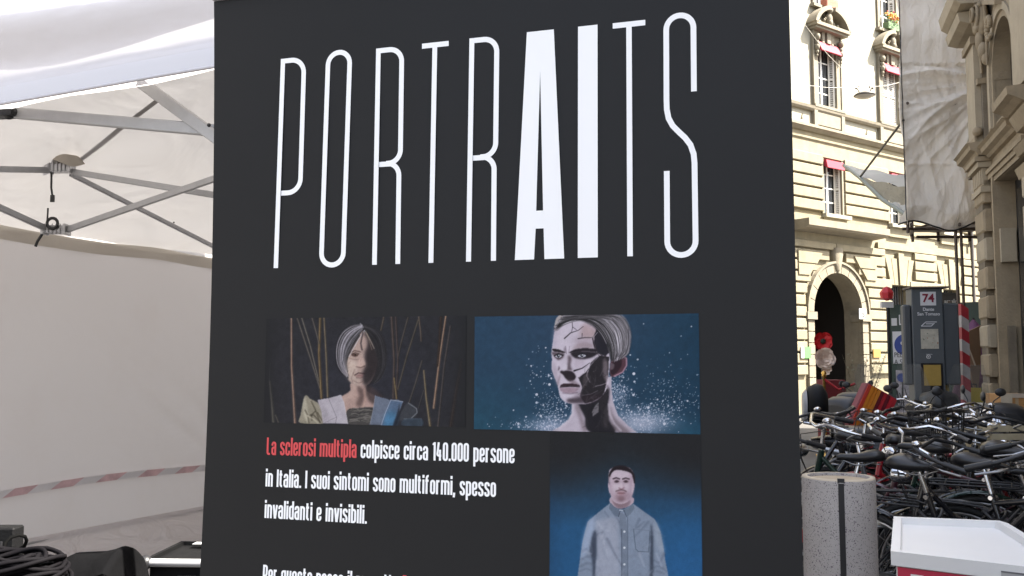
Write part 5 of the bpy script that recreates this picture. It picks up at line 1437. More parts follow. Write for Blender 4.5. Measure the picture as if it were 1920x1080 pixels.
p.poly([(612,250),(630,210),(700,190),(780,205),(815,260),(812,350),(800,430),(760,480),(705,495),(655,478),(630,430),(614,340)], (208,190,200), 1, 3)
p.poly([(780,250),(812,300),(805,430),(760,480),(775,400)], (164,140,154), .6, 10); p.poly([(618,340),(640,420),(660,470),(640,440),(622,400)], (182,158,170), .6, 8)
for (x_, s_) in ((606, 1), (820, -1)): p.poly([(x_, 335), (x_ + 20 * s_, 325), (x_ + 24 * s_, 400), (x_ + 10 * s_, 400)], (196,176,188), 1, 3)
p.poly([(612,260),(640,205),(690,185),(740,188),(790,215),(822,270),(820,335),(808,290),(790,248),(730,226),(670,222),(640,240),(620,280)], (40,32,38), 1, 4)
p.poly([(614,250),(622,340),(612,330),(608,280)], (92,78,86), .6, 4)
p.line([(648,292),(672,284),(698,293)], 11, (52,38,44), .9, 3); p.line([(725,294),(750,286),(776,294)], 11, (52,38,44), .9, 3)
for ex in (676, 750): p.poly([(ex-22,315),(ex,302),(ex+22,315),(ex,326)], (78,58,66), .95, 3); p.dots([(ex, 314, 7, .7)], (44,34,40)); p.poly([(ex-30,300),(ex,292),(ex+30,300),(ex+26,330),(ex-26,330)], (140,116,126), .4, 7)
p.poly([(704,330),(722,330),(734,362),(712,376),(694,364)], (220,200,208), .7, 6); p.line([(694,366),(712,376),(734,366)], 7, (128,88,98), .8, 4)
p.poly([(668,392),(710,378),(758,392),(762,440),(735,472),(710,478),(680,470),(664,430)], (150,116,124), .45, 9)
p.line([(672,392),(700,382),(728,382),(752,394)], 9, (84,58,64), .75, 4); p.poly([(684,404),(710,398),(742,404),(728,420),(698,420)], (156,112,118), .7, 5); p.line([(684,408),(742,408)], 4, (104,66,74), .7, 3); p.poly([(728,330),(742,362),(735,378),(726,360)], (150,126,138), .5, 6)
p.poly([(692,430),(730,430),(740,462),(712,474),(686,462)], (124,92,98), .55, 7)
p.poly([(640,400),(700,440),(760,400),(790,430),(765,478),(705,492),(655,474)], (134,108,118), .4, 12); p.poly([(625,260),(640,330),(650,420),(632,420),(616,330)], (170,148,160), .5, 9); p.poly([(660,330),(690,340),(690,372),(665,380)], (222,206,214), .4, 8)
for k in range(26):
    x0, y0 = rng.uniform(430, 1010), rng.uniform(600, 1100); p.curve([(x0, y0), (x0 + rng.normal(0, 24), y0 + 40), (x0 + rng.normal(0, 34), y0 + 90)], rng.uniform(6, 16), rng.choice([(168,174,188), (112,120,136), (126,134,150)]), .28, 9, 3)
p.grain(.02, .010)
for edge, sg in ((p.S[0, 0], 1), (p.S[0, -1], -1)): p.put(np.clip(1 - (p.S - edge) * sg / .0015, 0, 1), BK, .6)
p.build('printed_picture', 'printed picture of a man with moustache in a grey shirt on blue')
# ------------------------------------------------------------------ bicycles
M_FR = {'black': M_BLACKPAINT, 'green': mat('dark green paint', (.012, .03, .022), .25, coat=.3), 'grey': mat('graphite paint', (.045, .045, .05), .3, coat=.3),
        'red': mat('red bike paint', (.33, .012, .02), .3, coat=.3), 'plum': mat('dark plum paint', (.05, .012, .02), .3, coat=.3)}
M_BASK = mat('black wire', (.02, .02, .022), .4, .3)
M_CREAM = mat('cream tyre', (.55, .52, .45), .7)
M_REFL = mat('lamp glass', (.5, .5, .5), .1, .6)
def arcband(mb, c, r, a0, a1, w, n=22, crown=.012):
    """mudguard: band of width w wrapped round a wheel in the xz plane"""
    vs = []
    for i in range(n + 1):
        a = a0 + (a1 - a0) * i / n
        for k in range(5):
            t = (k / 4 - .5) * 2; rr = r - crown * t * t
            vs.append((c[0] + rr * math.cos(a), c[1] + t * w / 2, c[2] + rr * math.sin(a)))
    m = 5; fs = [(i*m+k, i*m+k+1, (i+1)*m+k+1, (i+1)*m+k) for i in range(n) for k in range(4)]
    mb.add(vs, fs, True)
    mb.add([(v[0] * 1, v[1], v[2] - .002) for v in vs], [tuple(reversed(f_)) for f_ in fs], True)
def wheel(t, x, wr=.34, tyre=M_RUBBER, thick=.02, front=False, steer=0.0):
    rot = Matrix.Translation((x, 0, wr))
    o = MB().torus((0, 0, 0), wr - thick, thick, 'y', 36, 8).build('wheel', tyre, t, (x, 0, wr))
    MB().torus((0, 0, 0), wr - 2 * thick - .006, .011, 'y', 36, 6).build('rim', M_STEEL, o)
    sp_ = MB(); n = 28; ri = wr - 2 * thick - .008
    for i in range(n):
        a = 2 * math.pi * i / n; b = a + (.9 if i % 2 else -.9); s_ = .028 if (i // 2) % 2 else -.028
        sp_.tube([(.02 * math.cos(b), s_, .02 * math.sin(b)), (ri * math.cos(a), 0, ri * math.sin(a))], .0014, 3, caps=False)
    s_o = sp_.build('spokes', M_STEEL, o)
    MB().tube([(0, -.045, 0), (0, .045, 0)], .022, 10).build('hub', M_STEEL, o)
    return o
def make_bike(paint='black', style='dutch', basket=None, bar='swept', lamp=True, rack=True, saddle_h=.96, white_guard=False, steer=0.0, tyre=None, rackbox=None):
    P = M_FR[paint]; t = thing('bicycle', 'x', 'bicycle', (0, 0, 0))
    Rr, F, BB = Vector((-.54, 0, .34)), Vector((.56, 0, .34)), Vector((-.06, 0, .29))
    Sx = Vector((-.20, 0, .76)); H1, H0 = Vector((.33, 0, .90)), Vector((.385, 0, .68))
    wheel(t, Rr.x, tyre=tyre or M_RUBBER); wheel(t, F.x, tyre=tyre or M_RUBBER)
    mb = MB(); mb.tube([BB, Sx + (Sx - BB).normalized() * .05], .016, 10); mb.tube([H0 - (H1 - H0) * .02, H1], .021, 10)
    if style == 'dutch':
        mb.tube([H0 + Vector((-.0, 0, .03)), (.20, 0, .50), (.08, 0, .36), BB + Vector((.0, 0, .02))], .019, 10)
        mb.tube([H1 + Vector((0, 0, -.05)), (.16, 0, .66), (.0, 0, .50), (-.12, 0, .47)], .016, 10)
    elif style == 'men':
        mb.tube([H1 - Vector((0, 0, .04)), Sx], .016, 10); mb.tube([H0, BB], .019, 10)
    else:
        mb.tube([H1 - Vector((0, 0, .05)), Vector((-.15, 0, .58))], .018, 10); mb.tube([H0, BB], .021, 10)
    for s_ in (-1, 1):
        mb.tube([BB + Vector((0, s_ * .02, 0)), Rr + Vector((0, s_ * .06, 0))], .009, 8); mb.tube([Sx + Vector((0, s_ * .012, -.02)), Rr + Vector((0, s_ * .06, 0))], .008, 8)
    mb.tube([(BB.x, -.04, BB.z), (BB.x, .04, BB.z)], .024, 10)
    mb.build('frame', P, t)
    mb = MB()
    for s_ in (-1, 1): mb.tube([H0 + Vector((.005, s_ * .045, -.03)), (.44, s_ * .05, .56), (.51, s_ * .055, .42), F + Vector((0, s_ * .055, 0))], [.014, .013, .011, .009], 8)
    mb.tube([H0 + Vector((.005, -.055, -.03)), H0 + Vector((.005, .055, -.03))], .016, 8); mb.build('fork', P, t)
    # mudguards
    gm = M_WFRAME if white_guard else P
    mb = MB(); arcband(mb, (Rr.x, 0, Rr.z), .368, R(-15), R(175), .052); mb.build('mudguard', gm, t, fixn=False)
    mb = MB(); arcband(mb, (F.x, 0, F.z), .368, R(20), R(165), .052); mb.build('mudguard', gm, t, fixn=False)
    mb = MB()
    for s_ in (-1, 1):
        for (c, a) in ((Rr, 150), (Rr, 175), (F, 25)):
            mb.tube([c + Vector((0, s_ * .05, 0)), c + Vector((.365 * math.cos(R(a)), s_ * .028, .365 * math.sin(R(a))))], .003, 4)
    mb.build('stay', M_STEEL, t)
    # drive
    mb = MB(); mb.loft([(-.56, -.07, .34, .014, .035), (-.50, -.07, .335, .016, .055), (-.10, -.07, .295, .016, .085), (.0, -.07, .29, .016, .095), (.045, -.07, .29, .012, .06)], 12, 3)
    if style == 'dutch': mb.build('chain_case', M_BLACKP, t)
    else:
        mb = MB(); mb.lathe([(.085, -.062), (.085, -.058)], (BB.x, 0, BB.z), 28, 'y'); mb.tube([(BB.x, -.06, BB.z + .085), (Rr.x, -.06, Rr.z + .04), (Rr.x - .035, -.06, Rr.z), (Rr.x, -.06, Rr.z - .04), (BB.x, -.06, BB.z - .085)], .005, 4); mb.build('chain', M_STEEL, t)
    mb = MB()
    for s_, dx, dz in ((-1, .13, -.10), (1, -.13, .10)):
        MB().bar((BB.x, s_ * .085, BB.z), (BB.x + dx, s_ * .10, BB.z + dz), .012, .022).build('crank', M_STEEL, t)
    for s_, dx, dz in ((-1, .13, -.10), (1, -.13, .10)):
        y0, y1 = sorted((s_ * .11, s_ * .20)); MB().box(BB.x + dx - .045, BB.x + dx + .045, y0, y1, BB.z + dz - .012, BB.z + dz + .012).build('pedal', M_BLACKP, t, bevel=.004)
    # seat
    d = (Sx - BB).normalized(); sp0 = Sx; sp1 = Sx + d * ((saddle_h - .05 - Sx.z) / d.z)
    MB().tube([sp0, sp1], .0135, 10).build('seat_post', M_CHROME, t)
    MB().tube([sp0 + d * .03 + Vector((0, -.03, 0)), sp0 + d * .03 + Vector((0, .04, 0))], .012, 8).build('seat_clamp', M_CHROME, t)
    sx = sp1.x; sh = saddle_h
    MB().loft([(sx - .150, 0, sh - .012, .030, .015), (sx - .140, 0, sh - .008, .075, .030), (sx - .105, 0, sh - .004, .098, .040), (sx - .06, 0, sh - .008, .092, .038), (sx - .01, 0, sh - .016, .062, .030), (sx + .05, 0, sh - .018, .034, .024), (sx + .11, 0, sh - .014, .025, .020), (sx + .135, 0, sh - .018, .016, .013)], 16, 2.3).build('saddle', M_LEATHER, t)
    mb = MB()
    for s_ in (-1, 1): mb.tube([(sx - .11, s_ * .05, sh - .03), (sx - .03, s_ * .025, sh - .062), (sx + .03, s_ * .022, sh - .062), (sx + .10, s_ * .01, sh - .035)], .0035, 6)
    mb.torus((sx - .10, -.05, sh - .055), .016, .004, 'z', 12, 5); mb.torus((sx - .10, .05, sh - .055), .016, .004, 'z', 12, 5); mb.build('saddle_rail', M_STEEL, t)
    # handlebar group, turned by the steering angle
    hb = thing('x', None, None); COL.objects.unlink(hb); bpy.data.objects.remove(hb)
    ax_ = H1
    def rs(p):
        p = Vector(p) - Vector((ax_.x, 0, 0)); c, s_ = math.cos(steer), math.sin(steer); return Vector((p.x * c - p.y * s_ + ax_.x, p.x * s_ + p.y * c, p.z))
    top = 1.06 if bar == 'swept' else 1.02
    mb = MB(); mb.tube([rs((.33, 0, .90)), rs((.31, 0, top - .02))], .0125, 10)
    mb.tube([rs((.31, 0, top - .03)), rs((.37, 0, top))], .013, 8); mb.build('stem', M_CHROME, t)
    if bar == 'swept':
        bp_ = [(.20, -.31, top - .03), (.10 + .0, -.30, top - .05)]
        path = [(.06, -.29, top - .05), (.18, -.29, top - .02), (.27, -.27, top + .01), (.335, -.19, top + .03), (.37, -.07, top), (.37, .07, top), (.335, .19, top + .03), (.27, .27, top + .01), (.18, .29, top - .02), (.06, .29, top - .05)]
        g0 = [((.055, s_ * .29, top - .052), (.17, s_ * .29, top - .022)) for s_ in (-1, 1)]
    else:
        path = [(.31, -.31, top + .02), (.36, -.15, top + .02), (.37, -.06, top), (.37, .06, top), (.36, .15, top + .02), (.31, .31, top + .02)]
        g0 = [((.312, s_ * .315, top + .02), (.34, s_ * .20, top + .02)) for s_ in (-1, 1)]
    M_HB = M_CHROME if (style == 'men' or paint == 'green') else M_BLACKP
    o = MB().tube([rs(q) for q in path], .011, 8).build('handlebar', M_HB, t)
    for a, b in g0: MB().tube([rs(a), rs(b)], [.017, .016], 10).build('grip', M_BLACKP, o)
    for s_ in (-1, 1):
        mb = MB()
        if bar == 'swept': q = [(.20, s_ * .285, top - .02), (.24, s_ * .262, top - .045), (.18, s_ * .255, top - .065), (.09, s_ * .27, top - .08)]
        else: q = [(.355, s_ * .16, top + .01), (.40, s_ * .19, top), (.39, s_ * .28, top - .005)]
        mb.tube([rs(v) for v in q], [.010, .008, .006, .006][:len(q)], 6)
        mb.build('brake_lever', M_STEEL, o)
    mb = MB()
    for s_ in (-1, 1):
        a = Vector((.24, s_ * .262, top - .03)) if bar == 'swept' else Vector((.37, s_ * .16, top))
        mb.tube([rs(a), rs(a + Vector((.12, -s_ * .05, .03))), rs((.47, s_ * .08, top - .04)), rs((.46, s_ * .02, top - .2)), rs((.41, 0, .72))], .0032, 5)
    mb.build('brake_cable', M_BLACKP, t)
    mb = MB(); b0 = rs((.33, .17, top + .05)); mb.ball(b0, (.028, .028, .018), 12, 8); mb.build('bell', M_CHROME, o)
    if lamp:
        l0 = rs((.46, 0, .90))
        mb = MB(); mb.loft([(-.05, 0, 0, .012, .012), (-.03, 0, 0, .034, .034), (.03, 0, 0, .042, .042), (.045, 0, 0, .040, .040)], 14, 2, Matrix.Translation(l0) @ Matrix.Rotation(steer, 4, 'Z')); q = mb.build('headlight', M_CHROME, t)
        MB().loft([(.046, 0, 0, .037, .037), (.052, 0, 0, .030, .030)], 14, 2, Matrix.Translation(l0) @ Matrix.Rotation(steer, 4, 'Z')).build('lens', M_REFL, q)
    if rack:
        mb = MB()
        for s_ in (-1, 1):
            mb.tube([(-.24, s_ * .04, .74), (-.30, s_ * .065, .745), (-.72, s_ * .065, .745), (-.76, s_ * .03, .745)], .006, 6)
            mb.tube([(-.62, s_ * .065, .745), (-.55, s_ * .07, .36)], .005, 6)
        for x in (-.36, -.48, -.60, -.70): mb.tube([(x, -.065, .745), (x, .065, .745)], .005, 6)
        mb.tube([(-.26, 0, .747), (-.74, 0, .747)], .005, 6); mb.build('rear_rack', M_BLACKP, t)
    MB().box(-.93, -.915, -.03, .03, .46, .53).build('reflector', mat('red reflector', (.35, .01, .01), .2), t)
    MB().tube([(-.10, .06, .27), (-.16, .17, .02)], .008, 6).build('kickstand', M_STEEL, t)
    if basket:
        bx, w0, w1, h = (.62, .135, .17, .33)
        mb = MB(); c0 = rs((bx, 0, .80))
        def ringpt(a, z):
            k = w0 + (w1 - w0) * z / h; x_ = math.copysign(abs(math.cos(a)) ** .5, math.cos(a)) * k * .8; y_ = math.copysign(abs(math.sin(a)) ** .5, math.sin(a)) * k
            return rs((bx + x_, y_, .80 + z))
        for zz, r_ in ((0, .004), (.06, .003), (.12, .003), (.18, .003), (.24, .003), (.29, .003), (h, .007)): mb.tube([ringpt(2 * math.pi * i / 24, zz) for i in range(24)], r_, 5, closed=True)
        for i in range(40): mb.tube([ringpt(2 * math.pi * i / 40, 0), ringpt(2 * math.pi * i / 40, h)], .0032, 4, caps=False)
        for i in range(-4, 5): mb.tube([rs((bx + .1, i * .028, .80)), rs((bx - .1, i * .028, .80))], .0018, 4)
        mb.build('basket', M_BASK, t)
    if rackbox:
        mb = MB(); n = 0
        mb.box(-.76, -.40, -.18, .18, .76, .775)
        for zz in (.80, .86, .92, .98):
            mb.box(-.77, -.755, -.19, .19, zz, zz + .045); mb.box(-.405, -.39, -.19, .19, zz, zz + .045); mb.box(-.755, -.405, -.19, -.175, zz, zz + .045); mb.box(-.755, -.405, .175, .19, zz, zz + .045)
        mb.build('rear_crate', rackbox, t)
    # cable lock round the seat post
    mb = MB(); mb.tube([(-.20 + .05 * math.cos(a), .07 * math.sin(a), .70 + .02 * math.sin(a * 2)) for a in [2 * math.pi * i / 14 for i in range(14)]], .009, 6, closed=True)
    mb.build('cable_lock', M_BLACKP, t)
    return t

PROT = {}
def proto(key, **kw):
    if key not in PROT: PROT[key] = [make_bike(**kw), False]
    e = PROT[key]
    if not e[1]: e[1] = True; return e[0]
    return copy_tree(e[0])
KINDS = {
 'A': dict(paint='black', style='dutch', steer=R(12)), 'B': dict(paint='black', style='men', steer=R(-18), lamp=True, saddle_h=.98),
 'C': dict(paint='black', style='dutch', basket=True, steer=R(8)), 'D': dict(paint='grey', style='sport', bar='flat', lamp=False, rack=False, saddle_h=1.0, steer=R(-8)),
 'E': dict(paint='green', style='dutch', steer=R(25), basket=None), 'F': dict(paint='plum', style='men', steer=R(-30)),
 'G': dict(paint='red', style='dutch', steer=R(5), rackbox=mat('pale wooden crate', (.42, .36, .24), .7, var=.2)), 'R': dict(paint='red', style='men', steer=R(20), saddle_h=.93), 'H': dict(paint='black', style='dutch', steer=R(-35), white_guard=False, tyre=M_CREAM)}
GB = 'bicycles packed in rows beside the shaded building'
rowlab = 'black bicycle jammed deep inside the crowded bicycle rows'
BIKES = [  # kind, X, Y, heading deg (0 = to the right), roll, label
 ('H', 2.62, 5.15, 176, -4, 'black bicycle with pale tyres, front wheel just left of the white counter'),
 ('A', 2.40, 4.80, -48, 4, 'black bicycle whose saddle shows halfway between the bollard and the right picture edge'),
 ('B', 2.68, 4.78, -52, -3, 'black diamond frame bicycle close behind the white counter'),
 ('D', 3.02, 4.95, -44, 5, 'graphite flat bar bicycle at the right picture edge above the counter'),
 ('A', 1.92, 5.75, 172, 4, 'black city bicycle with its handlebar right behind the terrazzo bollard'),
 ('C', 3.66, 6.55, 184, 4, 'black bicycle with a big wire basket in front of the grey totem'),
 ('F', 2.75, 5.85, 128, 5, 'dark plum bicycle pointing away left behind the nearest saddles'),
 ('E', 2.42, 6.05, 150, -7, 'dark green bicycle with turned handlebar near the middle of the pack'),
 ('B', 3.45, 5.75, -38, 5, 'black bicycle with bright stem beside the graphite one at the right edge'),
 ('A', 3.30, 6.25, 140, -5, 'black bicycle with domed chrome bell near the right picture edge'),
 ('G', 3.12, 6.85, 186, 5, 'red bicycle carrying a pale wooden crate on its rack'),
 ('D', 3.45, 7.55, 150, -5, 'graphite bicycle in front of the leaning striped pole'),
 ('R', 3.35, 7.25, -20, 4, 'red bicycle without a crate, showing below the wire basket'),
]
rr = random.Random(3)
BIKES += [
 ('B', 3.62, 8.95, 30, 6, 'black bicycle at the back of the pack, nearest the totem and the scooters'),
 ('A', 4.45, 9.2, 160, -5, 'black bicycle standing under the striped pole at the back of the pack'),
 ('A', 2.28, 7.15, 12, -9, 'black bicycle leaning below the motorcycle seat beside the banner edge'),
 ('A', 4.12, 7.45, -40, 5, 'black bicycle cut by the right edge in front of the orange carton'),
 ('B', 4.42, 8.00, 128, -6, 'black bicycle farthest back against the pier at the right edge'),
 ('A', 3.02, 7.05, 148, 7, 'black bicycle just left of the wire basket in the middle row'),
 ('B', 3.72, 8.05, -30, -8, 'black bicycle at the back of the pack before the totem foot'),
 ('D', 2.62, 6.50, -52, -5, 'graphite bicycle in the middle rows above the terrazzo bollard'),
]
for (k, X, Y, hd_, roll, lab) in BIKES:
    b = proto(k, **KINDS[k]); b.name = 'bicycle'
    b.location = (X, Y, 0); k_ = (1.0, 1.05, 1.03, 1.07)[BIKES.index((k, X, Y, hd_, roll, lab)) % 4]; b.scale = (k_, k_, k_); b.rotation_euler = (R(roll), 0, R(hd_)); b['label'] = lab; b['group'] = GB

# ------------------------------------------------------------------ motorcycles and scooters
M_BODY = mat('black motorcycle paint', (.009, .009, .011), .25, spec=.3, coat=.15)
M_GREYB = mat('grey scooter paint', (.16, .17, .19), .25, coat=.4)
M_SCREEN = bpy.data.materials.new('clear windscreen'); M_SCREEN.use_nodes = True
_n, _l = M_SCREEN.node_tree.nodes, M_SCREEN.node_tree.links
_t = _n.new('ShaderNodeBsdfTransparent'); _t.inputs[0].default_value = (.86, .87, .86, 1); _m = _n.new('ShaderNodeMixShader'); _m.inputs[0].default_value = .12
_n['Principled BSDF'].inputs['Base Color'].default_value = (.5, .5, .5, 1); _n['Principled BSDF'].inputs['Roughness'].default_value = .1
_l.new(_t.outputs[0], _m.inputs[1]); _l.new(_n['Principled BSDF'].outputs[0], _m.inputs[2]); _l.new(_m.outputs[0], _n['Material Output'].inputs[0])
def fatwheel(t, x, r=.30, th=.055):
    o = MB().torus((0, 0, 0), r - th, th, 'y', 32, 10, flat=1.0).build('wheel', M_RUBBER, t, (x, 0, r))
    mb = MB(); mb.torus((0, 0, 0), r - 2 * th, .02, 'y', 28, 6)
    for i in range(5):
        a = 2 * math.pi * i / 5; mb.bar((.03 * math.cos(a), 0, .03 * math.sin(a)), ((r - 2 * th) * math.cos(a), 0, (r - 2 * th) * math.sin(a)), .03, .035)
    mb.tube([(0, -.07, 0), (0, .07, 0)], .03, 10); mb.build('rim', M_ALU, o)
def mirror(t, base, out, n='mirror'):
    mb = MB(); mb.tube([base, (base[0] + .01, base[1] + out * .5, base[2] + .10), (base[0], base[1] + out, base[2] + .15)], .006, 6)
    mb.ball((base[0] - .01, base[1] + out, base[2] + .19), (.018, .055, .042), 12, 8); mb.build(n, M_BLACKP, t)
def make_moto():
    t = thing('motorcycle', 'x', 'motorcycle')
    fatwheel(t, -.68, .31, .065); fatwheel(t, .76, .31, .055)
    MB().loft([(-.95, 0, .80, .05, .03), (-.80, 0, .80, .12, .06), (-.55, 0, .77, .16, .10), (-.2, 0, .70, .17, .16), (.1, 0, .66, .17, .18), (.35, 0, .62, .16, .20), (.55, 0, .55, .10, .16)], 16, 2.4).build('body', M_BODY, t)
    MB().loft([(-.78, 0, .90, .10, .03), (-.70, 0, .905, .15, .045), (-.45, 0, .895, .155, .05), (-.34, 0, .87, .14, .045), (-.28, 0, .83, .15, .05), (-.05, 0, .80, .15, .045), (.10, 0, .80, .10, .04), (.18, 0, .81, .05, .025)], 18, 2.6).build('seat', M_LEATHER, t)
    MB().loft([(.08, 0, .82, .06, .05), (.2, 0, .86, .13, .09), (.38, 0, .89, .15, .11), (.52, 0, .86, .12, .09), (.58, 0, .84, .05, .04)], 16, 2.3).build('tank', M_BODY, t)
    mb = MB(); mb.loft([(-.98, 0, 1.14, .14, .10), (-.97, 0, 1.14, .20, .16), (-.90, 0, 1.15, .22, .185), (-.84, 0, 1.15, .205, .17), (-.80, 0, 1.14, .13, .11)], 20, 2.2); bk = mb.build('backrest', mat('backrest pad', (.008, .008, .009), .6, spec=.15), t)
    mb = MB(); mb.loft([(-1.02, 0, 1.10, .10, .08), (-1.015, 0, 1.10, .18, .14), (-.985, 0, 1.12, .19, .16)], 20, 2.6); mb.build('top_case_rim', mat('pale grey case', (.22, .23, .26), .4), bk)
    mb = MB()
    for s_ in (-1, 1): mb.tube([(-1.02, s_ * .15, .99), (-.80, s_ * .19, .96), (-.50, s_ * .20, .86)], [.014, .020, .014], 8)
    mb.build('grab_rail', M_CHROME, t)
    mb = MB()
    for s_ in (-1, 1): mb.loft([(-.95, s_ * .17, .78, .012, .015), (-.7, s_ * .19, .72, .02, .035), (-.3, s_ * .20, .60, .02, .04), (-.15, s_ * .19, .56, .012, .02)], 10, 2.4)
    mb.build('side_fairing', M_STEEL, t)
    MB().loft([(-.85, -.24, .42, .04, .04), (-.80, -.24, .42, .055, .055), (-.4, -.23, .36, .055, .055), (-.1, -.18, .30, .03, .03)], 14, 2).build('exhaust', M_CHROME, t)
    MB().loft([(-.25, 0, .40, .16, .10), (.0, 0, .38, .20, .17), (.28, 0, .38, .17, .15), (.35, 0, .38, .10, .08)], 12, 3).build('engine', M_STEEL, t)
    mb = MB()
    for s_ in (-1, 1): mb.tube([(.50, s_ * .09, .95), (.76, s_ * .09, .31)], .022, 8)
    mb.build('fork', M_CHROME, t)
    mb = MB(); arcband(mb, (.76, 0, .31), .335, R(20), R(150), .12); mb.build('mudguard', M_BODY, t, fixn=False)
    mb = MB(); mb.tube([(.36, -.36, 1.04), (.44, -.22, 1.07), (.48, 0, 1.05), (.44, .22, 1.07), (.36, .36, 1.04)], .012, 8); hb = mb.build('handlebar', M_BLACKP, t)
    for s_ in (-1, 1): MB().tube([(.33, s_ * .40, 1.03), (.39, s_ * .28, 1.06)], .018, 8).build('grip', M_RUBBER, hb)
    for s_ in (-1, 1): mirror(t, (.44, s_ * .20, 1.07), s_ * .16)
    MB().loft([(.55, 0, .98, .05, .05), (.58, 0, .98, .10, .10), (.68, 0, .96, .10, .10), (.72, 0, .96, .08, .08)], 14, 2).build('headlight', M_CHROME, t)
    MB().box(-1.08, -1.05, -.08, .08, .62, .76).build('number_plate', M_WHT, t)
    return t
def make_scooter(paint, case=True):
    t = thing('scooter', 'x', 'scooter')
    fatwheel(t, -.62, .25, .06); fatwheel(t, .65, .25, .055)
    MB().loft([(-.85, 0, .68, .06, .05), (-.75, 0, .68, .15, .11), (-.45, 0, .60, .19, .17), (-.15, 0, .50, .18, .15), (.0, 0, .35, .16, .08), (.3, 0, .32, .16, .06), (.42, 0, .36, .15, .10)], 16, 2.6).build('body', paint, t)
    MB().loft([(.32, 0, .40, .20, .05), (.40, 0, .55, .21, .14), (.47, 0, .78, .20, .22), (.52, 0, .80, .14, .20), (.60, 0, .66, .08, .10)], 16, 2.6).build('leg_shield', paint, t)
    MB().loft([(-.80, 0, .80, .08, .03), (-.70, 0, .81, .14, .05), (-.30, 0, .80, .15, .05), (-.10, 0, .78, .12, .045), (-.02, 0, .77, .06, .03)], 16, 2.6).build('seat', M_LEATHER, t)
    mb = MB(); arcband(mb, (.65, 0, .25), .28, R(10), R(150), .13); mb.build('mudguard', paint, t, fixn=False)
    mb = MB(); mb.tube([(.28, -.33, 1.02), (.36, -.15, 1.02), (.40, 0, .98), (.36, .15, 1.02), (.28, .33, 1.02)], .014, 8); hb = mb.build('handlebar', M_BLACKP, t)
    for s_ in (-1, 1): MB().tube([(.25, s_ * .36, 1.015), (.30, s_ * .24, 1.02)], .018, 8).build('grip', M_RUBBER, hb)
    MB().loft([(.30, 0, 1.00, .08, .04), (.40, 0, 1.0, .13, .07), (.50, 0, .97, .09, .06), (.54, 0, .96, .05, .04)], 14, 2.4).build('headlight', paint, t)
    for s_ in (-1, 1): mirror(t, (.34, s_ * .18, 1.03), s_ * .12)
    def ws(u, v):
        w_ = .22 * (1 - .35 * v * v); return (.50 - .16 * v - .05 * (2 * u - 1) ** 2, (2 * u - 1) * w_, 1.0 + .50 * v)
    MB().grid(ws, 12, 10).build('windscreen', M_SCREEN, t, fixn=False)
    if case: MB().loft([(-1.12, 0, .98, .14, .10), (-1.10, 0, .98, .20, .15), (-.95, 0, 1.0, .22, .17), (-.80, 0, .99, .20, .15), (-.77, 0, .98, .14, .10)], 16, 3).build('top_case', M_BLACKP, t)
    MB().box(-1.0, -.98, -.08, .08, .45, .58).build('number_plate', M_WHT, t)
    return t
mo = make_moto(); mo.location = (3.70, 8.35, .0); mo.rotation_euler = (R(3), 0, R(-14)); mo.scale = (1, 1, 1)
sbg_scale = 1.18
tag(mo, 'black touring motorcycle with rounded backrest right beside the banner edge')
GS = 'scooters parked before the portal'
s1 = make_scooter(M_GREYB); s1.location = (4.55, 11.8, 0); s1.rotation_euler = (0, R(0), R(60)); tag(s1, 'grey scooter with tall clear windscreen before the dark portal', group=GS)
s2 = copy_tree(s1); s2.location = (5.0, 12.6, 0); s2.rotation_euler = (0, 0, R(120)); s2['label'] = 'grey scooter with windscreen left of the poster hoarding'
s3 = make_scooter(M_BODY); s3.location = (4.25, 10.2, 0); s3.rotation_euler = (0, 0, R(35)); tag(s3, 'black scooter behind the touring motorcycle', group=GS)
s4 = copy_tree(s3); s4.location = (4.62, 9.15, 0); s4.rotation_euler = (0, 0, R(75)); s4['label'] = 'black scooter whose oval mirror stands in front of the totem'
# striped bag lying on a scooter
sb0 = at(1622, 806, 8.95)
sbg = thing('striped_bag', 'slanting orange and red striped bag among the scooters', 'bag', tuple(sb0), R(8))
tilt = Matrix.Rotation(R(28), 4, 'Y'); sbg.scale = (sbg_scale,) * 3
MB().box(-.15, .15, -.0, .10, -.03, .36, tilt).build('shell', mat('dark red bag cloth', (.16, .02, .03), .6), sbg, bevel=.01)
cols_ = [(.50, .05, .03), (.62, .20, .02), (.62, .20, .02), (.62, .22, .03), (.14, .01, .02), (.42, .02, .03), (.14, .01, .02), (.48, .02, .03), (.42, .02, .03)]
for i, c in enumerate(cols_):
    x0 = -.14 + .28 * i / 9
    MB().box(x0 + .002, x0 + .28 / 9 - .002, -.008 - .003 * (i % 2), -.001, -.02, .35, tilt).build('stripe', mat('bag stripe %d' % i, c, .35), sbg)
# ------------------------------------------------------------------ terrazzo bollard
M_TERR = mat('terrazzo', (.33, .313, .305), .7, var=.10, vscale=5, bump=.15, bscale=120,
             fleck=[((.07, .055, .075), 150, .30), ((.11, .085, .11), 90, .14), ((.36, .34, .33), 130, .18), ((.05, .04, .05), 230, .28)])
b0 = at(1571.5, 893, 4.0)
bo = thing('terrazzo_bollard', 'round speckled terrazzo bollard with a black vertical strip', 'bollard', (b0.x, b0.y, 0))
HB = b0.z
mb = MB(); mb.lathe([(.152, 0.0), (.1515, HB - .010), (.149, HB - .002), (.147, HB), (.128, HB), (.126, HB - .004), (.125, HB - .03)], (0, 0, 0), 64, cap=False); mb.build('shaft', M_TERR, bo)
MB().lathe([(.1255, HB - .032), (.1255, HB - .012)], (0, 0, 0), 48).build('top_inset', mat('sand inset', (.42, .34, .24), .8, var=.1, vscale=20, bump=.3, bscale=60), bo)
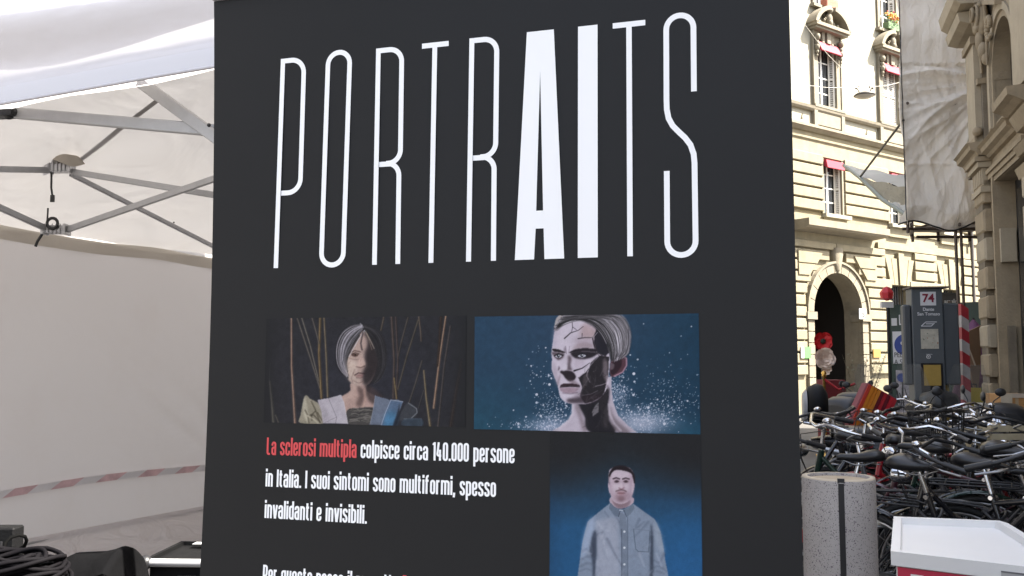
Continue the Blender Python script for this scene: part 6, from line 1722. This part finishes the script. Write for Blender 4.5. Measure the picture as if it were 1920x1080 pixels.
MB().lathe([(.150, HB - .0095), (.1495, HB + .001), (.1280, HB + .001)], (0, 0, 0), 64, cap=False).build('rim', mat('pale rim', (.50, .43, .33), .7), bo)
ang = math.atan2(-b0.y, -b0.x) + R(0)
mb = MB(); a_ = ang + R(4)
n = 6
for i in range(n):
    a0, a1 = a_ - R(4.3) + R(8.6) * i / n, a_ - R(4.3) + R(8.6) * (i + 1) / n
    mb.add([(.1535 * math.cos(a0), .1535 * math.sin(a0), 0.0), (.1535 * math.cos(a1), .1535 * math.sin(a1), 0), (.1535 * math.cos(a1), .1535 * math.sin(a1), HB - .012), (.1535 * math.cos(a0), .1535 * math.sin(a0), HB - .012)], [(0, 1, 2, 3)])
mb.build('strip', M_BLACKP, bo, fixn=False)
mb = MB(); mb.box(-.014, .014, -.006, .006, HB - .012, HB + .008, Matrix.Rotation(a_ + R(90), 4, 'Z') @ Matrix.Translation((0, -.145, 0))); mb.build('strip_clip', M_BLACKP, bo)

# ------------------------------------------------------------------ promotion counter
M_CTW = mat('white counter plastic', (.63, .635, .64), .4, var=.02, vscale=4)
M_CTR = mat('crimson print', (.42, .018, .055), .45)
HC = 1.055
def top_pt(px, py, z):
    r = pix_ray(px, py); k = (z - CAM_H) / r.z; return Vector((0, 0, CAM_H)) + r * k
FL = top_pt(1670, 1033, HC); BL = top_pt(1675.5, 968, HC)
FR1 = top_pt(1920, 1062, HC); BR1 = top_pt(1874, 976, HC)
fdir = (FR1 - FL).normalized()
ct = thing('promotion_counter', 'white topped promotion counter with crimson front at the lower right corner', 'counter', (FL.x, FL.y, 0), math.atan2(fdir.y, fdir.x))
Mi = Matrix.Rotation(-math.atan2(fdir.y, fdir.x), 4, 'Z') @ Matrix.Translation((-FL.x, -FL.y, 0))
L_ = lambda v: (Mi @ v)
bl = L_(BL); br = L_(BR1)
# outline of the tray seen from above, counter-clockwise from front left
x1 = .80
outl = [(0, 0), (x1, 0.0), (x1 + .02, .06)] + [tuple((L_(top_pt(px, py, HC))).xy) for px, py in ((1990, 1045), (1950, 1018), (1920, 999), (1905, 990), (1890, 981))] + [(br.x, br.y), (bl.x, bl.y)]
outl = [(0, 0), (x1, 0.0)] + [p_ for p_ in outl[3:]]
cxm = sum(p_[0] for p_ in outl) / len(outl); cym = sum(p_[1] for p_ in outl) / len(outl)
def inset(P, d):
    n = len(P); out = []
    for i in range(n):
        a, b, c = np.array(P[i-1]), np.array(P[i]), np.array(P[(i+1) % n])
        d0 = (b - a) / np.linalg.norm(b - a); d1 = (c - b) / np.linalg.norm(c - b)
        n0 = np.array([-d0[1], d0[0]]); n1 = np.array([-d1[1], d1[0]]); m_ = n0 + n1; m_ = m_ / np.linalg.norm(m_)
        out.append(tuple(b + m_ * d / max(.4, float(m_ @ n0))))
    return out
area = sum(outl[i-1][0] * outl[i][1] - outl[i][0] * outl[i-1][1] for i in range(len(outl)))
sg = 1 if area > 0 else -1
in1 = inset(outl, sg * .022)
mb = MB(); n = len(outl)
lip, zt_, zb_ = .020, HC, HC - .036
V_ = [(x, y, zb_) for x, y in outl] + [(x, y, zt_) for x, y in outl] + [(x, y, zt_) for x, y in in1] + [(x, y, zt_ - lip) for x, y in inset(outl, sg * .026)]
F_ = [tuple(range(n))]
for i in range(n):
    j = (i + 1) % n
    F_ += [(i, j, n + j, n + i), (n + i, n + j, 2*n + j, 2*n + i), (2*n + i, 2*n + j, 3*n + j, 3*n + i)]
F_.append(tuple(range(3*n, 4*n)))
mb.add(V_, F_); top = mb.build('tray_top', M_CTW, ct)
MB().box(.255, .335, -.002, .004, HC - .034, HC - .016).build('slot', mat('slot shade', (.35, .35, .36), .6), top)
MB().box(.255, .335, -.003, -.002, HC - .020, HC - .0165).build('slot_edge', mat('slot edge', (.12, .12, .13), .6), top)
mk = L_(top_pt(1787, 985, HC - .028)); MB().box(mk.x - .018, mk.x + .018, mk.y - .003, mk.y + .003, HC - .0195, HC - .018).build('moulded_mark', mat('moulded mark', (.45, .46, .47), .5), top)
ins = inset(outl, sg * .012)
mb = MB(); mb.prism(ins, lambda a, b, d: (a, b, d), .06, zb_ - .001); mb.build('body', M_CTW, ct)
MB().box(.014, x1 - .01, .006, .011, .10, zb_ - .004).build('front_print', M_CTR, ct)
text_obj('print_lettering', 'EXPERIENCE', .050, M_WHT, ct, frame_M((.045, .004, zb_ - .054), (1, 0, 0), (0, 0, 1)), align='LEFT', xs=.85, bold=.0025, extrude=.0006, spacing=1.15)
MB().box(0, x1, 0.0, .3, 0.0, .055).build('base', M_CTW, ct)

# ------------------------------------------------------------------ bike share totem
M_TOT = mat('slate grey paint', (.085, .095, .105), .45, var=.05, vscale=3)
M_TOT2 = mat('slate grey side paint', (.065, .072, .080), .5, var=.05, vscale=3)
M_DK = mat('black recess', (.008, .008, .012), .3)
M_INK = mat('white ink', (.62, .62, .64), .5)
YT_ = 12.3
tl, tr = at(1714, 700, YT_), at(1772.5, 700, YT_ - .05)
TWd = (tr - tl).length
to = thing('bike_share_totem', 'tall slate grey bike share totem numbered 74', 'totem', (tl.x, tl.y, 0), math.atan2(tr.y - tl.y, tr.x - tl.x))
HT = at(1740, 541, YT_).z
def tz(py): return at(1740, py, YT_).z
MB().box(0, TWd, 0, .26, 0, HT).build('column', M_TOT, to, bevel=.008)
w1 = (1713 - 1698) / 1712 * YT_; w2 = (1802 - 1773) / 1712 * YT_
zw0 = tz(722)
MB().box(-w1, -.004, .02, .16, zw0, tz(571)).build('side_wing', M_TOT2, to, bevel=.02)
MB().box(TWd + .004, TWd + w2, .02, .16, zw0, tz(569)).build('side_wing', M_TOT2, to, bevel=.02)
MB().box(-.03, TWd + .08, -.04, .30, HT + .002, HT + .025).build('cap', mat('rusty cap', (.12, .09, .07), .7, var=.3, vscale=10), to)
cxm = TWd / 2 + .012
MB().box(cxm - .10, cxm + .10, -.008, -.001, tz(573), tz(547.5)).build('number_panel', M_INK, to)
text_obj('number', '74', .155, mat('maroon ink', (.20, .01, .03), .5), to, frame_M((cxm, -.012, tz(566.5)), (1, 0, 0), (0, 0, 1)), bold=.004, extrude=.002)
text_obj('station_name', 'Dante\nSan Tomaso', .062, M_INK, to, frame_M((cxm, -.004, tz(583)), (1, 0, 0), (0, 0, 1)), bold=.001, extrude=.002, xs=.95)
mb = MB(); lx, lz = cxm - .10, tz(611.5)
for (a, b) in (((0, 0), (.06, .055)), ((.06, .055), (.20, .055)), ((0, 0), (.13, 0)), ((.13, 0), (.17, .04)), ((.06, .030), (.15, .030))):
    mb.bar((lx + a[0], -.004, lz + a[1]), (lx + b[0], -.004, lz + b[1]), .004, .010, up=(0, 0, 1) if a[1] == b[1] else (0, 0, 1))
mb.build('operator_mark', M_INK, to)
MB().box(cxm - .11, cxm + .115, -.008, -.001, tz(654), tz(617)).build('area_map', mat('map print', (.44, .41, .34), .5, var=.2, vscale=14, fleck=[((.30, .10, .06), 30, .10), ((.12, .14, .12), 40, .10)]), to)
mb = MB(); mb.torus((cxm - .02, -.004, tz(669)), .024, .005, 'y', 18, 5); mb.ball((cxm - .02, -.004, tz(669)), (.010, .004, .010), 8, 6); mb.box(cxm - .05, cxm + .03, -.005, -.002, tz(664.6), tz(664)); mb.build('city_crest', M_INK, to)
MB().box(cxm - .125, TWd - .03, -.006, -.001, tz(765), tz(681)).build('screen_recess', M_DK, to)
MB().box(cxm - .09, TWd - .06, -.016, -.007, tz(723), tz(684)).build('yellow_notice', mat('yellow notice', (.38, .25, .06), .5, var=.08, vscale=12), to)
mb = MB(); mb.box(cxm + .05, cxm + .11, -.05, -.008, tz(760), tz(748)); mb.build('card_reader', mat('pale reader', (.30, .26, .26), .5), to)

# ------------------------------------------------------------------ striped pole, boards, cartons near the pier
M_RED2 = mat('warning red', (.34, .016, .026), .6); M_WH2 = mat('warning white', (.40, .36, .34), .6, var=.15, vscale=9)
p1, p0 = at(1809, 574, 12.6), at(1815, 790, 12.3)
dirp = (p0 - p1); p0 = p1 + dirp * ((p1.z) / (-dirp.z) * 1.0)
sp_ = thing('striped_pole', 'leaning pole striped red and white right of the totem', 'pole', tuple(p0))
nst = 14
for i in range(nst):
    a, b = (p1 - p0) * (i / nst), (p1 - p0) * ((i + 1) / nst)
    mb = MB(); e = Vector((.05, 0, 0)); sk = Vector((0, 0, .035)); n_ = Vector((0, -.05, 0))
    def sq(c): return [c - e + sk, c + e - sk, c + e - sk + Vector((0, .08, 0)), c - e + sk + Vector((0, .08, 0))]
    vs = sq(a) + sq(b)
    mb.add(vs, [(0, 1, 5, 4), (1, 2, 6, 5), (2, 3, 7, 6), (3, 0, 4, 7), (4, 5, 6, 7), (3, 2, 1, 0)])
    mb.build('band', M_RED2 if i % 2 else M_WH2, sp_)
yb = at(1827, 727, 12.9)
sb = thing('yellow_board', 'yellow folding warning board standing between pole and pier', 'sign', (yb.x - .02, yb.y, 0), R(8))
M_YEL = mat('yellow plastic', (.46, .36, .02), .45, var=.06)
def a_board(t, w0, w1, h, m, th=.02):
    for s_ in (-1, 1):
        mb = MB(); mb.add([(-w0 / 2, s_ * .16, .02), (w0 / 2, s_ * .16, .02), (w1 / 2, s_ * .02, h), (-w1 / 2, s_ * .02, h), (-w0 / 2, s_ * (.16 + th), .02), (w0 / 2, s_ * (.16 + th), .02), (w1 / 2, s_ * (.02 + th), h), (-w1 / 2, s_ * (.02 + th), h)],
               [(0,3,2,1),(4,5,6,7),(0,1,5,4),(1,2,6,5),(2,3,7,6),(3,0,4,7)]); mb.build('leaf', m, t)
a_board(sb, .26, .19, yb.z, M_YEL)
MB().tube([(-.06, 0, yb.z - .01), (-.05, 0, yb.z + .05), (.05, 0, yb.z + .05), (.06, 0, yb.z - .01)], .01, 6).build('handle', M_BLACKP, sb)
yb2 = at(1800, 722, 12.0)
sb2 = thing('yellow_sign', 'narrow yellow sign half hidden behind the striped pole', 'sign', (yb2.x + .02, yb2.y + .45, 0), R(0))
MB().box(-.06, .05, 0, .03, 0, yb2.z).build('panel', mat('pale yellow', (.52, .38, .10), .5), sb2)
MB().box(-.08, .07, -.04, .07, 0, .03).build('foot', M_BLACKP, sb2)
# stand with purple cover and dark dress form
pb = at(1826, 625, 14.8)
pu = thing('purple_parasol', 'folded purple parasol against the green hoarding', 'parasol', (pb.x, pb.y, 0))
M_PUR = mat('mauve cloth', (.17, .07, .15), .8, var=.2, vscale=8)
mb = MB(); mb.lathe([(.02, pb.z + .22), (.10, pb.z + .12), (.16, pb.z - .05), (.19, pb.z - .3), (.14, pb.z - .75), (.05, pb.z - .9)], (0, 0, 0), 12); mb.build('canopy', M_PUR, pu)
mb = MB(); mb.tube([(0, 0, 0), (0, 0, pb.z + .25)], .02, 8); mb.lathe([(.2, 0), (.2, .05)], (0, 0, 0), 16); mb.build('pole', M_BLACKP, pu)
# leaning cardboard sheets
cb = at(1822, 655, 13.3)
cd = thing('leaning_cardboard', 'brown cardboard sheets leaning against the pier behind the striped pole', 'cardboard', (cb.x, cb.y, 0))
M_CARD = mat('cardboard', (.22, .14, .085), .8, var=.12, vscale=6)
def quadslab(pts, Y, th, name, m, parent, o):
    P = [at(x, y, Y + dy) - o for x, y, dy in pts]
    mb = MB(); mb.add(P + [q + Vector((.0, th, 0)) for q in P], [(0, 1, 2, 3), (7, 6, 5, 4), (0, 4, 5, 1), (1, 5, 6, 2), (2, 6, 7, 3), (3, 7, 4, 0)]); return mb.build(name, m, parent)
oc = Vector((cb.x, cb.y, 0))
quadslab([(1806, 625, 0), (1840, 610, .1), (1838, 690, .1), (1832, 760, 0)], 13.2, .03, 'sheet', M_CARD, cd, oc)
quadslab([(1801, 623, 0), (1806, 625, 0), (1830, 685, 0), (1816, 686, 0)], 13.18, .02, 'sheet', mat('cardboard edge', (.27, .17, .11), .8), cd, oc)
mb = MB(); mb.bar(at(1806, 626, 13.15) - oc, at(1829, 686, 13.15) - oc, .01, .02); mb.build('edge_strip', mat('paper edge', (.40, .33, .26), .8), cd)
# dark dress stand below
dm = at(1829, 700, 13.0)
dmo = thing('dress_stand', 'dark purple draped stand above the yellow board', 'stand', (dm.x, dm.y + .35, 0))
MB().lathe([(.05, dm.z + .12), (.12, dm.z + .06), (.10, dm.z - .1), (.18, dm.z - .35), (.2, dm.z - .6)], (0, 0, 0), 12).build('cloth', mat('dark plum cloth', (.05, .015, .035), .8), dmo)
MB().tube([(0, 0, 0), (0, 0, dm.z)], .02, 8).build('post', M_BLACKP, dmo)
# cartons
def carton(px0, px1, py_top, Y, dep, rz, label, m, paper=None):
    a, b = at(px0, py_top, Y), at(px1, py_top, Y); W = (b - a).length
    t = thing('carton', label, 'box', (a.x, a.y, 0), R(rz)); H_ = a.z
    nb = 2 if H_ > .8 else 1
    MB().box(0, W, 0, dep, 0.0, H_).build('shell', m, t, bevel=.006)
    MB().box(W * .45, W * .55, -.003, -.0005, .01, H_ - .01).build('tape', mat('carton tape', (.34, .26, .17), .4), t)
    return t, W, H_
t, W, H_ = carton(1876, 1935, 739, 10.2, .35, -2, 'orange brown carton with a white paper sheet taped over its corner', mat('orange carton', (.36, .19, .07), .8, var=.08, vscale=8))
MB().box(-.002, .12, -.012, -.004, H_ - .42, H_ + .008).build('paper', mat('old paper', (.45, .40, .32), .8, var=.1, vscale=8), t)
MB().box(.10, W, -.010, -.004, H_ - .04, H_ + .008).build('lid_edge', mat('pale flap', (.42, .36, .30), .8), t)
mb = MB()
for k in range(4): mb.bar((.03 + k * .05, -.016, H_ - .27), (.07 + k * .05, -.016, H_ - .30 + (k % 2) * .05), .003, .012)
mb.build('scribble', M_INK, t)
t, W, H_ = carton(1846, 1886, 757, 10.9, .30, -4, 'pale mottled box beneath the pier left of the orange carton', mat('mottled board', (.33, .31, .27), .8, var=.35, vscale=9))
# jug
jp = at(1814, 800, 9.3)
jg = MB(); jg.loft([(0, 0, 0, .085, .07), (.02, 0, 0, .10, .08), (.15, 0, 0, .10, .08), (.19, 0, 0, .07, .06), (.215, .0, 0, .028, .028), (.235, 0, 0, .028, .028)], 16, 3, Matrix.Rotation(R(-90), 4, 'Y'))
jt = thing('plastic_jug', 'white plastic jug standing on a crate below the striped pole', 'jug', (jp.x, jp.y, jp.z - .04))
jg.build('shell', mat('milky plastic', (.50, .48, .47), .4), jt)
MB().tube([(-.02, 0, .19), (-.03, 0, .235), (.02, 0, .25), (.06, 0, .235), (.065, 0, .17)], .011, 8).build('handle', mat('milky plastic', (.5, .48, .47), .4), jt)
ck = MB(); ck.box(-.25, .25, -.2, .2, 0, jp.z - .045); o = ck.build('crate', mat('grey crate', (.20, .19, .18), .7), loc=(jp.x, jp.y, 0)); tag(o, 'pale grey crate under the white plastic jug', 'crate')

# ------------------------------------------------------------------ flower decoration by the portal
def petals(mb, c, r, n, cup, jitter=0.0, nrm=(0, -1, 0)):
    c = Vector(c); nz_ = Vector(nrm).normalized(); e1 = nz_.orthogonal().normalized(); e2 = nz_.cross(e1)
    for k in range(n):
        a = 2 * math.pi * k / n + random.uniform(-jitter, jitter); d_ = e1 * math.cos(a) + e2 * math.sin(a); s_ = nz_.cross(d_)
        def fn(u, v, d_=d_, s_=s_):
            w_ = math.sin(math.pi * min(v * .55 + .2, 1)) * .75; rr_ = r * v
            return c + d_ * rr_ * (1 - .12 * (2*u-1) ** 2) + s_ * (2*u - 1) * w_ * r * .8 + nz_ * (cup * v * v * r + .05 * r * math.sin(u * 9 + k))
        mb.grid(fn, 8, 6)
fp = at(1541, 640, 16.5); fw = at(1543, 672, 16.2)
fl1 = thing('poppy_decoration', 'giant red paper poppy on a stand at the portal', 'decoration', (fp.x, fp.y, 0))
mb = MB(); petals(mb, (0, 0, fp.z), .175, 4, .45, .1); petals(mb, (0, -.03, fp.z), .15, 4, .5, .6); mb.build('petals', mat('poppy red', (.50, .012, .015), .6), fl1, fixn=False)
mb = MB(); mb.ball((0, -.06, fp.z), (.05, .03, .05), 12, 8); mb.build('flower_centre', mat('poppy centre', (.01, .02, .01), .7), fl1)
mb = MB(); mb.tube([(0, .04, 0), (0, .04, fp.z)], .012, 6); mb.lathe([(.15, 0), (.15, .03)], (0, .04, 0), 16); mb.build('stand', M_BLACKP, fl1)
fl2 = thing('rose_decoration', 'giant creamy white paper rose under the red poppy', 'decoration', (fw.x, fw.y, 0))
mb = MB()
for (r_, n, cup) in ((.19, 6, .35), (.16, 6, .6), (.12, 5, .9), (.07, 4, 1.4)): petals(mb, (.01, -.02, fw.z), r_, n, cup, .5)
petals(mb, (.05, -.0, fw.z - .2), .09, 5, .5, .4)
mb.build('petals', mat('creamy petals', (.78, .64, .54), .7), fl2, fixn=False)
mb = MB(); mb.tube([(0, .05, 0), (0, .05, fw.z)], .012, 6); mb.lathe([(.15, 0), (.15, .03)], (0, .05, 0), 16); mb.build('stand', M_BLACKP, fl2)
# small green sprigs beside (planter with thin dry branches)
sp = at(1617, 700, 15.5)
pl_ = thing('branch_planter', 'planter of thin pale branches right of the portal', 'plant', (sp.x, sp.y, 0))
MB().lathe([(.14, 0), (.19, .38), (.17, .38), (.16, .34)], (0, 0, 0), 20).build('pot', mat('grey pot', (.15, .14, .13), .7), pl_)
mb = MB(); lf = MB()
for k in range(26):
    a = random.uniform(0, 6.28); tl_ = random.uniform(.1, .45); h_ = random.uniform(.8, 1.45)
    q = [(0, 0, .35), (tl_ * .4 * math.cos(a), tl_ * .4 * math.sin(a), .35 + h_ * .5), (tl_ * math.cos(a), tl_ * math.sin(a), .35 + h_)]
    mb.tube(q, [.006, .004, .002], 4)
    for j in range(7):
        t_ = random.uniform(.4, 1); c = Vector(q[1]).lerp(Vector(q[2]), t_); d_ = Vector((random.uniform(-1, 1), random.uniform(-1, 1), random.uniform(-.3, 1))).normalized() * .04; e = d_.orthogonal().normalized() * .012
        lf.add([c - e * .2, c + d_ * .5 + e, c + d_, c + d_ * .5 - e], [(0, 1, 2, 3)])
mb.build('branches', mat('dry branch', (.20, .15, .10), .8), pl_); lf.build('leaves', mat('dusty leaf', (.16, .17, .10), .7), pl_, fixn=False)
# brass stanchion with red rope
bs0 = at(1545, 705, 15.0)
st_ = thing('brass_stanchion', 'polished brass rope post in front of the portal', 'stanchion', (bs0.x, bs0.y, 0))
M_BRASS = mat('polished brass', (.60, .36, .10), .22, 1.0)
MB().lathe([(.16, 0), (.16, .015), (.03, .04), (.022, .06), (.022, bs0.z - .02), (.04, bs0.z), (.03, bs0.z + .02), (.045, bs0.z + .05), (.02, bs0.z + .085)], (0, 0, 0), 20).build('post', M_BRASS, st_)
MB().tube([(0, 0, bs0.z - .05), (.2, -.1, bs0.z - .22), (.45, -.15, bs0.z - .12)], .02, 8).build('rope', mat('red velvet rope', (.30, .01, .015), .8), st_)
rc = at(1560, 712, 15.6)
rct = thing('red_cloth_table', 'small table under a deep red cloth behind the brass post', 'table', (rc.x, rc.y, 0))
MB().box(-.20, .16, -.2, .2, .03, rc.z).build('cloth', mat('deep red cloth', (.12, .010, .012), .85, bump=.3, bscale=6), rct, bevel=.01)
MB().box(-.18, .14, -.18, .18, 0, .028).build('base', M_BLACKP, rct)

# ------------------------------------------------------------------ things on the upper palazzo
fb = at(1664, 50, 28.6)
def palpt(u, y, z):
    c, s_ = math.cos(R(36)), math.sin(R(36)); return (PAL[0] + u * c - y * s_, PAL[1] + u * s_ + y * c, z)
bxo = palpt(2.33, -.10, 12.33)
fbx = thing('flower_box', 'window box of orange and red flowers on the high right sill', 'flower box', bxo, R(36))
MB().box(-.34, .34, -.16, .05, .0, .22).build('trough', mat('green trough', (.10, .16, .07), .6), fbx)
M_LEAF = mat('sunlit leaf', (.10, .19, .05), .6, var=.3, vscale=12)
lf = MB(); f1, f2, f3 = MB(), MB(), MB()
rf = random.Random(9)
for k in range(420):
    c = Vector((rf.gauss(0, .20), rf.gauss(-.10, .09), .30 + rf.gauss(0, .13))); d_ = Vector((rf.uniform(-1, 1), rf.uniform(-1, 1), rf.uniform(-1, 1))).normalized() * .05; e = d_.orthogonal().normalized() * .025
    (lf).add([c, c + d_ * .5 + e, c + d_, c + d_ * .5 - e], [(0, 1, 2, 3)])
for k in range(60):
    c = Vector((rf.uniform(-.36, .36), rf.gauss(-.14, .06), .42 + rf.gauss(0, .07))); (f1, f2, f3)[k % 3].ball(c, rf.uniform(.022, .04), 6, 4)
lf.build('foliage', M_LEAF, fbx, fixn=False); f1.build('orange_flowers', mat('orange bloom', (.60, .20, .03), .6), fbx); f2.build('yellow_flowers', mat('yellow bloom', (.65, .42, .05), .6), fbx); f3.build('red_flowers', mat('red bloom', (.55, .05, .05), .6), fbx)
pt = palpt(-1.05, -.14, 12.27)
pot = thing('terracotta_planter', 'terracotta planter on the high left window sill', 'planter', pt, R(36))
MB().box(-.30, .30, -.14, .10, 0, .26).build('trough', mat('terracotta', (.30, .10, .06), .8, var=.15, vscale=8), pot, bevel=.02)
lf = MB()
for k in range(120):
    c = Vector((rf.gauss(0, .16), rf.gauss(-.02, .06), .32 + rf.gauss(0, .06))); d_ = Vector((rf.uniform(-1, 1), rf.uniform(-1, 1), rf.uniform(-1, 1))).normalized() * .05; e = d_.orthogonal().normalized() * .025
    lf.add([c, c + d_ * .5 + e, c + d_, c + d_ * .5 - e], [(0, 1, 2, 3)])
lf.build('foliage', M_LEAF, pot, fixn=False)
# hanging street lamp on its cable
lp0 = at(1621, 178, 22.0)
la = thing('hanging_street_lamp', 'flat round street lamp hung on a cable before the upper windows', 'street lamp', tuple(lp0), R(0))
M_LG = mat('lamp grey', (.09, .08, .07), .5)
LM = Matrix.Rotation(R(-8), 4, 'Y')
mb = MB(); mb.lathe([(.02, .08), (.10, .07), (.21, .03), (.26, -.01), (.24, -.03)], (0, 0, 0), 28); mb.build('hood', M_LG, la)
MB().lathe([(.23, -.032), (.15, -.07), (.04, -.085)], (0, 0, 0), 28).build('diffuser', mat('lamp diffuser', (.34, .33, .31), .3), la)
mb = MB()
for k, s_ in enumerate((-1, 1)):
    mb.tube([(s_ * .12, 0, .05), (s_ * .16, 0, .14), (s_ * .22, 0, .17)], .012, 6); mb.ball((s_ * .20, 0, .17), .03, 8, 6); mb.ball((s_ * .13, 0, .20), .025, 8, 6)
mb.build('hanger', M_LG, la)
ca = at(1484, 157, 21.2) ; cb_ = at(1706, 150, 23.4)
cable = MB(); lq = lp0 + Vector((0, 0, .18))
cable.tube([ca, ca.lerp(lq, .5) + Vector((0, 0, -.05)), lq], .008, 5); cable.tube([lq, lq.lerp(cb_, .5) + Vector((0, 0, -.04)), cb_], .008, 5)
far_l = ca + (ca - lq).normalized() * 6; cable.tube([ca, far_l], .008, 5)
o = cable.build('span_wire', mat('thin wire', (.30, .27, .22), .6)); tag(o, 'thin span wire crossing before the palazzo and carrying the street lamp', 'wire')
wv = MB(); a, b = at(1508, 45, 24), at(1590, 140, 26); wv.tube([a, a.lerp(b, .5) + Vector((0, 0, -.1)), b], .006, 5)
o = wv.build('loose_wire', mat('pale wire', (.45, .42, .36), .6)); tag(o, 'pale loose wire drooping over the left pedimented window', 'wire')
